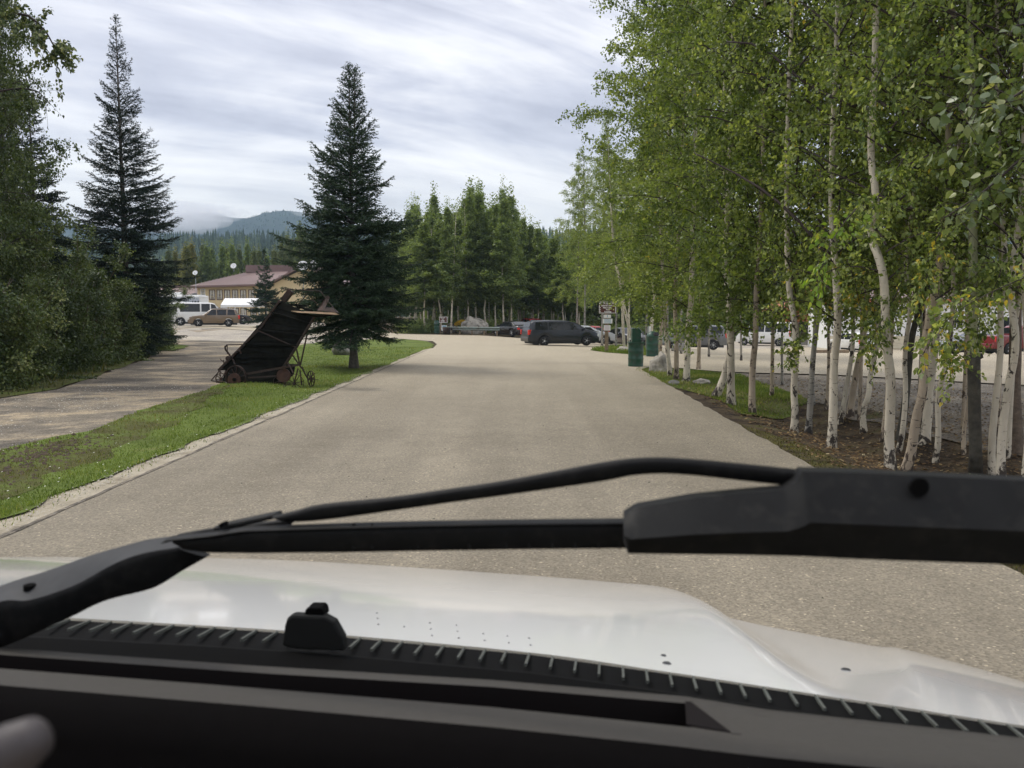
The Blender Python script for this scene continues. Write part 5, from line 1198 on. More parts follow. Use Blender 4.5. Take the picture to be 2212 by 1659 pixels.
car('range_suv', 'bigsuv', at_h(1498, 63), face_rz((-.97, .22)), MT['grey_paint'], 'metallic grey boxy off-roader seen through the first birch stems', 'suv', rims=7)
car('passenger_van', 'transit', at_h(1652, 86), face_rz((-.76, .65)), MT['white_paint'], 'white high-roof passenger van in front of the log cabin', 'van')
car('compact_suv', 'suv', at_h(1835, 72), face_rz((-.25, 1)), MT['white_paint'], 'small white suv seen from behind between the birch stems', 'suv', low=MT['trim'], plate_rear=False)
car('sedan', 'sedan', at_h(2098, 56), face_rz((-1, .1)), MT['grey_paint'], 'dark car hidden by low leaves before the white building', 'car', doors=False)
car('pickup_truck', 'pickup', at_h(2206, 54), face_rz((1, .15)), MT['maroon_paint'], 'dark red pickup at the right frame edge', 'pickup truck', doors=False)
car('passenger_van', 'van', AT(438, 83), face_rz((.95, .32)), MT['white_paint'], 'white passenger van with dark side windows beside the motorhome', 'van', plate_rear=True, scale=1.08)
car('suv', 'suv', AT(467, 77), face_rz((-.93, -.30)), MT['tan_paint'], 'muddy tan suv parked nose to nose with the white van', 'suv', low=MT['tan_low'], plate_front=True, rack=True, rims=5)
car('suv', 'suv', AT(500, 91), face_rz((.9, .4)), MT['black_paint'], 'dark suv mostly hidden behind the tan one', 'suv', doors=False)

# motorhome
def motorhome(px, d, rz, label, full=True, L_=8.2):
    r_ = empty('motorhome', AT(px, d), rz, label, 'motorhome')
    MB().box((0, 0, 1.95), (L_, 2.5, 2.5)).build('body', MT['white_paint'], r_, bevel=0.12, seg=3)
    MB().box((-0.1, 0, 0.62), (L_ * .98, 2.4, 0.62)).build('skirt', MT['rv_blue'], r_, bevel=0.05)
    for x in (-L_ * .25, L_ * .36):
        for s_ in (1, -1):
            wh = empty('wheel', (x, s_ * 1.13, .42)); wh.parent = r_
            MB().lathe([(.25, -.12), (.40, -.12), (.42, -.08), (.42, .08), (.40, .12), (.25, .12)], 22, axis='Y').build('tyre', MT['rubber'], wh, smooth=True)
            MB().lathe([(.26, -.10), (.26, .125), (.10, .10)], 16, axis='Y').build('rim', MT['alloy'], wh)
    MB().box((-L_ * .12, 0, 3.42), (1.1, .9, .34)).build('air_conditioner', MT['white_paint'], r_, bevel=0.08, seg=3)
    MB().lathe([(.35, 3.2), (.35, 3.34), (.25, 3.46), (.05, 3.5)], 14, (-L_ * .36, 0, 0)).build('roof_vent', MT['trim'], r_, smooth=True)
    MB().box((-L_ * .25, 0, 3.24), (L_ * .45, 1.9, .10)).build('roof_rack', MT['white_paint'], r_, bevel=0.02)
    for s_ in (1, -1):
        y = s_ * 1.262
        pl = [(-L_ * .49, 2.1), (-L_ * .49, 3.0), (L_ * .05, 3.05), (-L_ * .05, 2.6), (-L_ * .2, 2.5)]
        MB().prism([Vector((a, y - s_ * .02, z)) for a, z in pl], (0, s_ * .022, 0)).build('grey_graphic', MT['rv_grey'], r_)
        pl = [(-L_ * .49, 1.95), (-L_ * .49, 2.05), (-L_ * .10, 2.85), (-L_ * .05, 2.85)]
        MB().prism([Vector((a, y - s_ * .02, z)) for a, z in pl], (0, s_ * .027, 0)).build('white_stripe', MT['white_paint'], r_)
        MB().box((L_ * .12, y, 2.15), (1.3, .02, .65)).build('side_window', MT['glass'], r_, bevel=0.03)
        MB().box((L_ * .38, y, 1.9), (.9, .02, .7)).build('side_window', MT['glass'], r_, bevel=0.03)
        if full: text('W', .62, MT['ink'], r_, (-L_ * .44, s_ * 1.30, 2.35), (math.pi / 2, 0, math.pi if s_ > 0 else 0), bold=0.02, xs=1.2)
        for k in range(3): MB().box((-L_ * .02, y, 2.5 + .12 * k), (.7, .02, .05)).build('vent_slot', MT['rv_grey'], r_)
    return r_
motorhome(372, 95, face_rz((-1, .05)), 'white motorhome with grey sweep and a black letter W, behind the white van')
motorhome(150, 62, face_rz((-.95, .3)), 'second white motorhome showing only in glints through the thicket', False, 7.5)

# ------------------------------------------------------------------ cream building
def lap_wall(name, parent, a, b, z0, z1, mat, step=0.22, thick=0.25, gable=None, rev=False):
    """wall from a to b (local xy) made of lapped boards; outward side to the right of a->b"""
    a = Vector(a); b = Vector(b); t = (b - a); L_ = t.length; t = t / L_; n = Vector((t.y, -t.x)); m = MB()
    z = z0; mxz = z1 + (gable[1] if gable else 0)
    while z < mxz - 1e-4:
        zt = min(z + step, mxz)
        x0, x1, y0, y1 = 0, L_, 0, L_
        def ext(zz):
            if not gable or zz <= z1: return 0, L_
            f = (zz - z1) / gable[1]; return L_ * gable[0] * f, L_ - L_ * (1 - gable[0]) * f
        e0, e1 = ext(z), ext(zt)
        def P(s_, zz, o_): q_ = a + t * s_ + n * o_; return (q_.x, q_.y, zz)
        m.add([P(e0[0], z, .03), P(e0[1], z, .03), P(e1[1], zt, 0.0), P(e1[0], zt, 0.0), P(e0[0], z, 0.0), P(e0[1], z, 0.0)], [(0, 1, 2, 3), (0, 4, 5, 1)])
        z = zt
    o = m.build(name, mat, parent); return o
def window(parent, c, w_, h_, n=(0, -1), mat='glass_pale', cur=True, frame='brown_trim'):
    n = Vector((n[0], n[1], 0)).normalized(); rz = math.atan2(n.y, n.x) + math.pi / 2
    wd = empty('window', c, rz); wd.parent = parent
    f = MB(); t = 0.10
    f.box((0, -.04, h_ / 2 + t / 2), (w_ + 2 * t, .10, t)); f.box((0, -.04, -h_ / 2 - t / 2), (w_ + 2 * t, .12, t)); f.box((-w_ / 2 - t / 2, -.04, 0), (t, .10, h_ - .002)); f.box((w_ / 2 + t / 2, -.04, 0), (t, .10, h_ - .002)); f.box((0, -.03, 0), (.04, .05, h_ - .004))
    f.build('frame', MT[frame], wd)
    MB().box((0, -.012, 0), (w_, .012, h_)).build('pane', MT[mat], wd)
    if cur:
        for s_ in (-1, 1): MB().prism([Vector((s_ * w_ * .5, -.021, h_ * .5)), Vector((s_ * w_ * .06, -.021, h_ * .5)), Vector((s_ * w_ * .40, -.021, -h_ * .5)), Vector((s_ * w_ * .5, -.021, -h_ * .5))], (0, -.004, 0)).build('curtain', MT['curtain'], wd)
B0 = AT(433, 125); br_ = empty('lodge_building', (0, 0, 0), 0, 'two-storey cream lodge with maroon metal roof and brown-framed windows', 'building')
zg = B0.z - 0.1
def bx(px_, d): return (px_ - CX) / F * d / _ct
xL, xR, yF = bx(433, 125), bx(592, 125), 125
lap_wall('front_wall', br_, (xL, yF), (xR, yF), zg, zg + 5.35, MT['cream'])
lap_wall('side_wall', br_, (xL, yF + 14), (xL, yF), zg, zg + 5.35, MT['cream'])
MB().box(((xL + xR) / 2, yF + 7.2, zg + 2.6), (xR - xL - .3, 13.8, 5.2)).build('inner_wall', MT['cream'], br_)
rf = MB(); e_ = 0.9; ez = zg + 5.35; rz_ = zg + 7.9
A = [(xL - e_, yF - e_, ez), (xR + 1, yF - e_, ez + .35), (xR + 1, yF + 7, rz_ + .3), (xL + 6.0, yF + 7, rz_), (xL - e_, yF + 15, ez)]
rf.add(A + [(p[0], p[1], p[2] - .22) for p in A], [(0, 1, 2, 3), (0, 3, 4), (5, 8, 7, 6), (0, 5, 6, 1), (4, 9, 5, 0)]); ro = rf.build('roof', MT['roof'], br_)
sm_ = MB()
for k in range(1, 26):
    x = xL + k * (xR - xL) / 26; f = 1.0 if x > xL + 6 else (x - xL + e_) / (6 + e_)
    sm_.bar((x, yF - e_, ez + .03 + .35 * (x - xL + e_) / (xR - xL + 1.9)), (x, yF - e_ + 7.9 * f, ez + .04 + .35 * (x - xL) / (xR - xL) * (1 - f) + (rz_ - ez + .1) * f), .05, .05)
o = sm_.build('seam', MT['roof'], ro)
MB().box(((xL + xR) / 2 + 3.4, yF + 7, rz_ + .35), (xR - xL - 4, 2.0, 1.1)).build('ridge_vent', MT['roof'], br_)
MB().box(((xL + xR) / 2, yF - e_ + .06, ez - .02), (xR - xL + 1.8, .10, .26), rot=Euler((0, -math.atan2(.35, xR - xL + 1.9), 0)).to_matrix()).build('fascia', MT['brown_trim'], br_)
for px_ in (464.6, 480.6, 496.7, 513.6, 531, 548.5): window(br_, (bx(px_, 125), yF, zg + 4.05), .72, 1.35)
window(br_, (bx(445, 125), yF, zg + 4.3), .5, 1.1, cur=False, frame='white_siding'); window(br_, (bx(569, 125), yF, zg + 4.2), .8, 1.2, cur=False, frame='white_siding')
for px_ in (497, 514, 531, 552): window(br_, (bx(px_, 125), yF, zg + 1.35), .75, 1.3)
MB().box((bx(449, 125), yF - .05, zg + 2.6), (1.2, .06, .35)).build('sign_board', MT['brown_trim'], br_)
MB().box((bx(527, 125), yF - 2, zg + .35), (3.2, .3, .8)).build('low_wall', MT['cream_pale'], br_)
# gabled wing standing forward, half behind the spruces
w2 = empty('lodge_wing', (0, 0, 0), 0, 'gabled wing of the lodge with shaded cream gable beside the spruce', 'building')
xa, xb = bx(592, 117), bx(742, 117)
lap_wall('gable_wall', w2, (xa, 117), (xb, 117), zg, zg + 5.3, MT['cream'], gable=(0.5, 2.4))
MB().box(((xa + xb) / 2, 124, zg + 2.6), (xb - xa - .2, 13.8, 5.2)).build('side_wall', MT['cream'], w2)
xm = (xa + xb) / 2; r2 = MB()
for s_ in (-1, 1):
    ex = xm + s_ * ((xb - xa) / 2 + .8)
    r2.add([(ex, 116, zg + 4.95), (xm, 116, zg + 7.95), (xm, 131, zg + 7.95), (ex, 131, zg + 4.95), (ex, 116, zg + 5.17), (xm, 116, zg + 8.17), (xm, 131, zg + 8.17), (ex, 131, zg + 5.17)], [(0, 1, 2, 3), (4, 7, 6, 5), (0, 4, 5, 1), (0, 3, 7, 4), (1, 5, 6, 2), (3, 2, 6, 7)])
r2.build('roof', MT['roof'], w2)
for px_ in (610, 640, 690): window(w2, (bx(px_, 117), 117, zg + 1.4), .8, 1.3)
# low wing on the left
w3 = empty('storage_building', (0, 0, 0), 0, 'low maroon-roofed building behind the motorhome', 'building')
xa, xb = bx(335, 132), bx(432, 132)
lap_wall('front_wall', w3, (xa, 132), (xb, 132), zg, zg + 3.2, MT['cream'])
r3 = MB(); r3.add([(xa - 1, 131, zg + 3.2), (xb + .8, 131, zg + 3.2), (xb + .8, 137, zg + 5.6), (xa - 1, 137, zg + 5.6), (xa - 1, 131, zg + 2.98), (xb + .8, 131, zg + 2.98)], [(0, 1, 2, 3), (0, 4, 5, 1)])
r3.build('roof', MT['roof'], w3)
MB().box(((xa + xb) / 2, 136.8, zg + 5.65), (xb - xa + 1.8, .5, .3)).build('ridge_cap', MT['roof'], w3)
# canopy tent
tp = AT(532, 100); tn = empty('canopy_tent', tp, 0, 'white canopy tent with peaked roof in front of the lodge', 'canopy tent')
wd, dp, eh, ph = 4.6, 3.0, 2.2, 3.0
c_ = MB(); lx, rx_ = -wd / 2, wd / 2
for s_ in (-1, 1):
    c_.add([(lx, s_ * dp / 2, eh), (rx_, s_ * dp / 2, eh), (rx_, 0, ph), (lx, 0, ph), (lx, s_ * dp / 2, eh - .25), (rx_, s_ * dp / 2, eh - .25)], [(0, 1, 2, 3), (0, 4, 5, 1)])
c_.add([(lx, -dp / 2, eh), (lx, dp / 2, eh), (lx, 0, ph)], [(0, 1, 2)]); c_.build('canopy', MT['canvas'], tn)
for x in (lx + .05, -.6, rx_ - .05):
    for y in (-dp / 2, dp / 2): MB().bar((x, y, 0), (x, y, eh), .09).build('pole', MT['canvas'], tn)
MB().box((lx + .4, -dp / 2 + .02, 1.1), (.75, .03, 2.1)).build('side_curtain', MT['canvas'], tn)
# dishes
def dish(p, h, r_, label, rz=0.0, name='satellite_dish'):
    d_ = empty(name, p, rz, label, 'satellite dish')
    MB().tube([(0, 0, 0), (0, 0, h)], .05, 8).build('pole', MT['steel'], d_)
    q = MB(); q.lathe([(0.01, 0), (r_ * .5, r_ * .07), (r_ * .85, r_ * .2), (r_, r_ * .3), (r_ * .98, r_ * .33), (r_ * .5, r_ * .12), (.01, .04)], 22, (0, 0, 0), 'Y')
    o = q.build('dish', MT['white_siding'], d_, smooth=True); o.location = (0, -.05, h + r_ * .2); o.rotation_euler = (math.radians(180 - 25), 0, 0)
    MB().bar((0, -.1, h - .1), (0, -r_ * .9, h + r_ * .35), .04).build('feed_arm', MT['steel'], d_)
p = AT(430, 112); dish(p, CAMH + (675 - 592) / F * 112 - p.z, .34, 'white satellite dish on a tall thin pole left of the lodge')
dish(Vector((bx(510, 130), 130.5, zg + 7.8)), .7, .46, 'white satellite dish standing on the lodge roof ridge')
p = AT(660, 106); dish(p, CAMH + (675 - 580) / F * 106 - p.z, .72, 'larger satellite dish on a pole, left one beside the double-topped spruce')
p = AT(683, 107); dish(p, CAMH + (675 - 574) / F * 107 - p.z, .5, 'smaller satellite dish on a pole, right one beside the double-topped spruce')
p = AT(611, 79); MB().box((0, 0, .3), (1.3, .6, .6)).build('planter_box', MT['brown_trim'], None, bevel=0.02)
o = bpy.data.objects['planter_box']; o.location = p; tag(o, 'brown wooden planter box beside the small young spruce', 'planter box')

# ------------------------------------------------------------------ right side: log cabin, white hall
zy = H(30, 90)
lc = empty('log_cabin', (0, 0, 0), 0, 'orange log cabin with a gabled roof seen behind the birch stems', 'building')
xa, xb = bx(1700, 92), bx(1812, 92); lg = []
for k in range(15):
    z = zy + .15 + .26 * k
    MB().tube([(xa, 92, z), (xb, 92, z)], .135, 8).build('log', MT['log'], lc, smooth=True)
for k in range(7):
    z = zy + .15 + .26 * (15 + k); f = (k + .6) / 8
    MB().tube([(xa + (xb - xa) * .5 * f, 92, z), (xb - (xb - xa) * .5 * f, 92, z)], .135, 8).build('log', MT['log'], lc, smooth=True)
MB().box(((xa + xb) / 2, 95.1, zy + 1.9), (xb - xa - .1, 6, 3.8)).build('wall', MT['log'], lc)
xm = (xa + xb) / 2
for s_ in (-1, 1):
    ex = xm + s_ * ((xb - xa) / 2 + .9); m_ = MB(); dz_ = .16
    m_.add([(ex, 90.8, zy + 3.55), (xm, 90.8, zy + 6.1), (xm, 99, zy + 6.1), (ex, 99, zy + 3.55), (ex, 90.8, zy + 3.55 + dz_), (xm, 90.8, zy + 6.1 + dz_), (xm, 99, zy + 6.1 + dz_), (ex, 99, zy + 3.55 + dz_)], [(0, 1, 2, 3), (4, 7, 6, 5), (0, 4, 5, 1), (0, 3, 7, 4), (1, 5, 6, 2), (3, 2, 6, 7)])
    m_.build('roof', MT['log'], lc)
MB().box((bx(1765, 92), 91.83, zy + 1.2), (1.3, .06, 2.3)).build('doorway', MT['trim'], lc)
window(lc, (bx(1730, 92), 91.86, zy + 1.8), 1.0, 1.1, cur=False, mat='glass')
wh_ = empty('white_hall', (0, 0, 0), 0, 'long white sided hall with an orange eave behind the near birches', 'building')
xa, xb = bx(1788, 78), bx(2560, 78); zw = H(36, 76)
lap_wall('wall', wh_, (xa, 78), (xb, 78), zw + 1.25, zw + 4.4, MT['white_siding'], step=0.28)
lap_wall('lower_wall', wh_, (xa, 77.96), (xb, 77.96), zw - .2, zw + 1.25, MT['cream_pale'], step=0.28)
MB().box(((xa + xb) / 2, 81, zw + 2.1), (xb - xa - .2, 5.8, 4.2)).build('inner_wall', MT['white_siding'], wh_)
MB().box(((xa + xb) / 2, 77.5, zw + 4.55), (xb - xa + 1, .12, .26)).build('eave', MT['log'], wh_)
MB().add([(xa - .5, 77.4, zw + 4.7), (xb + .5, 77.4, zw + 4.7), (xb + .5, 81, zw + 5.6), (xa - .5, 81, zw + 5.6)], [(0, 1, 2, 3)]).build('roof', MT['roof'], wh_)
for px_ in (1900, 1990, 2060, 2160): window(wh_, (bx(px_, 78), 77.98, zw + 2.5), 1.1, 1.0, cur=False, mat='glass', frame='white_siding')
p = AT(1808, 71); o = MB().box((0, 0, .75), (.32, .32, 1.5)).build('white_post', MT['white_siding'], None, bevel=.02); o.location = p; tag(o, 'square white post beside the small white suv', 'post')
p = AT(1795, 66); o = MB().box((0, 0, .14), (2.6, .35, .28)).build('timber_curb', MT['postwood'], None, bevel=.03); o.location = p; tag(o, 'low timber curb edging the yard flower bed', 'curb')
p = AT(1748, 88); o = MB().box((0, 0, .3), (5.5, .5, .6)).build('stone_bed_wall', MT['rock_dark'], None, bevel=.06); o.location = p; tag(o, 'low dark stone wall of the flower bed by the log cabin', 'wall')

# ------------------------------------------------------------------ barrels
def barrel(loc, label, style, rz=0.0, s_=1.0):
    b = empty('trash_barrel', loc, rz, label, 'trash barrel'); b.scale = (s_,) * 3
    r_ = .29; pr = [(r_ * .97, 0), (r_ * 1.02, .012), (r_, .03)]
    for zc_ in (.29, .58): pr += [(r_, zc_ - .03), (r_ * 1.045, zc_), (r_, zc_ + .03)]
    pr += [(r_, .845), (r_ * 1.04, .87), (r_ * 1.02, .885)]
    MB().lathe(pr, 32).build('drum', MT['green_paint'], b, smooth=True)
    if style == 'hood':
        MB().box((0, 0, .91), (.62, .60, .05)).build('lid', MT['green_paint'], b, bevel=.012)
        h_ = MB(); w_ = .17; z0, z1 = .93, 1.36
        pl = [(-w_, z0), (w_, z0), (w_, z1), (w_ * .45, z1 + .10), (-w_, z1 + .10)]
        h_.prism([Vector((x, -.17, z)) for x, z in pl], (0, .34, 0)); h_.build('chute_box', MT['green_paint'], b, bevel=.01)
        MB().prism([Vector((w_ * .35, -.20, z1 + .125)), Vector((w_ * .50, -.20, z1 + .125)), Vector((w_ * 1.22, -.20, z1 - .0)), Vector((w_ * 1.14, -.20, z1 - .015))], (0, .40, 0)).build('rain_flap', MT['steel'], b)
        MB().box((-.01, -.305, .80), (.15, .02, .10)).build('latch_plate', MT['green_paint'], b, bevel=.006)
        MB().bar((.25, -.12, .93), (.25, -.12, 1.36), .012, .02).build('side_rail', MT['steel'], b)
    elif style == 'dome':
        MB().lathe([(.30, .88), (.30, .95), (.28, 1.02), (.22, 1.12), (.12, 1.19), (.02, 1.21)], 26).build('dome_lid', MT['green_paint'], b, smooth=True)
        MB().box((.12, -.22, 1.06), (.26, .16, .16), rot=Euler((-.5, 0, .5)).to_matrix()).build('flap_opening', MT['trim'], b, bevel=.02)
    else:
        MB().lathe([(.30, .88), (.30, .93), (.27, .95), (.27, 1.22), (.24, 1.26)], 26).build('collar', MT['green_paint'], b, smooth=True)
    return b
barrel(G(1373, 793) + Vector((0, 0, .036)), 'dark green trash barrel with a tall chute box, at the road corner', 'hood')
p = AT(1408, 40.0); barrel(p + Vector((0, 0, .04)), 'green trash barrel with a domed lid, behind the near one', 'dome')
barrel(AT(945, 82) + Vector((0, 0, .05)), 'green trash barrel beside the one way sign at the guardrail end', 'tall')
p = AT(1398, 43); o = MB().box((0, 0, .75), (.05, .05, 1.5)).build('sign_stake', MT['steel'], None); o.location = p
o2 = MB().box((.08, 0, 1.32), (.18, .02, .3)).build('plate', MT['sign_white'], o); tag(o, 'thin metal stake with a small blank white plate by the domed barrel', 'stake')
# ------------------------------------------------------------------ signs
def arrow(parent, c, ang, s_, mat):
    m = MB(); pl = [(-1, -.18), (.1, -.18), (.1, -.5), (1, 0), (.1, .5), (.1, .18), (-1, .18)]
    ca, sa = math.cos(ang), math.sin(ang)
    m.prism([Vector((c[0] + s_ * (x * ca - y * sa), c[1], c[2] + s_ * (x * sa + y * ca))) for x, y in pl], (0, -.004, 0)); return m.build('arrow', mat, parent)
sp_ = AT(1309.5, 45.5); sg = empty('direction_sign', sp_, -0.05, 'brown direction sign on a wooden post, listing lodge, pool and parking', 'sign')
zt = lambda y: CAMH + (675 - y) / F * 45.5 - sp_.z
MB().box((0, .04, zt(655) / 2 - .1), (.20, .10, zt(655) + .2)).build('post', MT['postwood'], sg, bevel=.01)
bw_, bh = 36.5 / F * 45.5, 25.5 / F * 45.5; bz = zt(664.5)
pn = MB().box((.02, -.06, bz), (bw_, .03, bh)).build('panel', MT['sign_brown'], sg, bevel=.02)
bd = MB(); t_ = .028
for s_ in (-1, 1):
    bd.box((.02, -.082, bz + s_ * (bh / 2 - t_)), (bw_ - .02, .008, t_)); bd.box((.02 + s_ * (bw_ / 2 - t_), -.082, bz), (t_, .008, bh - 3.1 * t_))
bd.build('border', MT['sign_white'], sg)
for i, (s_, dx) in enumerate([('Overnight RVs', .06), ('General Parking', -.02), ('Main Lodge', 0), ('Pool', .02), ('Activities', .02)]):
    z = bz + bh / 2 - .105 - i * .112; text(s_, .118, MT['sign_white'], sg, (.02 + dx, -.079, z), xs=.88, bold=.004)
arrow(sg, (-.36, -.078, bz + bh / 2 - .105), math.pi, .055, MT['sign_white']); arrow(sg, (.41, -.078, bz + bh / 2 - .217), 0, .055, MT['sign_white'])
for i in (2, 3, 4): arrow(sg, (-.36, -.078, bz + bh / 2 - .105 - i * .112), math.radians(135), .045, MT['sign_white'])
def notice(y0, y1, w_, lines, mat, dx=0.0, big=None):
    z0, z1 = zt(y1), zt(y0); c_ = (z0 + z1) / 2; o = MB().box((.02 + dx, -.045, c_), (w_, .02, z1 - z0 - .02)).build('notice', MT['sign_white'], sg, bevel=.006)
    if big: text(big, (z1 - z0) * .9, mat, sg, (.02 + dx, -.058, c_), bold=.004)
    else:
        for k in range(lines):
            zz = z1 - (z1 - z0) * (k + .8) / (lines + .6)
            MB().box((.02 + dx, -.0575, zz), (w_ * .72, .003, .018)).build('print_line', mat, sg)
notice(679.5, 687, .40, 0, MT['blue_ink'], big='1'); notice(688, 699, .52, 4, MT['blue_ink'], .02); notice(702, 714, .36, 4, MT['pink_ink'], .0)
sp2 = AT(959, 80); s2 = empty('one_way_sign', sp2, 0, 'small brown lodge sign above a white one way plate by the guardrail', 'sign')
zt2 = lambda y: CAMH + (675 - y) / F * 80 - sp2.z
for x in (-.33, .33): MB().bar((x, .05, 0), (x, .05, zt2(700)), .08).build('post', MT['postwood'], s2)
w_, h_ = 18.5 / F * 80, 13.5 / F * 80; bz = zt2(690.5)
MB().box((0, -.02, bz), (w_, .03, h_)).build('panel', MT['sign_brown'], s2, bevel=.02); bd = MB(); t_ = .03
for s_ in (-1, 1):
    bd.box((0, -.042, bz + s_ * (h_ / 2 - t_)), (w_ - .02, .008, t_)); bd.box((s_ * (w_ / 2 - t_), -.042, bz), (t_, .008, h_ - 3.1 * t_))
bd.build('border', MT['sign_white'], s2)
for i, s_ in enumerate(['Main Lodge', 'Pool', 'Activities', 'One Way']):
    z = bz + h_ / 2 - .115 - i * .128; text(s_, .125, MT['sign_white'], s2, (-.08, -.039, z), xs=.8, bold=.005); arrow(s2, (.30, -.038, z), math.radians(45), .045, MT['sign_white'])
z0 = zt2(708.5); MB().box((.05, -.02, z0), (.50, .02, .55)).build('white_plate', MT['sign_white'], s2, bevel=.01)
text('ONE', .19, MT['blue_ink'], s2, (.05, -.034, z0 + .17), bold=.008); text('WAY', .17, MT['ink'], s2, (.05, -.034, z0 + .01), bold=.006); arrow(s2, (.05, -.033, z0 - .16), 0, .15, MT['ink'])
# ------------------------------------------------------------------ guardrail
ga, gb = AT(968, 79), AT(1076, 76); gr = empty('guardrail', ga, 0, 'weathered steel guardrail along the edge of the grove', 'guardrail')
v_ = gb - ga; v_.z = 0; u_ = v_.normalized(); n_ = Vector((u_.y, -u_.x, 0)); rows = []
for (o_, z) in [(0, .42), (.07, .46), (.07, .52), (.0, .575), (.0, .605), (.07, .66), (.07, .72), (0, .76)]:
    rows.append([n_ * o_ + Vector((0, 0, z)) - u_ * .2, n_ * o_ + Vector((0, 0, z)) + v_ + u_ * .2])
for k, (a_, b2) in enumerate([(0, .5), (.5, 1)]):
    MB().grid([[r_[0].lerp(r_[1], a_), r_[0].lerp(r_[1], b2)] for r_ in rows]).build('rail_beam', MT['rail_green'], gr)
for k in range(5):
    c_ = v_ * (k / 4) * .98; MB().box((c_.x, c_.y + .10, .33), (.16, .16, .74)).build('post', MT['postwood'], gr)
ra, rb = AT(1420, 47), AT(1456, 60); g2 = empty('guardrail', ra, 0, 'short rusty guardrail behind the domed trash barrel', 'guardrail'); v_ = rb - ra; v_.z = -.3
MB().bar(Vector((0, 0, .62)), v_ + Vector((0, 0, .62)), .07, .28).build('rail_beam', MT['rail_green'], g2, bevel=.03)
for k in range(3): c_ = v_ * (k / 2); MB().box((c_.x + .1, c_.y, .25 + c_.z), (.15, .15, .75)).build('post', MT['postwood'], g2)
# old cart wheel by the guardrail
cp = AT(976, 78.4); cw = empty('cart_wheel', cp, 0.4, 'old rusty wagon wheel leaning at the guardrail end', 'wagon wheel')
def spoked(parent, c, r_, n, t_=.02, axis='Y', rimw=.05, mat='rust', hub=.07, flat=True):
    m = MB(); c = Vector(c); m.lathe([(r_, -rimw / 2), (r_, rimw / 2), (r_ - t_, rimw / 2), (r_ - t_, -rimw / 2), (r_, -rimw / 2)][:-1], 32, c, axis)
    o = MB(); k_ = 32
    # open ring
    vs = []; fs = []
    for rr, yy in ((r_, -rimw / 2), (r_, rimw / 2), (r_ - t_, rimw / 2), (r_ - t_, -rimw / 2)):
        for k in range(k_):
            a = 6.283185 * k / k_; vs.append(c + Vector((rr * math.cos(a), yy, rr * math.sin(a))))
    for i in range(4):
        for k in range(k_): fs.append((i * k_ + k, i * k_ + (k + 1) % k_, ((i + 1) % 4) * k_ + (k + 1) % k_, ((i + 1) % 4) * k_ + k))
    o.add(vs, fs); o.build('rim', MT[mat], parent)
    for k in range(n):
        a = 6.283185 * k / n + .2; d_ = Vector((math.cos(a), 0, math.sin(a)))
        MB().bar(c + d_ * hub * .8, c + d_ * (r_ - t_ * .5), .022, .018).build('spoke', MT[mat], parent)
    MB().lathe([(hub, -.06), (hub, .06)], 12, c, 'Y').build('hub', MT[mat], parent)
spoked(cw, (0, 0, .52), .5, 10)
cp = AT(965, 78.9); o = MB().lathe([(.34, 0), (.36, .3), (.34, .7), (.30, .72)], 16).build('rusty_tub', MT['rust'], None, smooth=True); o.location = cp; tag(o, 'rusty brown tub behind the one way sign', 'tub')
# flowers and boulders
def boulder(loc, size, seed, label, mat='rock', rz=0.0, cat='boulder'):
    bm = bmesh.new(); bmesh.ops.create_icosphere(bm, subdivisions=4, radius=1.0)
    for v in bm.verts:
        n0 = mnoise.noise(v.co * 1.1 + Vector((seed * 7.1, 0, 0))); n1_ = mnoise.noise(v.co * 2.7 + Vector((seed * 3.3, 5, 0))); n2_ = mnoise.noise(v.co * 8 + Vector((seed, 5, 2)))
        v.co *= 1 + .34 * n0 + .16 * n1_ + .04 * n2_
        k = Vector((.5, -.4, .75)).normalized(); d_ = v.co.dot(k)
        if d_ > .80: v.co -= k * (d_ - .80) * .8
        if v.co.z < -.35: v.co.z = -.35
        v.co = Vector((v.co.x * size[0], v.co.y * size[1], (v.co.z + .3) * size[2]))
    me = bpy.data.meshes.new('boulder'); bm.to_mesh(me); bm.free(); o = meshobj('boulder', me, MT[mat]); auto_smooth(o, 28); o.location = loc; o.rotation_euler = (0, 0, rz); return tag(o, label, cat)
boulder(AT(1428, 29.6), (.36, .40, .52), 1, 'big grey granite boulder with a dark crack, between barrel and birches', rz=.4)
boulder(G(1516, 829), (.26, .16, .12), 2, 'flat pale stone lying in front of the leaning birch', cat='stone')
boulder(G(1456, 830) , (.16, .12, .10), 12, 'small dark stone at the foot of the first birches', 'rock_dark', cat='stone')
boulder(AT(747, 41), (.62, .5, .50), 3, 'grey boulder half hidden behind the double-topped spruce', 'rock_dark')
boulder(AT(1024, 83), (1.25, .8, 1.35), 4, 'large pale boulder behind the guardrail')
boulder(AT(1470, 50), (.5, .4, .45), 5, 'dark boulder at the far edge of the junction island', 'rock_dark')
boulder(AT(1345, 47.5), (.35, .3, .25), 6, 'low grey rock in the grass of the sign island', 'rock')
boulder(AT(975, 88), (.9, .6, .7), 14, 'grey rock in the grove by the yellow flowers', 'rock_dark')
fl = empty('flower_bush', AT(1000, 86), 0, 'round clump of yellow flowers behind the guardrail', 'flower bush')
n = 1500; Dn = norm(R.normal(size=(n, 3))); Dn[:, 2] = np.abs(Dn[:, 2]); P = Dn * R.uniform(.75, 1, n)[:, None] * np.array([.85, .7, .55]) + np.array([0, 0, .75])
meshobj('flowers', leaf_mesh('flowers', P, Dn + R.normal(0, .5, (n, 3)), .10, .9, R.uniform(0, 1, n)), MT['yellow_flower'], fl)
P2 = norm(R.normal(size=(900, 3))) * R.uniform(.3, 1, 900)[:, None] * np.array([.8, .7, .6]) + np.array([0, 0, .6])
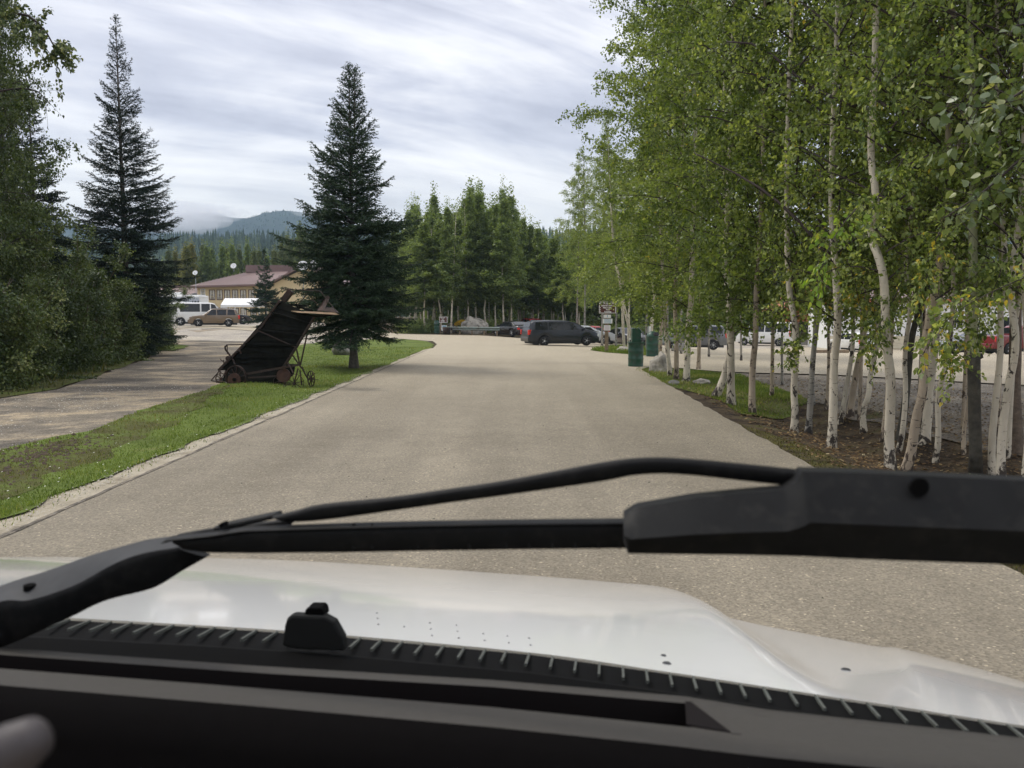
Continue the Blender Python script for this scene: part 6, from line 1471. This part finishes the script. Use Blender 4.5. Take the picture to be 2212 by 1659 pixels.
meshobj('leaves', leaf_mesh('leaves', P2, R.normal(size=(900, 3)), .18, .7, R.uniform(0, 1, 900)), MT['wood_leaf'], fl)
pl_ = empty('flower_planter', AT(1028, 88), 0, 'mounded planting of mixed flowers over the boulder in the grove', 'plant')
P2 = norm(R.normal(size=(1200, 3))) * R.uniform(.3, 1, 1200)[:, None] * np.array([1.5, .8, .7]) + np.array([0, 0, 2.0])
meshobj('leaves', leaf_mesh('leaves', P2, R.normal(size=(1200, 3)), .18, .7, R.uniform(0.3, 1, 1200)), MT['olive_leaf'], pl_)
MB().bar((0, 0, 0), (0, 0, 2), .12).build('stem', MT['postwood'], pl_)
# ------------------------------------------------------------------ old farm elevator on the verge
ml = empty('grain_elevator', G(560, 834), 0, 'derelict black wooden farm elevator with rusty iron wheels on the verge', 'farm machine')
M0 = ml.location.copy()
def W3(x, y, d): return V(x, y, d) - M0
# the bed runs up to the right and towards the road
bl, br2 = W3(474, 799, 25.2), W3(600, 799, 23.9)      # lower edge: left, right
tl, tr = W3(604, 655, 24.0), W3(690, 680, 22.6)       # upper edge
cr_ = W3(641, 751, 23.3)
nrm = ((br2 - bl).cross(tl - bl)).normalized()
if nrm.y > 0: nrm = -nrm
nb_ = 11
leftp = [W3(474, 800, 25.2), W3(567, 706, 24.4), W3(606, 650, 24.0)]
rightp = [W3(614, 793, 23.9), W3(641, 751, 23.6), W3(681, 684, 22.9)]
def pl_at(pts, t):
    Ls = [(b - a).length for a, b in zip(pts, pts[1:])]; s_ = t * sum(Ls)
    for a, b, l_ in zip(pts, pts[1:], Ls):
        if s_ <= l_ + 1e-9: return a.lerp(b, s_ / l_)
        s_ -= l_
    return pts[-1]
for k in range(nb_):
    t0, t1 = k / nb_ + .004, (k + 1) / nb_ - .004
    a, b, c, d = pl_at(leftp, t0), pl_at(rightp, t0), pl_at(rightp, t1), pl_at(leftp, t1)
    MB().prism([a, b, c, d], -nrm * .035 + nrm * rnd.uniform(-.008, .008)).build('board', MT['oldwood'], ml)
# the solid sheet under the boards
sh_ = MB(); nn_ = 8
sh_.grid([[pl_at(leftp, k / nn_) - nrm * .02, pl_at(rightp, k / nn_) - nrm * .02] for k in range(nn_ + 1)]); sh_.build('backing', MT['oldwood'], ml)
# side sills and cross battens
for pts_, w_ in ((leftp, .07), (rightp, .06)):
    m_ = MB()
    for a, b in zip(pts_, pts_[1:]): m_.bar(a + nrm * .03, b + nrm * .03, .05, w_)
    m_.build('side_sill', MT['rust'], ml)
for t in (.2, .42, .63, .86): MB().bar(pl_at(leftp, t) + nrm * .03, pl_at(rightp, t) + nrm * .03, .05, .04).build('batten', MT['oldwood'], ml)
MB().bar(pl_at(leftp, .62) + nrm * .05, pl_at(rightp, .38) + nrm * .05, .02, .03).build('brace', MT['rust'], ml)
# far side panel of the trough, gives it depth
far = [p + Vector((0.05, .9, .15)) for p in (leftp[0], leftp[1], leftp[2])]
MB().prism([leftp[0], leftp[2], far[2], far[0]], (0, 0, -.03)).build('side_panel', MT['oldwood'], ml)
# lower hopper body under the bed
hb = [W3(478, 830, 24.7), W3(500, 834, 24.5), W3(598, 829, 23.9), W3(614, 812, 23.8), W3(618, 790, 23.9), W3(520, 782, 24.8), W3(486, 800, 25.1)]
MB().prism(hb, (0.1, .7, 0)).build('hopper', MT['oldwood'], ml, bevel=.01)
# head: tall box of the chute and bare plank shelf
MB().bar(W3(612, 650, 24.1), W3(629, 628, 24.1), .20, .17).build('elevator_head', MT['rust'], ml, bevel=.01)
for k in range(4):
    a = W3(632 + k * 4, 672 + k * .9, 23.5 - k * .22); b = W3(722 + k * 2.5, 675.5 + k * 1.3, 23.1 - k * .22)
    MB().bar(a, b, .14, .015).build('plank', MT['barewood'], ml)
MB().prism([W3(646, 679, 22.75), W3(730, 679.5, 22.4), W3(688, 686, 22.9)], (0, .1, 0)).build('shelf_bracket', MT['oldwood'], ml)
MB().prism([W3(684, 671, 23.4), W3(706, 638, 23.6), W3(712, 642, 23.6), W3(700, 671, 23.2)], (0, .04, 0)).build('end_plate', MT['rust'], ml)
MB().prism([W3(698, 672, 23.1), W3(704, 664, 23.2), W3(714, 664, 23.2), W3(728, 675, 23.0)], (0, .3, 0)).build('hood_plate', MT['rust'], ml)
def rods(name, lst, w_=.028, mat='rust'):
    for (a, b) in lst: MB().tube([W3(*a), W3(*b)], w_ / 2, 6).build(name, MT[mat], ml)
rods('frame_rod', [((610, 624, 24.2), (692, 629, 23.6)), ((610, 624, 24.2), (594, 642, 24.2)), ((692, 629, 23.6), (729, 676, 23.0)), ((667, 630, 23.8), (644, 658, 23.8)),
                   ((594, 645, 24.2), (620, 662, 24.0)), ((676, 648, 23.6), (690, 660, 23.5)), ((616, 626, 24.2), (632, 632, 24.0)), ((578, 660, 24.2), (590, 674, 24.2))], .022)
MB().bar(W3(585, 656, 24.2), W3(662, 661, 23.7), .06, .05).build('cross_beam', MT['oldwood'], ml)
MB().bar(W3(640, 656, 23.7), W3(646, 670, 23.7), .06, .04).build('bracket', MT['oldwood'], ml)
MB().tube([W3(634, 668, 23.9), W3(650, 664, 23.9), W3(674, 671, 23.6)], .035, 8).build('roller', MT['oldwood'], ml)
# front gear: handle arm, cranks and sprocket
rods('handle_rod', [((489, 745, 25.0), (534, 744, 24.7))], .035)
MB().tube([W3(491, 746, 25), W3(486, 749, 25), W3(487, 755, 25), W3(494, 764, 25), W3(504, 778, 24.9), W3(508, 788, 24.8)], .028, 6).build('lever', MT['rust'], ml)
MB().tube([W3(491, 744, 25), W3(491, 765, 25)], .014, 6).build('hook', MT['rust'], ml)
MB().tube([W3(502, 774, 24.9), W3(513, 758, 24.8), W3(518, 757, 24.7), W3(521, 764, 24.7)], .026, 6).build('lever', MT['rust'], ml)
def disc(c, r_, t_, mat, name, teeth=0):
    m = MB(); m.lathe([(r_, -t_ / 2), (r_, t_ / 2)], 24, c, 'Y')
    for k in range(teeth):
        a = 6.283 * k / teeth; m.box(Vector(c) + Vector((math.cos(a), 0, math.sin(a))) * r_ * 1.08, (r_ * .2, t_, r_ * .2))
    return m.build(name, MT[mat], ml)
disc(W3(492.5, 774, 25.0), .07, .03, 'rust', 'sprocket', 10)
rods('crank', [((476, 776, 25.2), (482, 781, 25.2)), ((483, 777, 25.2), (484, 792, 25.2)), ((484, 792, 25.1), (476, 799, 25.1))], .03)
# low draw frame in front of the wheels
rods('draw_bar', [((456, 822, 25.0), (475, 800, 25.1)), ((456, 822, 25.0), (467, 824, 24.8)), ((475, 800, 25.1), (478, 806, 24.9)), ((488, 800, 25.1), (484, 809, 24.9)), ((467, 824, 24.8), (484, 825, 24.6)), ((475, 801, 25), (475, 812, 24.9)), ((489, 803, 25), (489, 820, 24.9))], .035)
MB().prism([W3(463, 823, 24.8), W3(486, 825, 24.6), W3(500, 836, 24.5), W3(474, 833, 24.6)], (0, .4, 0)).build('skid_shoe', MT['rust'], ml)
def wheel(name, c, r_, n, t_=.02, rz=0.0, rimw=.05, spokes=True, mat='rust'):
    wh = empty(name, c, rz); wh.parent = ml
    spoked(wh, (0, 0, 0), r_, n, t_, rimw=rimw, mat=mat, hub=.04); return wh
wheel('wheel', W3(510, 815, 24.3), .355, 10, .03, -.3, .07)
wheel('wheel', W3(478, 818, 24.9), .17, 8, .02, .1)
disc(W3(506, 820, 24.15), .19, .05, 'red_rust', 'drum_wheel'); disc(W3(506, 820, 24.10), .05, .06, 'oldwood', 'axle_cap')
disc(W3(613, 811, 23.8), .20, .06, 'red_rust', 'drum_wheel')
wheel('wheel', W3(636, 828, 23.4), .265, 8, .012, .35, .03)
wheel('wheel', W3(672, 818, 23.5), .23, 8, .012, -.9, .03)
wheel('wheel', W3(604, 824, 23.9), .18, 6, .012, .2, .03)
# long belt board and rear legs
MB().bar(W3(530, 808, 24.3), W3(646, 788, 23.5), .03, .06).build('side_rail', MT['rust'], ml)
MB().bar(W3(536, 816, 24.2), W3(600, 812, 23.8), .03, .04).build('side_rail', MT['rust'], ml)
rods('leg', [((631, 766, 23.5), (652, 796, 23.4)), ((640, 752, 23.5), (648, 790, 23.4)), ((663, 724, 23.3), (649, 788, 23.4)), ((652, 792, 23.4), (661, 812, 23.4))], .05)
rods('leg', [((644, 796, 23.4), (634, 832, 23.3)), ((654, 798, 23.4), (667, 822, 23.4)), ((622, 783, 23.6), (634, 806, 23.4)), ((648, 800, 23.4), (652, 832, 23.3))], .045)
rods('tine', [((667, 820, 23.3), (688, 820.5, 23.3)), ((668, 818, 23.3), (681, 806, 23.3)), ((664, 816, 23.3), (663, 801, 23.3)), ((613, 846, 23.2), (622, 851, 23.2))], .018)
MB().tube([W3(614, 828, 23.3), W3(613, 838, 23.2), W3(617, 847, 23.2), W3(624, 850, 23.2)], .012, 6).build('hoop', MT['rust'], ml)

# ------------------------------------------------------------------ the vehicle the picture is taken from
print('vehicle')
MT['hood_paint'] = simple('hood_white_paint', (0.78, 0.78, 0.76), 0.22, coat=0.9, var=0.03, nscale=1.5, dirt=(0.72, 0.72, 0.70), dscale=3)
MT['wiper'] = simple('wiper_plastic', (0.0045, 0.0048, 0.005), 0.6, spec=0.14, var=0.2, nscale=30, dirt=(0.011, 0.0105, 0.01), dscale=60)
MT['wiper_grey'] = simple('wiper_grey_plastic', (0.0065, 0.0068, 0.0068), 0.6, spec=0.18, var=0.3, nscale=30, dirt=(0.016, 0.0155, 0.014), dscale=45)
MT['cowl'] = simple('cowl_plastic', (0.004, 0.004, 0.004), 0.8, spec=0.08, var=0.25, nscale=40)
MT['rib'] = simple('cowl_rib_plastic', (0.085, 0.09, 0.08), 0.7, spec=0.15, var=0.2, nscale=30)
MT['dash'] = simple('dash_sheen_vinyl', (0.056, 0.052, 0.046), 0.8, spec=0.2, var=0.06, nscale=120, bmp=0.15)  # grey of the top strips: sky sheen put into the colour
MT['slot_shade'] = simple('slot_shade_vinyl', (0.012, 0.010, 0.010), 0.9, spec=0.08)  # darker copy of the dash vinyl, recess shade put into the colour
MT['dash_shade'] = simple('dash_shaded_vinyl', (0.0035, 0.003, 0.003), 0.9, spec=0.05, var=0.1, nscale=60)  # blackest copy of the dash vinyl stands for shade of the unbuilt cabin
MT['black'] = simple('black_frit', (0.004, 0.004, 0.004), 0.9, spec=0.05, var=0.1)
vh = empty('van', (0, 1.6, 0), 0, 'white van the view is taken from, with its hood, wipers and dashboard', 'van')
VO = vh.location.copy()
def Q(x, y, f): return VF(x, y, f) - VO
def dense(ctrl, xs):
    """ctrl: list of (x, y, f) -> interpolated columns"""
    X_ = [c[0] for c in ctrl]
    return [(x, float(np.interp(x, X_, [c[1] for c in ctrl])), float(np.interp(x, X_, [c[2] for c in ctrl]))) for x in xs]
def cat(p0, p1, p2, p3, t):
    return 0.5 * ((2 * p1) + (-p0 + p2) * t + (2 * p0 - 5 * p1 + 4 * p2 - p3) * t * t + (-p0 + 3 * p1 - 3 * p2 + p3) * t ** 3)
def spline(pts, n):
    o = []
    for i in range(len(pts) - 1):
        p0 = pts[max(0, i - 1)]; p1 = pts[i]; p2 = pts[i + 1]; p3 = pts[min(len(pts) - 1, i + 2)]
        for k in range(n): o.append(cat(p0, p1, p2, p3, k / n))
    o.append(pts[-1]); return o
frontc = [(-700, 1212, 2.25), (-300, 1204, 2.30), (0, 1203, 2.34), (420, 1205, 2.38), (700, 1214, 2.40), (1100, 1240, 2.40), (1330, 1258, 2.38), (1430, 1268, 2.36), (1480, 1284, 2.32), (1540, 1322, 2.26), (1640, 1349, 2.2), (1880, 1394, 2.14), (1960, 1404, 2.12), (2212, 1474, 2.02), (2420, 1560, 1.9)]
rearc = [(-800, 1330, 1.12), (-360, 1322, 1.14), (0, 1328, 1.15), (420, 1350, 1.17), (720, 1370, 1.18), (1150, 1410, 1.18), (1420, 1448, 1.16), (1600, 1475, 1.15), (1720, 1493, 1.14), (1810, 1507, 1.13), (1880, 1517, 1.12), (1980, 1532, 1.11), (2050, 1543, 1.10), (2260, 1575, 1.08), (2460, 1607, 1.06)]
fr = spline([Q(*c) for c in frontc], 8); re = spline([Q(*c) for c in rearc], 8)
rows = []; NR = 26
ncol = len(fr)
for j in range(NR + 1):
    t = j / NR; row = []
    for i in range(ncol):
        p = re[i].lerp(fr[i], t); s_ = i / 8.0
        bul = 0.020 * math.sin(math.pi * t)
        crest = math.exp(-((s_ - 7.7) / 1.2) ** 2) * 0.012 * math.sin(math.pi * min(1, t)) ** 1.0
        vall = math.exp(-((s_ - 9.8) / 1.3) ** 2) * 0.022 * math.sin(math.pi * min(1, t)) ** 1.0
        row.append(p + Vector((0, 0, bul + crest - vall)))
    rows.append(row)
# rolled front lip
for k, (df, dz_) in enumerate([(.03, -.018), (.06, -.05), (.08, -.10), (.09, -.20), (.09, -.42)]):
    rows.append([p + HD * df + Vector((0, 0, dz_)) for p in fr])
hd_ = MB().grid(rows).build('hood', MT['hood_paint'], vh, smooth=True)
# dirt specks and bird spots stuck on the hood
sp_m = MB()
def hood_pt(i_s, t):
    i = min(ncol - 1, int(i_s * 8)); j = min(NR, int(t * NR)); return rows[j][i]
def on_hood(x, y):
    best = None
    r_ = ray(x, y); best = min(((p + VO - cam.location).normalized().angle(r_), p) for row in rows[:NR + 1] for p in row)
    return best[1]
random.seed(3)
for (x, y, r_) in [(1445, 1417, .0045), (1444, 1425, .007), (1436, 1434, .0055), (1828, 1441, .009)]:
    p = on_hood(x, y); sp_m.lathe([(r_, -.001), (r_ * .8, .0005), (.001, .0008)], 12, p + Vector((0, 0, .001)))
for _ in range(26):
    x = rnd.uniform(760, 1250); y = np.interp(x, [760, 1250], [1345, 1420]) - rnd.uniform(4, 24)
    p = on_hood(x, y); r_ = rnd.uniform(.001, .0024); sp_m.lathe([(r_, -.001), (.0006, .0004)], 7, p + Vector((0, 0, .001)))
sp_m.build('dirt_spots', MT['trim'], hd_)['kind'] = 'stuff'
# cowl: trough between hood and glass, with louvre ribs
def rowp(y0, xs, f): return [Q(x, y, f_) for (x, y, f_) in dense(y0, xs)]
cx_ = list(range(-500, 2700, 50))
c_top = [(x, y - 1.0, f - .004) for x, y, f in rearc] + [(2700, 1645, 1.03)]
c_mid = [(x, y + 36, f - .055) for x, y, f in c_top]
c_low = [(x, y + 46, f - .08) for x, y, f in c_top]
c_bot = [(x, y + 100, f - .14) for x, y, f in c_top]
MB().grid([[p + HD * .02 + Vector((0, 0, -.03)) for p in rowp(c_top, cx_, 0)], [p + Vector((0, 0, -.004)) for p in rowp(c_top, cx_, 0)], [p + Vector((0, 0, -.004)) for p in rowp(c_mid, cx_, 0)], rowp(c_low, cx_, 0)]).build('cowl', MT['cowl'], vh, smooth=True)
MB().grid([rowp(c_low, cx_, 0), rowp([(x, y + 66, f - .115) for x, y, f in c_top], cx_, 0), rowp([(x, y + 140, f - .20) for x, y, f in c_top], cx_, 0)]).build('windshield_seal', MT['black'], vh, smooth=True)
k = 0
RD = Vector((HD.y, -HD.x, 0))
base_ = rowp(c_top, [float(v) for v in np.linspace(60, 2300, 400)], 0)
DZ_ = (Q(1100, 1404 + 36, 1.175 - .055) - Q(1100, 1404, 1.175)).z; last = -9
for p in base_:
    s_ = p.dot(RD)
    if s_ - last >= 0.031:
        last = s_
        a = p + Vector((0, 0, -.0035)); b = p - HD * .052 + Vector((0, 0, DZ_ * .95 + .004))
        MB().bar(a, b, .0034, .004).build('louvre', MT['rib'], vh)
        k += 1
# washer nozzle
MT['rubberish'] = simple('nozzle_plastic', (0.012, 0.0125, 0.012), 0.75, spec=0.15, var=0.2)
nz = [(608, 1396), (614, 1352), (619, 1337), (630, 1329), (700, 1332), (722, 1344), (741, 1378), (745, 1408), (640, 1404)]
o = MB().prism([Q(x, y, 1.10) for x, y in nz], HD * .018).build('washer_nozzle', MT['rubberish'], vh, bevel=.004)
MB().prism([Q(x, y, 1.105) for x, y in [(656, 1333), (659, 1318), (664, 1313), (691, 1313), (697, 1319), (700, 1334)]], HD * .025).build('nozzle_tip', MT['black'], o, bevel=.002)
# wipers
wl = empty('wiper', Q(200, 1260, .86)); wl.parent = vh; WO = wl.location.copy()
def wp(name, pl, f, depth, mat, parent, bev=.003, tilt=None, O=None):
    O = O if O is not None else WO
    pts_ = [Q(x, y, f if not callable(f) else f(x)) - O for x, y in pl]
    return MB().prism(pts_, HD * depth).build(name, MT[mat], parent, bevel=bev)
def rs_(pl, n):
    pl = [Vector(p) for p in pl]; Ls = [0.0]
    for a_, b_ in zip(pl, pl[1:]): Ls.append(Ls[-1] + (b_ - a_).length)
    o_ = []
    for k in range(n):
        t_ = Ls[-1] * k / (n - 1); i_ = max(0, min(len(pl) - 2, next((q for q in range(len(Ls) - 1) if Ls[q + 1] >= t_), len(pl) - 2)))
        o_.append(pl[i_].lerp(pl[i_ + 1], (t_ - Ls[i_]) / max(1e-9, Ls[i_ + 1] - Ls[i_])))
    return o_
def rounded(name, top, bot, bulge, back, mat, parent, n=60, crest=0.35, rows=9, ridge=False):
    a_ = rs_(top, n); b_ = rs_(bot, n); m_ = MB(); R_ = []
    for j in range(rows + 1):
        t_ = j / rows; w_ = (math.sin(math.pi * t_ ** (math.log(.5) / math.log(crest)))) ** .6 if 0 < t_ < 1 else 0
        if ridge: w_ = t_ / crest if t_ < crest else 1 - .9 * (t_ - crest) / (1 - crest)
        R_.append([p.lerp(q_, t_) - HD * bulge * w_ for p, q_ in zip(a_, b_)])
    R_.append([q_ + HD * back for q_ in b_]); R_.append([p + HD * back for p in a_]); R_.append(a_)
    m_.grid(R_)
    c0 = [r_[0] for r_ in R_[:-1]]; c1 = [r_[-1] for r_ in R_[:-1]]
    m_.add(c0, [tuple(range(len(c0)))]); m_.add(c1, [tuple(range(len(c1)))[::-1]])
    o_ = m_.build(name, MT[mat], parent); auto_smooth(o_, 50); return o_
# left arm: sloping lit top face above a dark front face
up_ = [(-140, 1325), (0, 1266), (97, 1235), (193, 1201), (274, 1178), (322, 1166), (374, 1160)]
md_ = [(-140, 1342), (0, 1299), (64, 1296), (161, 1264), (242, 1220), (306, 1196), (385, 1182)]
lo_ = [(-140, 1440), (0, 1400), (142, 1338), (226, 1298), (329, 1271), (387, 1237), (447, 1203)]
fA = lambda x: .84 + .0000 * x
rt = [Q(x, y, .885) - WO for x, y in up_]; rm_ = [Q(x, y, .845) - WO for x, y in md_]; rl = [Q(x, y, .85) - WO for x, y in lo_]
rt, rm_, rl = spline(rt, 5), spline(rm_, 5), spline(rl, 5)
MT['arm_lit'] = simple('arm_lit_plastic', (0.034, 0.035, 0.037), 0.6, spec=0.2, var=0.15, nscale=30)  # arm plastic made greyer: light on the top face painted in
rounded('arm_top', rt, rm_, .002, .004, 'arm_lit', wl, rows=6)
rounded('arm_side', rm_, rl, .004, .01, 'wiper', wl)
MB().lathe([(.0075, -.004), (.0075, .002), (.004, .003)], 14, Q(66, 1272, .865) - WO + Vector((0, 0, .003))).build('arm_hole_dark', MT['black'], wl)  # black disc stands for the shade inside a hole in the arm
wp('arm_tongue', [(374, 1158), (440, 1146), (590, 1128), (640, 1122), (620, 1140), (470, 1170), (392, 1190)], .835, .012, 'wiper', wl)
wp('clip', [(455, 1141), (500, 1130), (590, 1111), (598, 1114), (592, 1122), (540, 1134), (470, 1152)], .80, .02, 'wiper_grey', wl)
wp('clip_pin', [(470, 1134), (478, 1129), (486, 1131), (484, 1138), (474, 1141)], .79, .01, 'black', wl, .001)
# thin bowed link from the clip to the right arm
wr_ = empty('wiper', Q(1800, 1110, .72)); wr_.parent = vh; WR = wr_.location.copy()
tp_ = [(588, 1116), (640, 1104), (694, 1091), (843, 1076), (970, 1058), (1097, 1039), (1299, 1001), (1370, 992), (1425, 990), (1500, 994), (1620, 1005), (1735, 1017)]
bt_ = [(1735, 1053), (1700, 1049), (1600, 1038), (1500, 1027), (1425, 1023), (1360, 1028), (1299, 1040), (1097, 1069), (970, 1086), (843, 1104), (694, 1124), (620, 1128)]
fR = lambda x: .80 - .08 * (x - 400) / 1400
n_ = len(tp_); m_ = MB()
top_ = [Q(x, y, fR(x)) - WR for x, y in tp_]; bot_ = [Q(x, y, fR(x)) - WR for x, y in bt_[::-1]]
rounded('arm_rod', spline(top_, 4), spline(bot_, 4), .004, .006, 'wiper', wr_, 80)
# blade
tb_ = [(372, 1160), (380, 1152), (470, 1143), (546, 1131), (744, 1124), (920, 1119), (1097, 1116), (1370, 1113)]
mb_ = [(374, 1168), (390, 1166), (470, 1158), (546, 1146), (744, 1141), (920, 1137), (1097, 1133), (1370, 1131)]
bb_ = [(380, 1176), (400, 1188), (450, 1194), (546, 1195), (744, 1193), (920, 1190), (1097, 1187), (1370, 1184)]
fB = lambda x: .79 - .05 * (x - 400) / 1000
a = [Q(x, y, fB(x) + .022) - WR for x, y in tb_]; b = [Q(x, y, fB(x)) - WR for x, y in mb_]; c = [Q(x, y, fB(x) + .002) - WR for x, y in bb_]
rounded('blade_spine', [p + HD * -.022 for p in a], b, .006, .012, 'wiper_grey', wr_)  # lit top of the blade painted as greyer plastic
rounded('blade', b, c, .003, .008, 'wiper', wr_)
for x in (760, 800, 900, 1010, 1090, 1140, 1190, 1240, 1290, 1335):
    wp('blade_clip', [(x, 1132), (x + 5, 1132), (x + 6, 1186), (x + 1, 1186)], fB(x) - .001, .004, 'wiper_grey', wr_, 0, O=WR)
# right arm head
cov_t = [(1347, 1115), (1374, 1098), (1500, 1076), (1600, 1066), (1697, 1058), (1722, 1040), (1732, 1018), (1853, 1021), (2212, 1038), (2500, 1052)]
cov_m = [(1346, 1136), (1374, 1134), (1500, 1132), (1600, 1131), (1697, 1130), (1722, 1130), (1732, 1130), (1853, 1131), (2212, 1136), (2500, 1140)]
cov_b = [(1347, 1168), (1356, 1194), (1500, 1196), (1600, 1197), (1697, 1199), (1722, 1200), (1732, 1200), (1853, 1206), (2212, 1219), (2500, 1232)]
fC = .70
a = [Q(x, y, fC + .022) - WR for x, y in cov_t]; b = [Q(x, y, fC) - WR for x, y in cov_m]; c = [Q(x, y, fC + .012) - WR for x, y in cov_b]
cov_t2 = [Q(x, y, fC + .004) - WR for x, y in cov_t]; cov_b2 = [Q(x, y, fC + .004) - WR for x, y in cov_b]
rounded('arm_cover', cov_t2, cov_b2, .024, .02, 'wiper_grey', wr_, 120, crest=.52, rows=25, ridge=True)
MB().lathe([(.0075, -.003), (.0075, .001)], 16, Q(1984, 1051, fC - .006) - WR, 'Y').build('pivot_hole', MT['black'], wr_)  # dark of the hole in the cover drawn as a black disc
0 and wp('arm_cover_end', [(1500, 1136), (1652, 1136), (1625, 1197), (1490, 1196)], fC - .014, .003, 'black', wr_, .001, O=WR)
# windshield base frit and dashboard with its defroster slot
dx_ = list(range(-500, 2800, 60))
def dl(pts): return pts
A0 = [(-500, 1364, .82), (0, 1399, .84), (549, 1438, .85), (1067, 1469, .85), (1491, 1505, .84), (1643, 1531, .83), (2212, 1594, .80), (2800, 1660, .75)]
A1 = [(x, y + 15, f - .02) for x, y, f in A0]
D0 = [(-500, 1406, .72), (0, 1444, .74), (549, 1486, .745), (1067, 1528, .745), (1325, 1554, .74), (1480, 1570, .735), (1585, 1590, .73), (2212, 1650, .70), (2800, 1705, .65)]
D1 = [(-500, 1440, .66), (0, 1480, .68), (549, 1525, .69), (1067, 1571, .69), (1438, 1609, .685), (1643, 1634, .68), (2212, 1690, .66), (2800, 1750, .60)]
da = empty('dashboard', Q(1100, 1500, .75)); da.parent = vh; DO = da.location.copy()
def drow(c, xs): return [Q(x, y, f) - DO for x, y, f in dense(c, xs)]
xs1 = list(range(-500, 1481, 60)) + [1491]
MB().grid([[p + Vector((0, 0, -.10)) for p in drow(A0, dx_)], drow(A0, dx_), drow(A1, dx_)]).build('front_lip', MT['dash'], da, smooth=True)
# slot walls
a1 = drow(A1, xs1); d0 = drow(D0, xs1)
MB().grid([a1, [p + Vector((0, 0, -.045)) for p in a1], [p + Vector((0, 0, -.045)) for p in d0], d0]).build('defroster_slot', MT['slot_shade'], da)
MB().grid([drow(D0, dx_), drow(D1, dx_)]).build('top_pad', MT['dash'], da, smooth=True)
xs2 = [1491, 1540, 1585, 1650, 1720, 1800, 1900, 2000, 2100, 2212, 2400, 2600, 2800]
# right part of the pad: flat from lip to rim, with a chamfered slot end
e0 = Q(1491, 1515, .825) - DO; e1 = Q(1584, 1588, .735) - DO
ra_ = drow(A1, xs2); rb_ = drow(D0, xs2)
MB().grid([ra_, rb_]).build('side_pad', MT['dash'], da, smooth=True)
MB().prism([Q(1489, 1517, .82) - DO, Q(1506, 1519, .82) - DO, Q(1604, 1592, .735) - DO, Q(1580, 1590, .735) - DO], Vector((0, 0, .003))).build('slot_end', MT['dash'], da, bevel=.0015)
MB().prism([Q(1480, 1520, .815) - DO, Q(1492, 1522, .815) - DO, Q(1581, 1588, .738) - DO, Q(1483, 1571, .738) - DO], Vector((0, 0, .003))).build('slot_shade_patch', MT['slot_shade'], da)  # dark plate on the pad stands for recess shade at the slot end
# near face of the dashboard, cabin shade put into its near-black colour
pd = drow(D1, dx_)
MB().grid([pd, [p - HD * .02 + Vector((0, 0, -.006)) for p in pd], [p - HD * .035 + Vector((0, 0, -.03)) for p in pd], [p - HD * .05 + Vector((0, 0, -.5)) for p in pd]]).build('near_face', MT['dash_shade'], da, smooth=True)
# unidentified blurred object in the corner, shaped as a plain rounded rod
MT['corner_item'] = simple('corner_object_surface', (0.045, 0.037, 0.037), 0.6, var=0.05)
MB().tube([Q(-170, 1760, .24), Q(-60, 1680, .24), Q(30, 1622, .24), Q(78, 1592, .24), Q(96, 1582, .24)], [.0115, .0105, .0095, .007, .003], 16).build('corner_object', MT['corner_item'], vh, smooth=True)

# ------------------------------------------------------------------ haze and low cloud
def volmat(name, col, dens, g=0.2):
    m = bpy.data.materials.new(name); m.use_nodes = True; t = m.node_tree; t.nodes.clear(); o = N(t, 'ShaderNodeOutputMaterial')
    v = N(t, 'ShaderNodeVolumePrincipled'); v.inputs['Color'].default_value = (*col, 1); v.inputs['Density'].default_value = dens; v.inputs['Anisotropy'].default_value = g
    L(t, v.outputs[0], o.inputs['Volume']); return m
o = MB().box((0, 900, 160), (10600, 7600, 340)).build('haze', volmat('haze_air', (0.55, 0.76, 1.0), 0.00018), None)
o.location = (0, 0, -5); tag(o, kind='stuff')
mist = volmat('hill_mist', (0.97, 0.97, 1.0), 0.0045, 0.3)
for i, (x, y, d, rx, ry, rz2) in enumerate([(385, 478, 1750, 90, 120, 26), (420, 470, 1800, 80, 120, 22), (455, 463, 1850, 60, 100, 14), (300, 480, 1800, 120, 120, 22), (500, 459, 1950, 50, 80, 8), (655, 461, 1990, 26, 60, 6), (350, 458, 1950, 130, 140, 26), (180, 468, 1850, 130, 120, 20), (415, 452, 1950, 90, 120, 16)]):
    bm = bmesh.new(); bmesh.ops.create_icosphere(bm, subdivisions=3, radius=1.0)
    for v in bm.verts:
        v.co *= 1 + .25 * mnoise.noise(v.co * 1.6 + Vector((i * 3, 0, 0)))
        v.co = Vector((v.co.x * rx, v.co.y * ry, v.co.z * rz2))
    me = bpy.data.meshes.new('mist'); bm.to_mesh(me); bm.free(); o = meshobj('mist', me, mist, smooth=True); o.location = V(x, y, d)
    tag(o, 'pale low cloud clinging to the mountain tops', 'mist', 'low cloud on the mountains', 'stuff')
print('done')
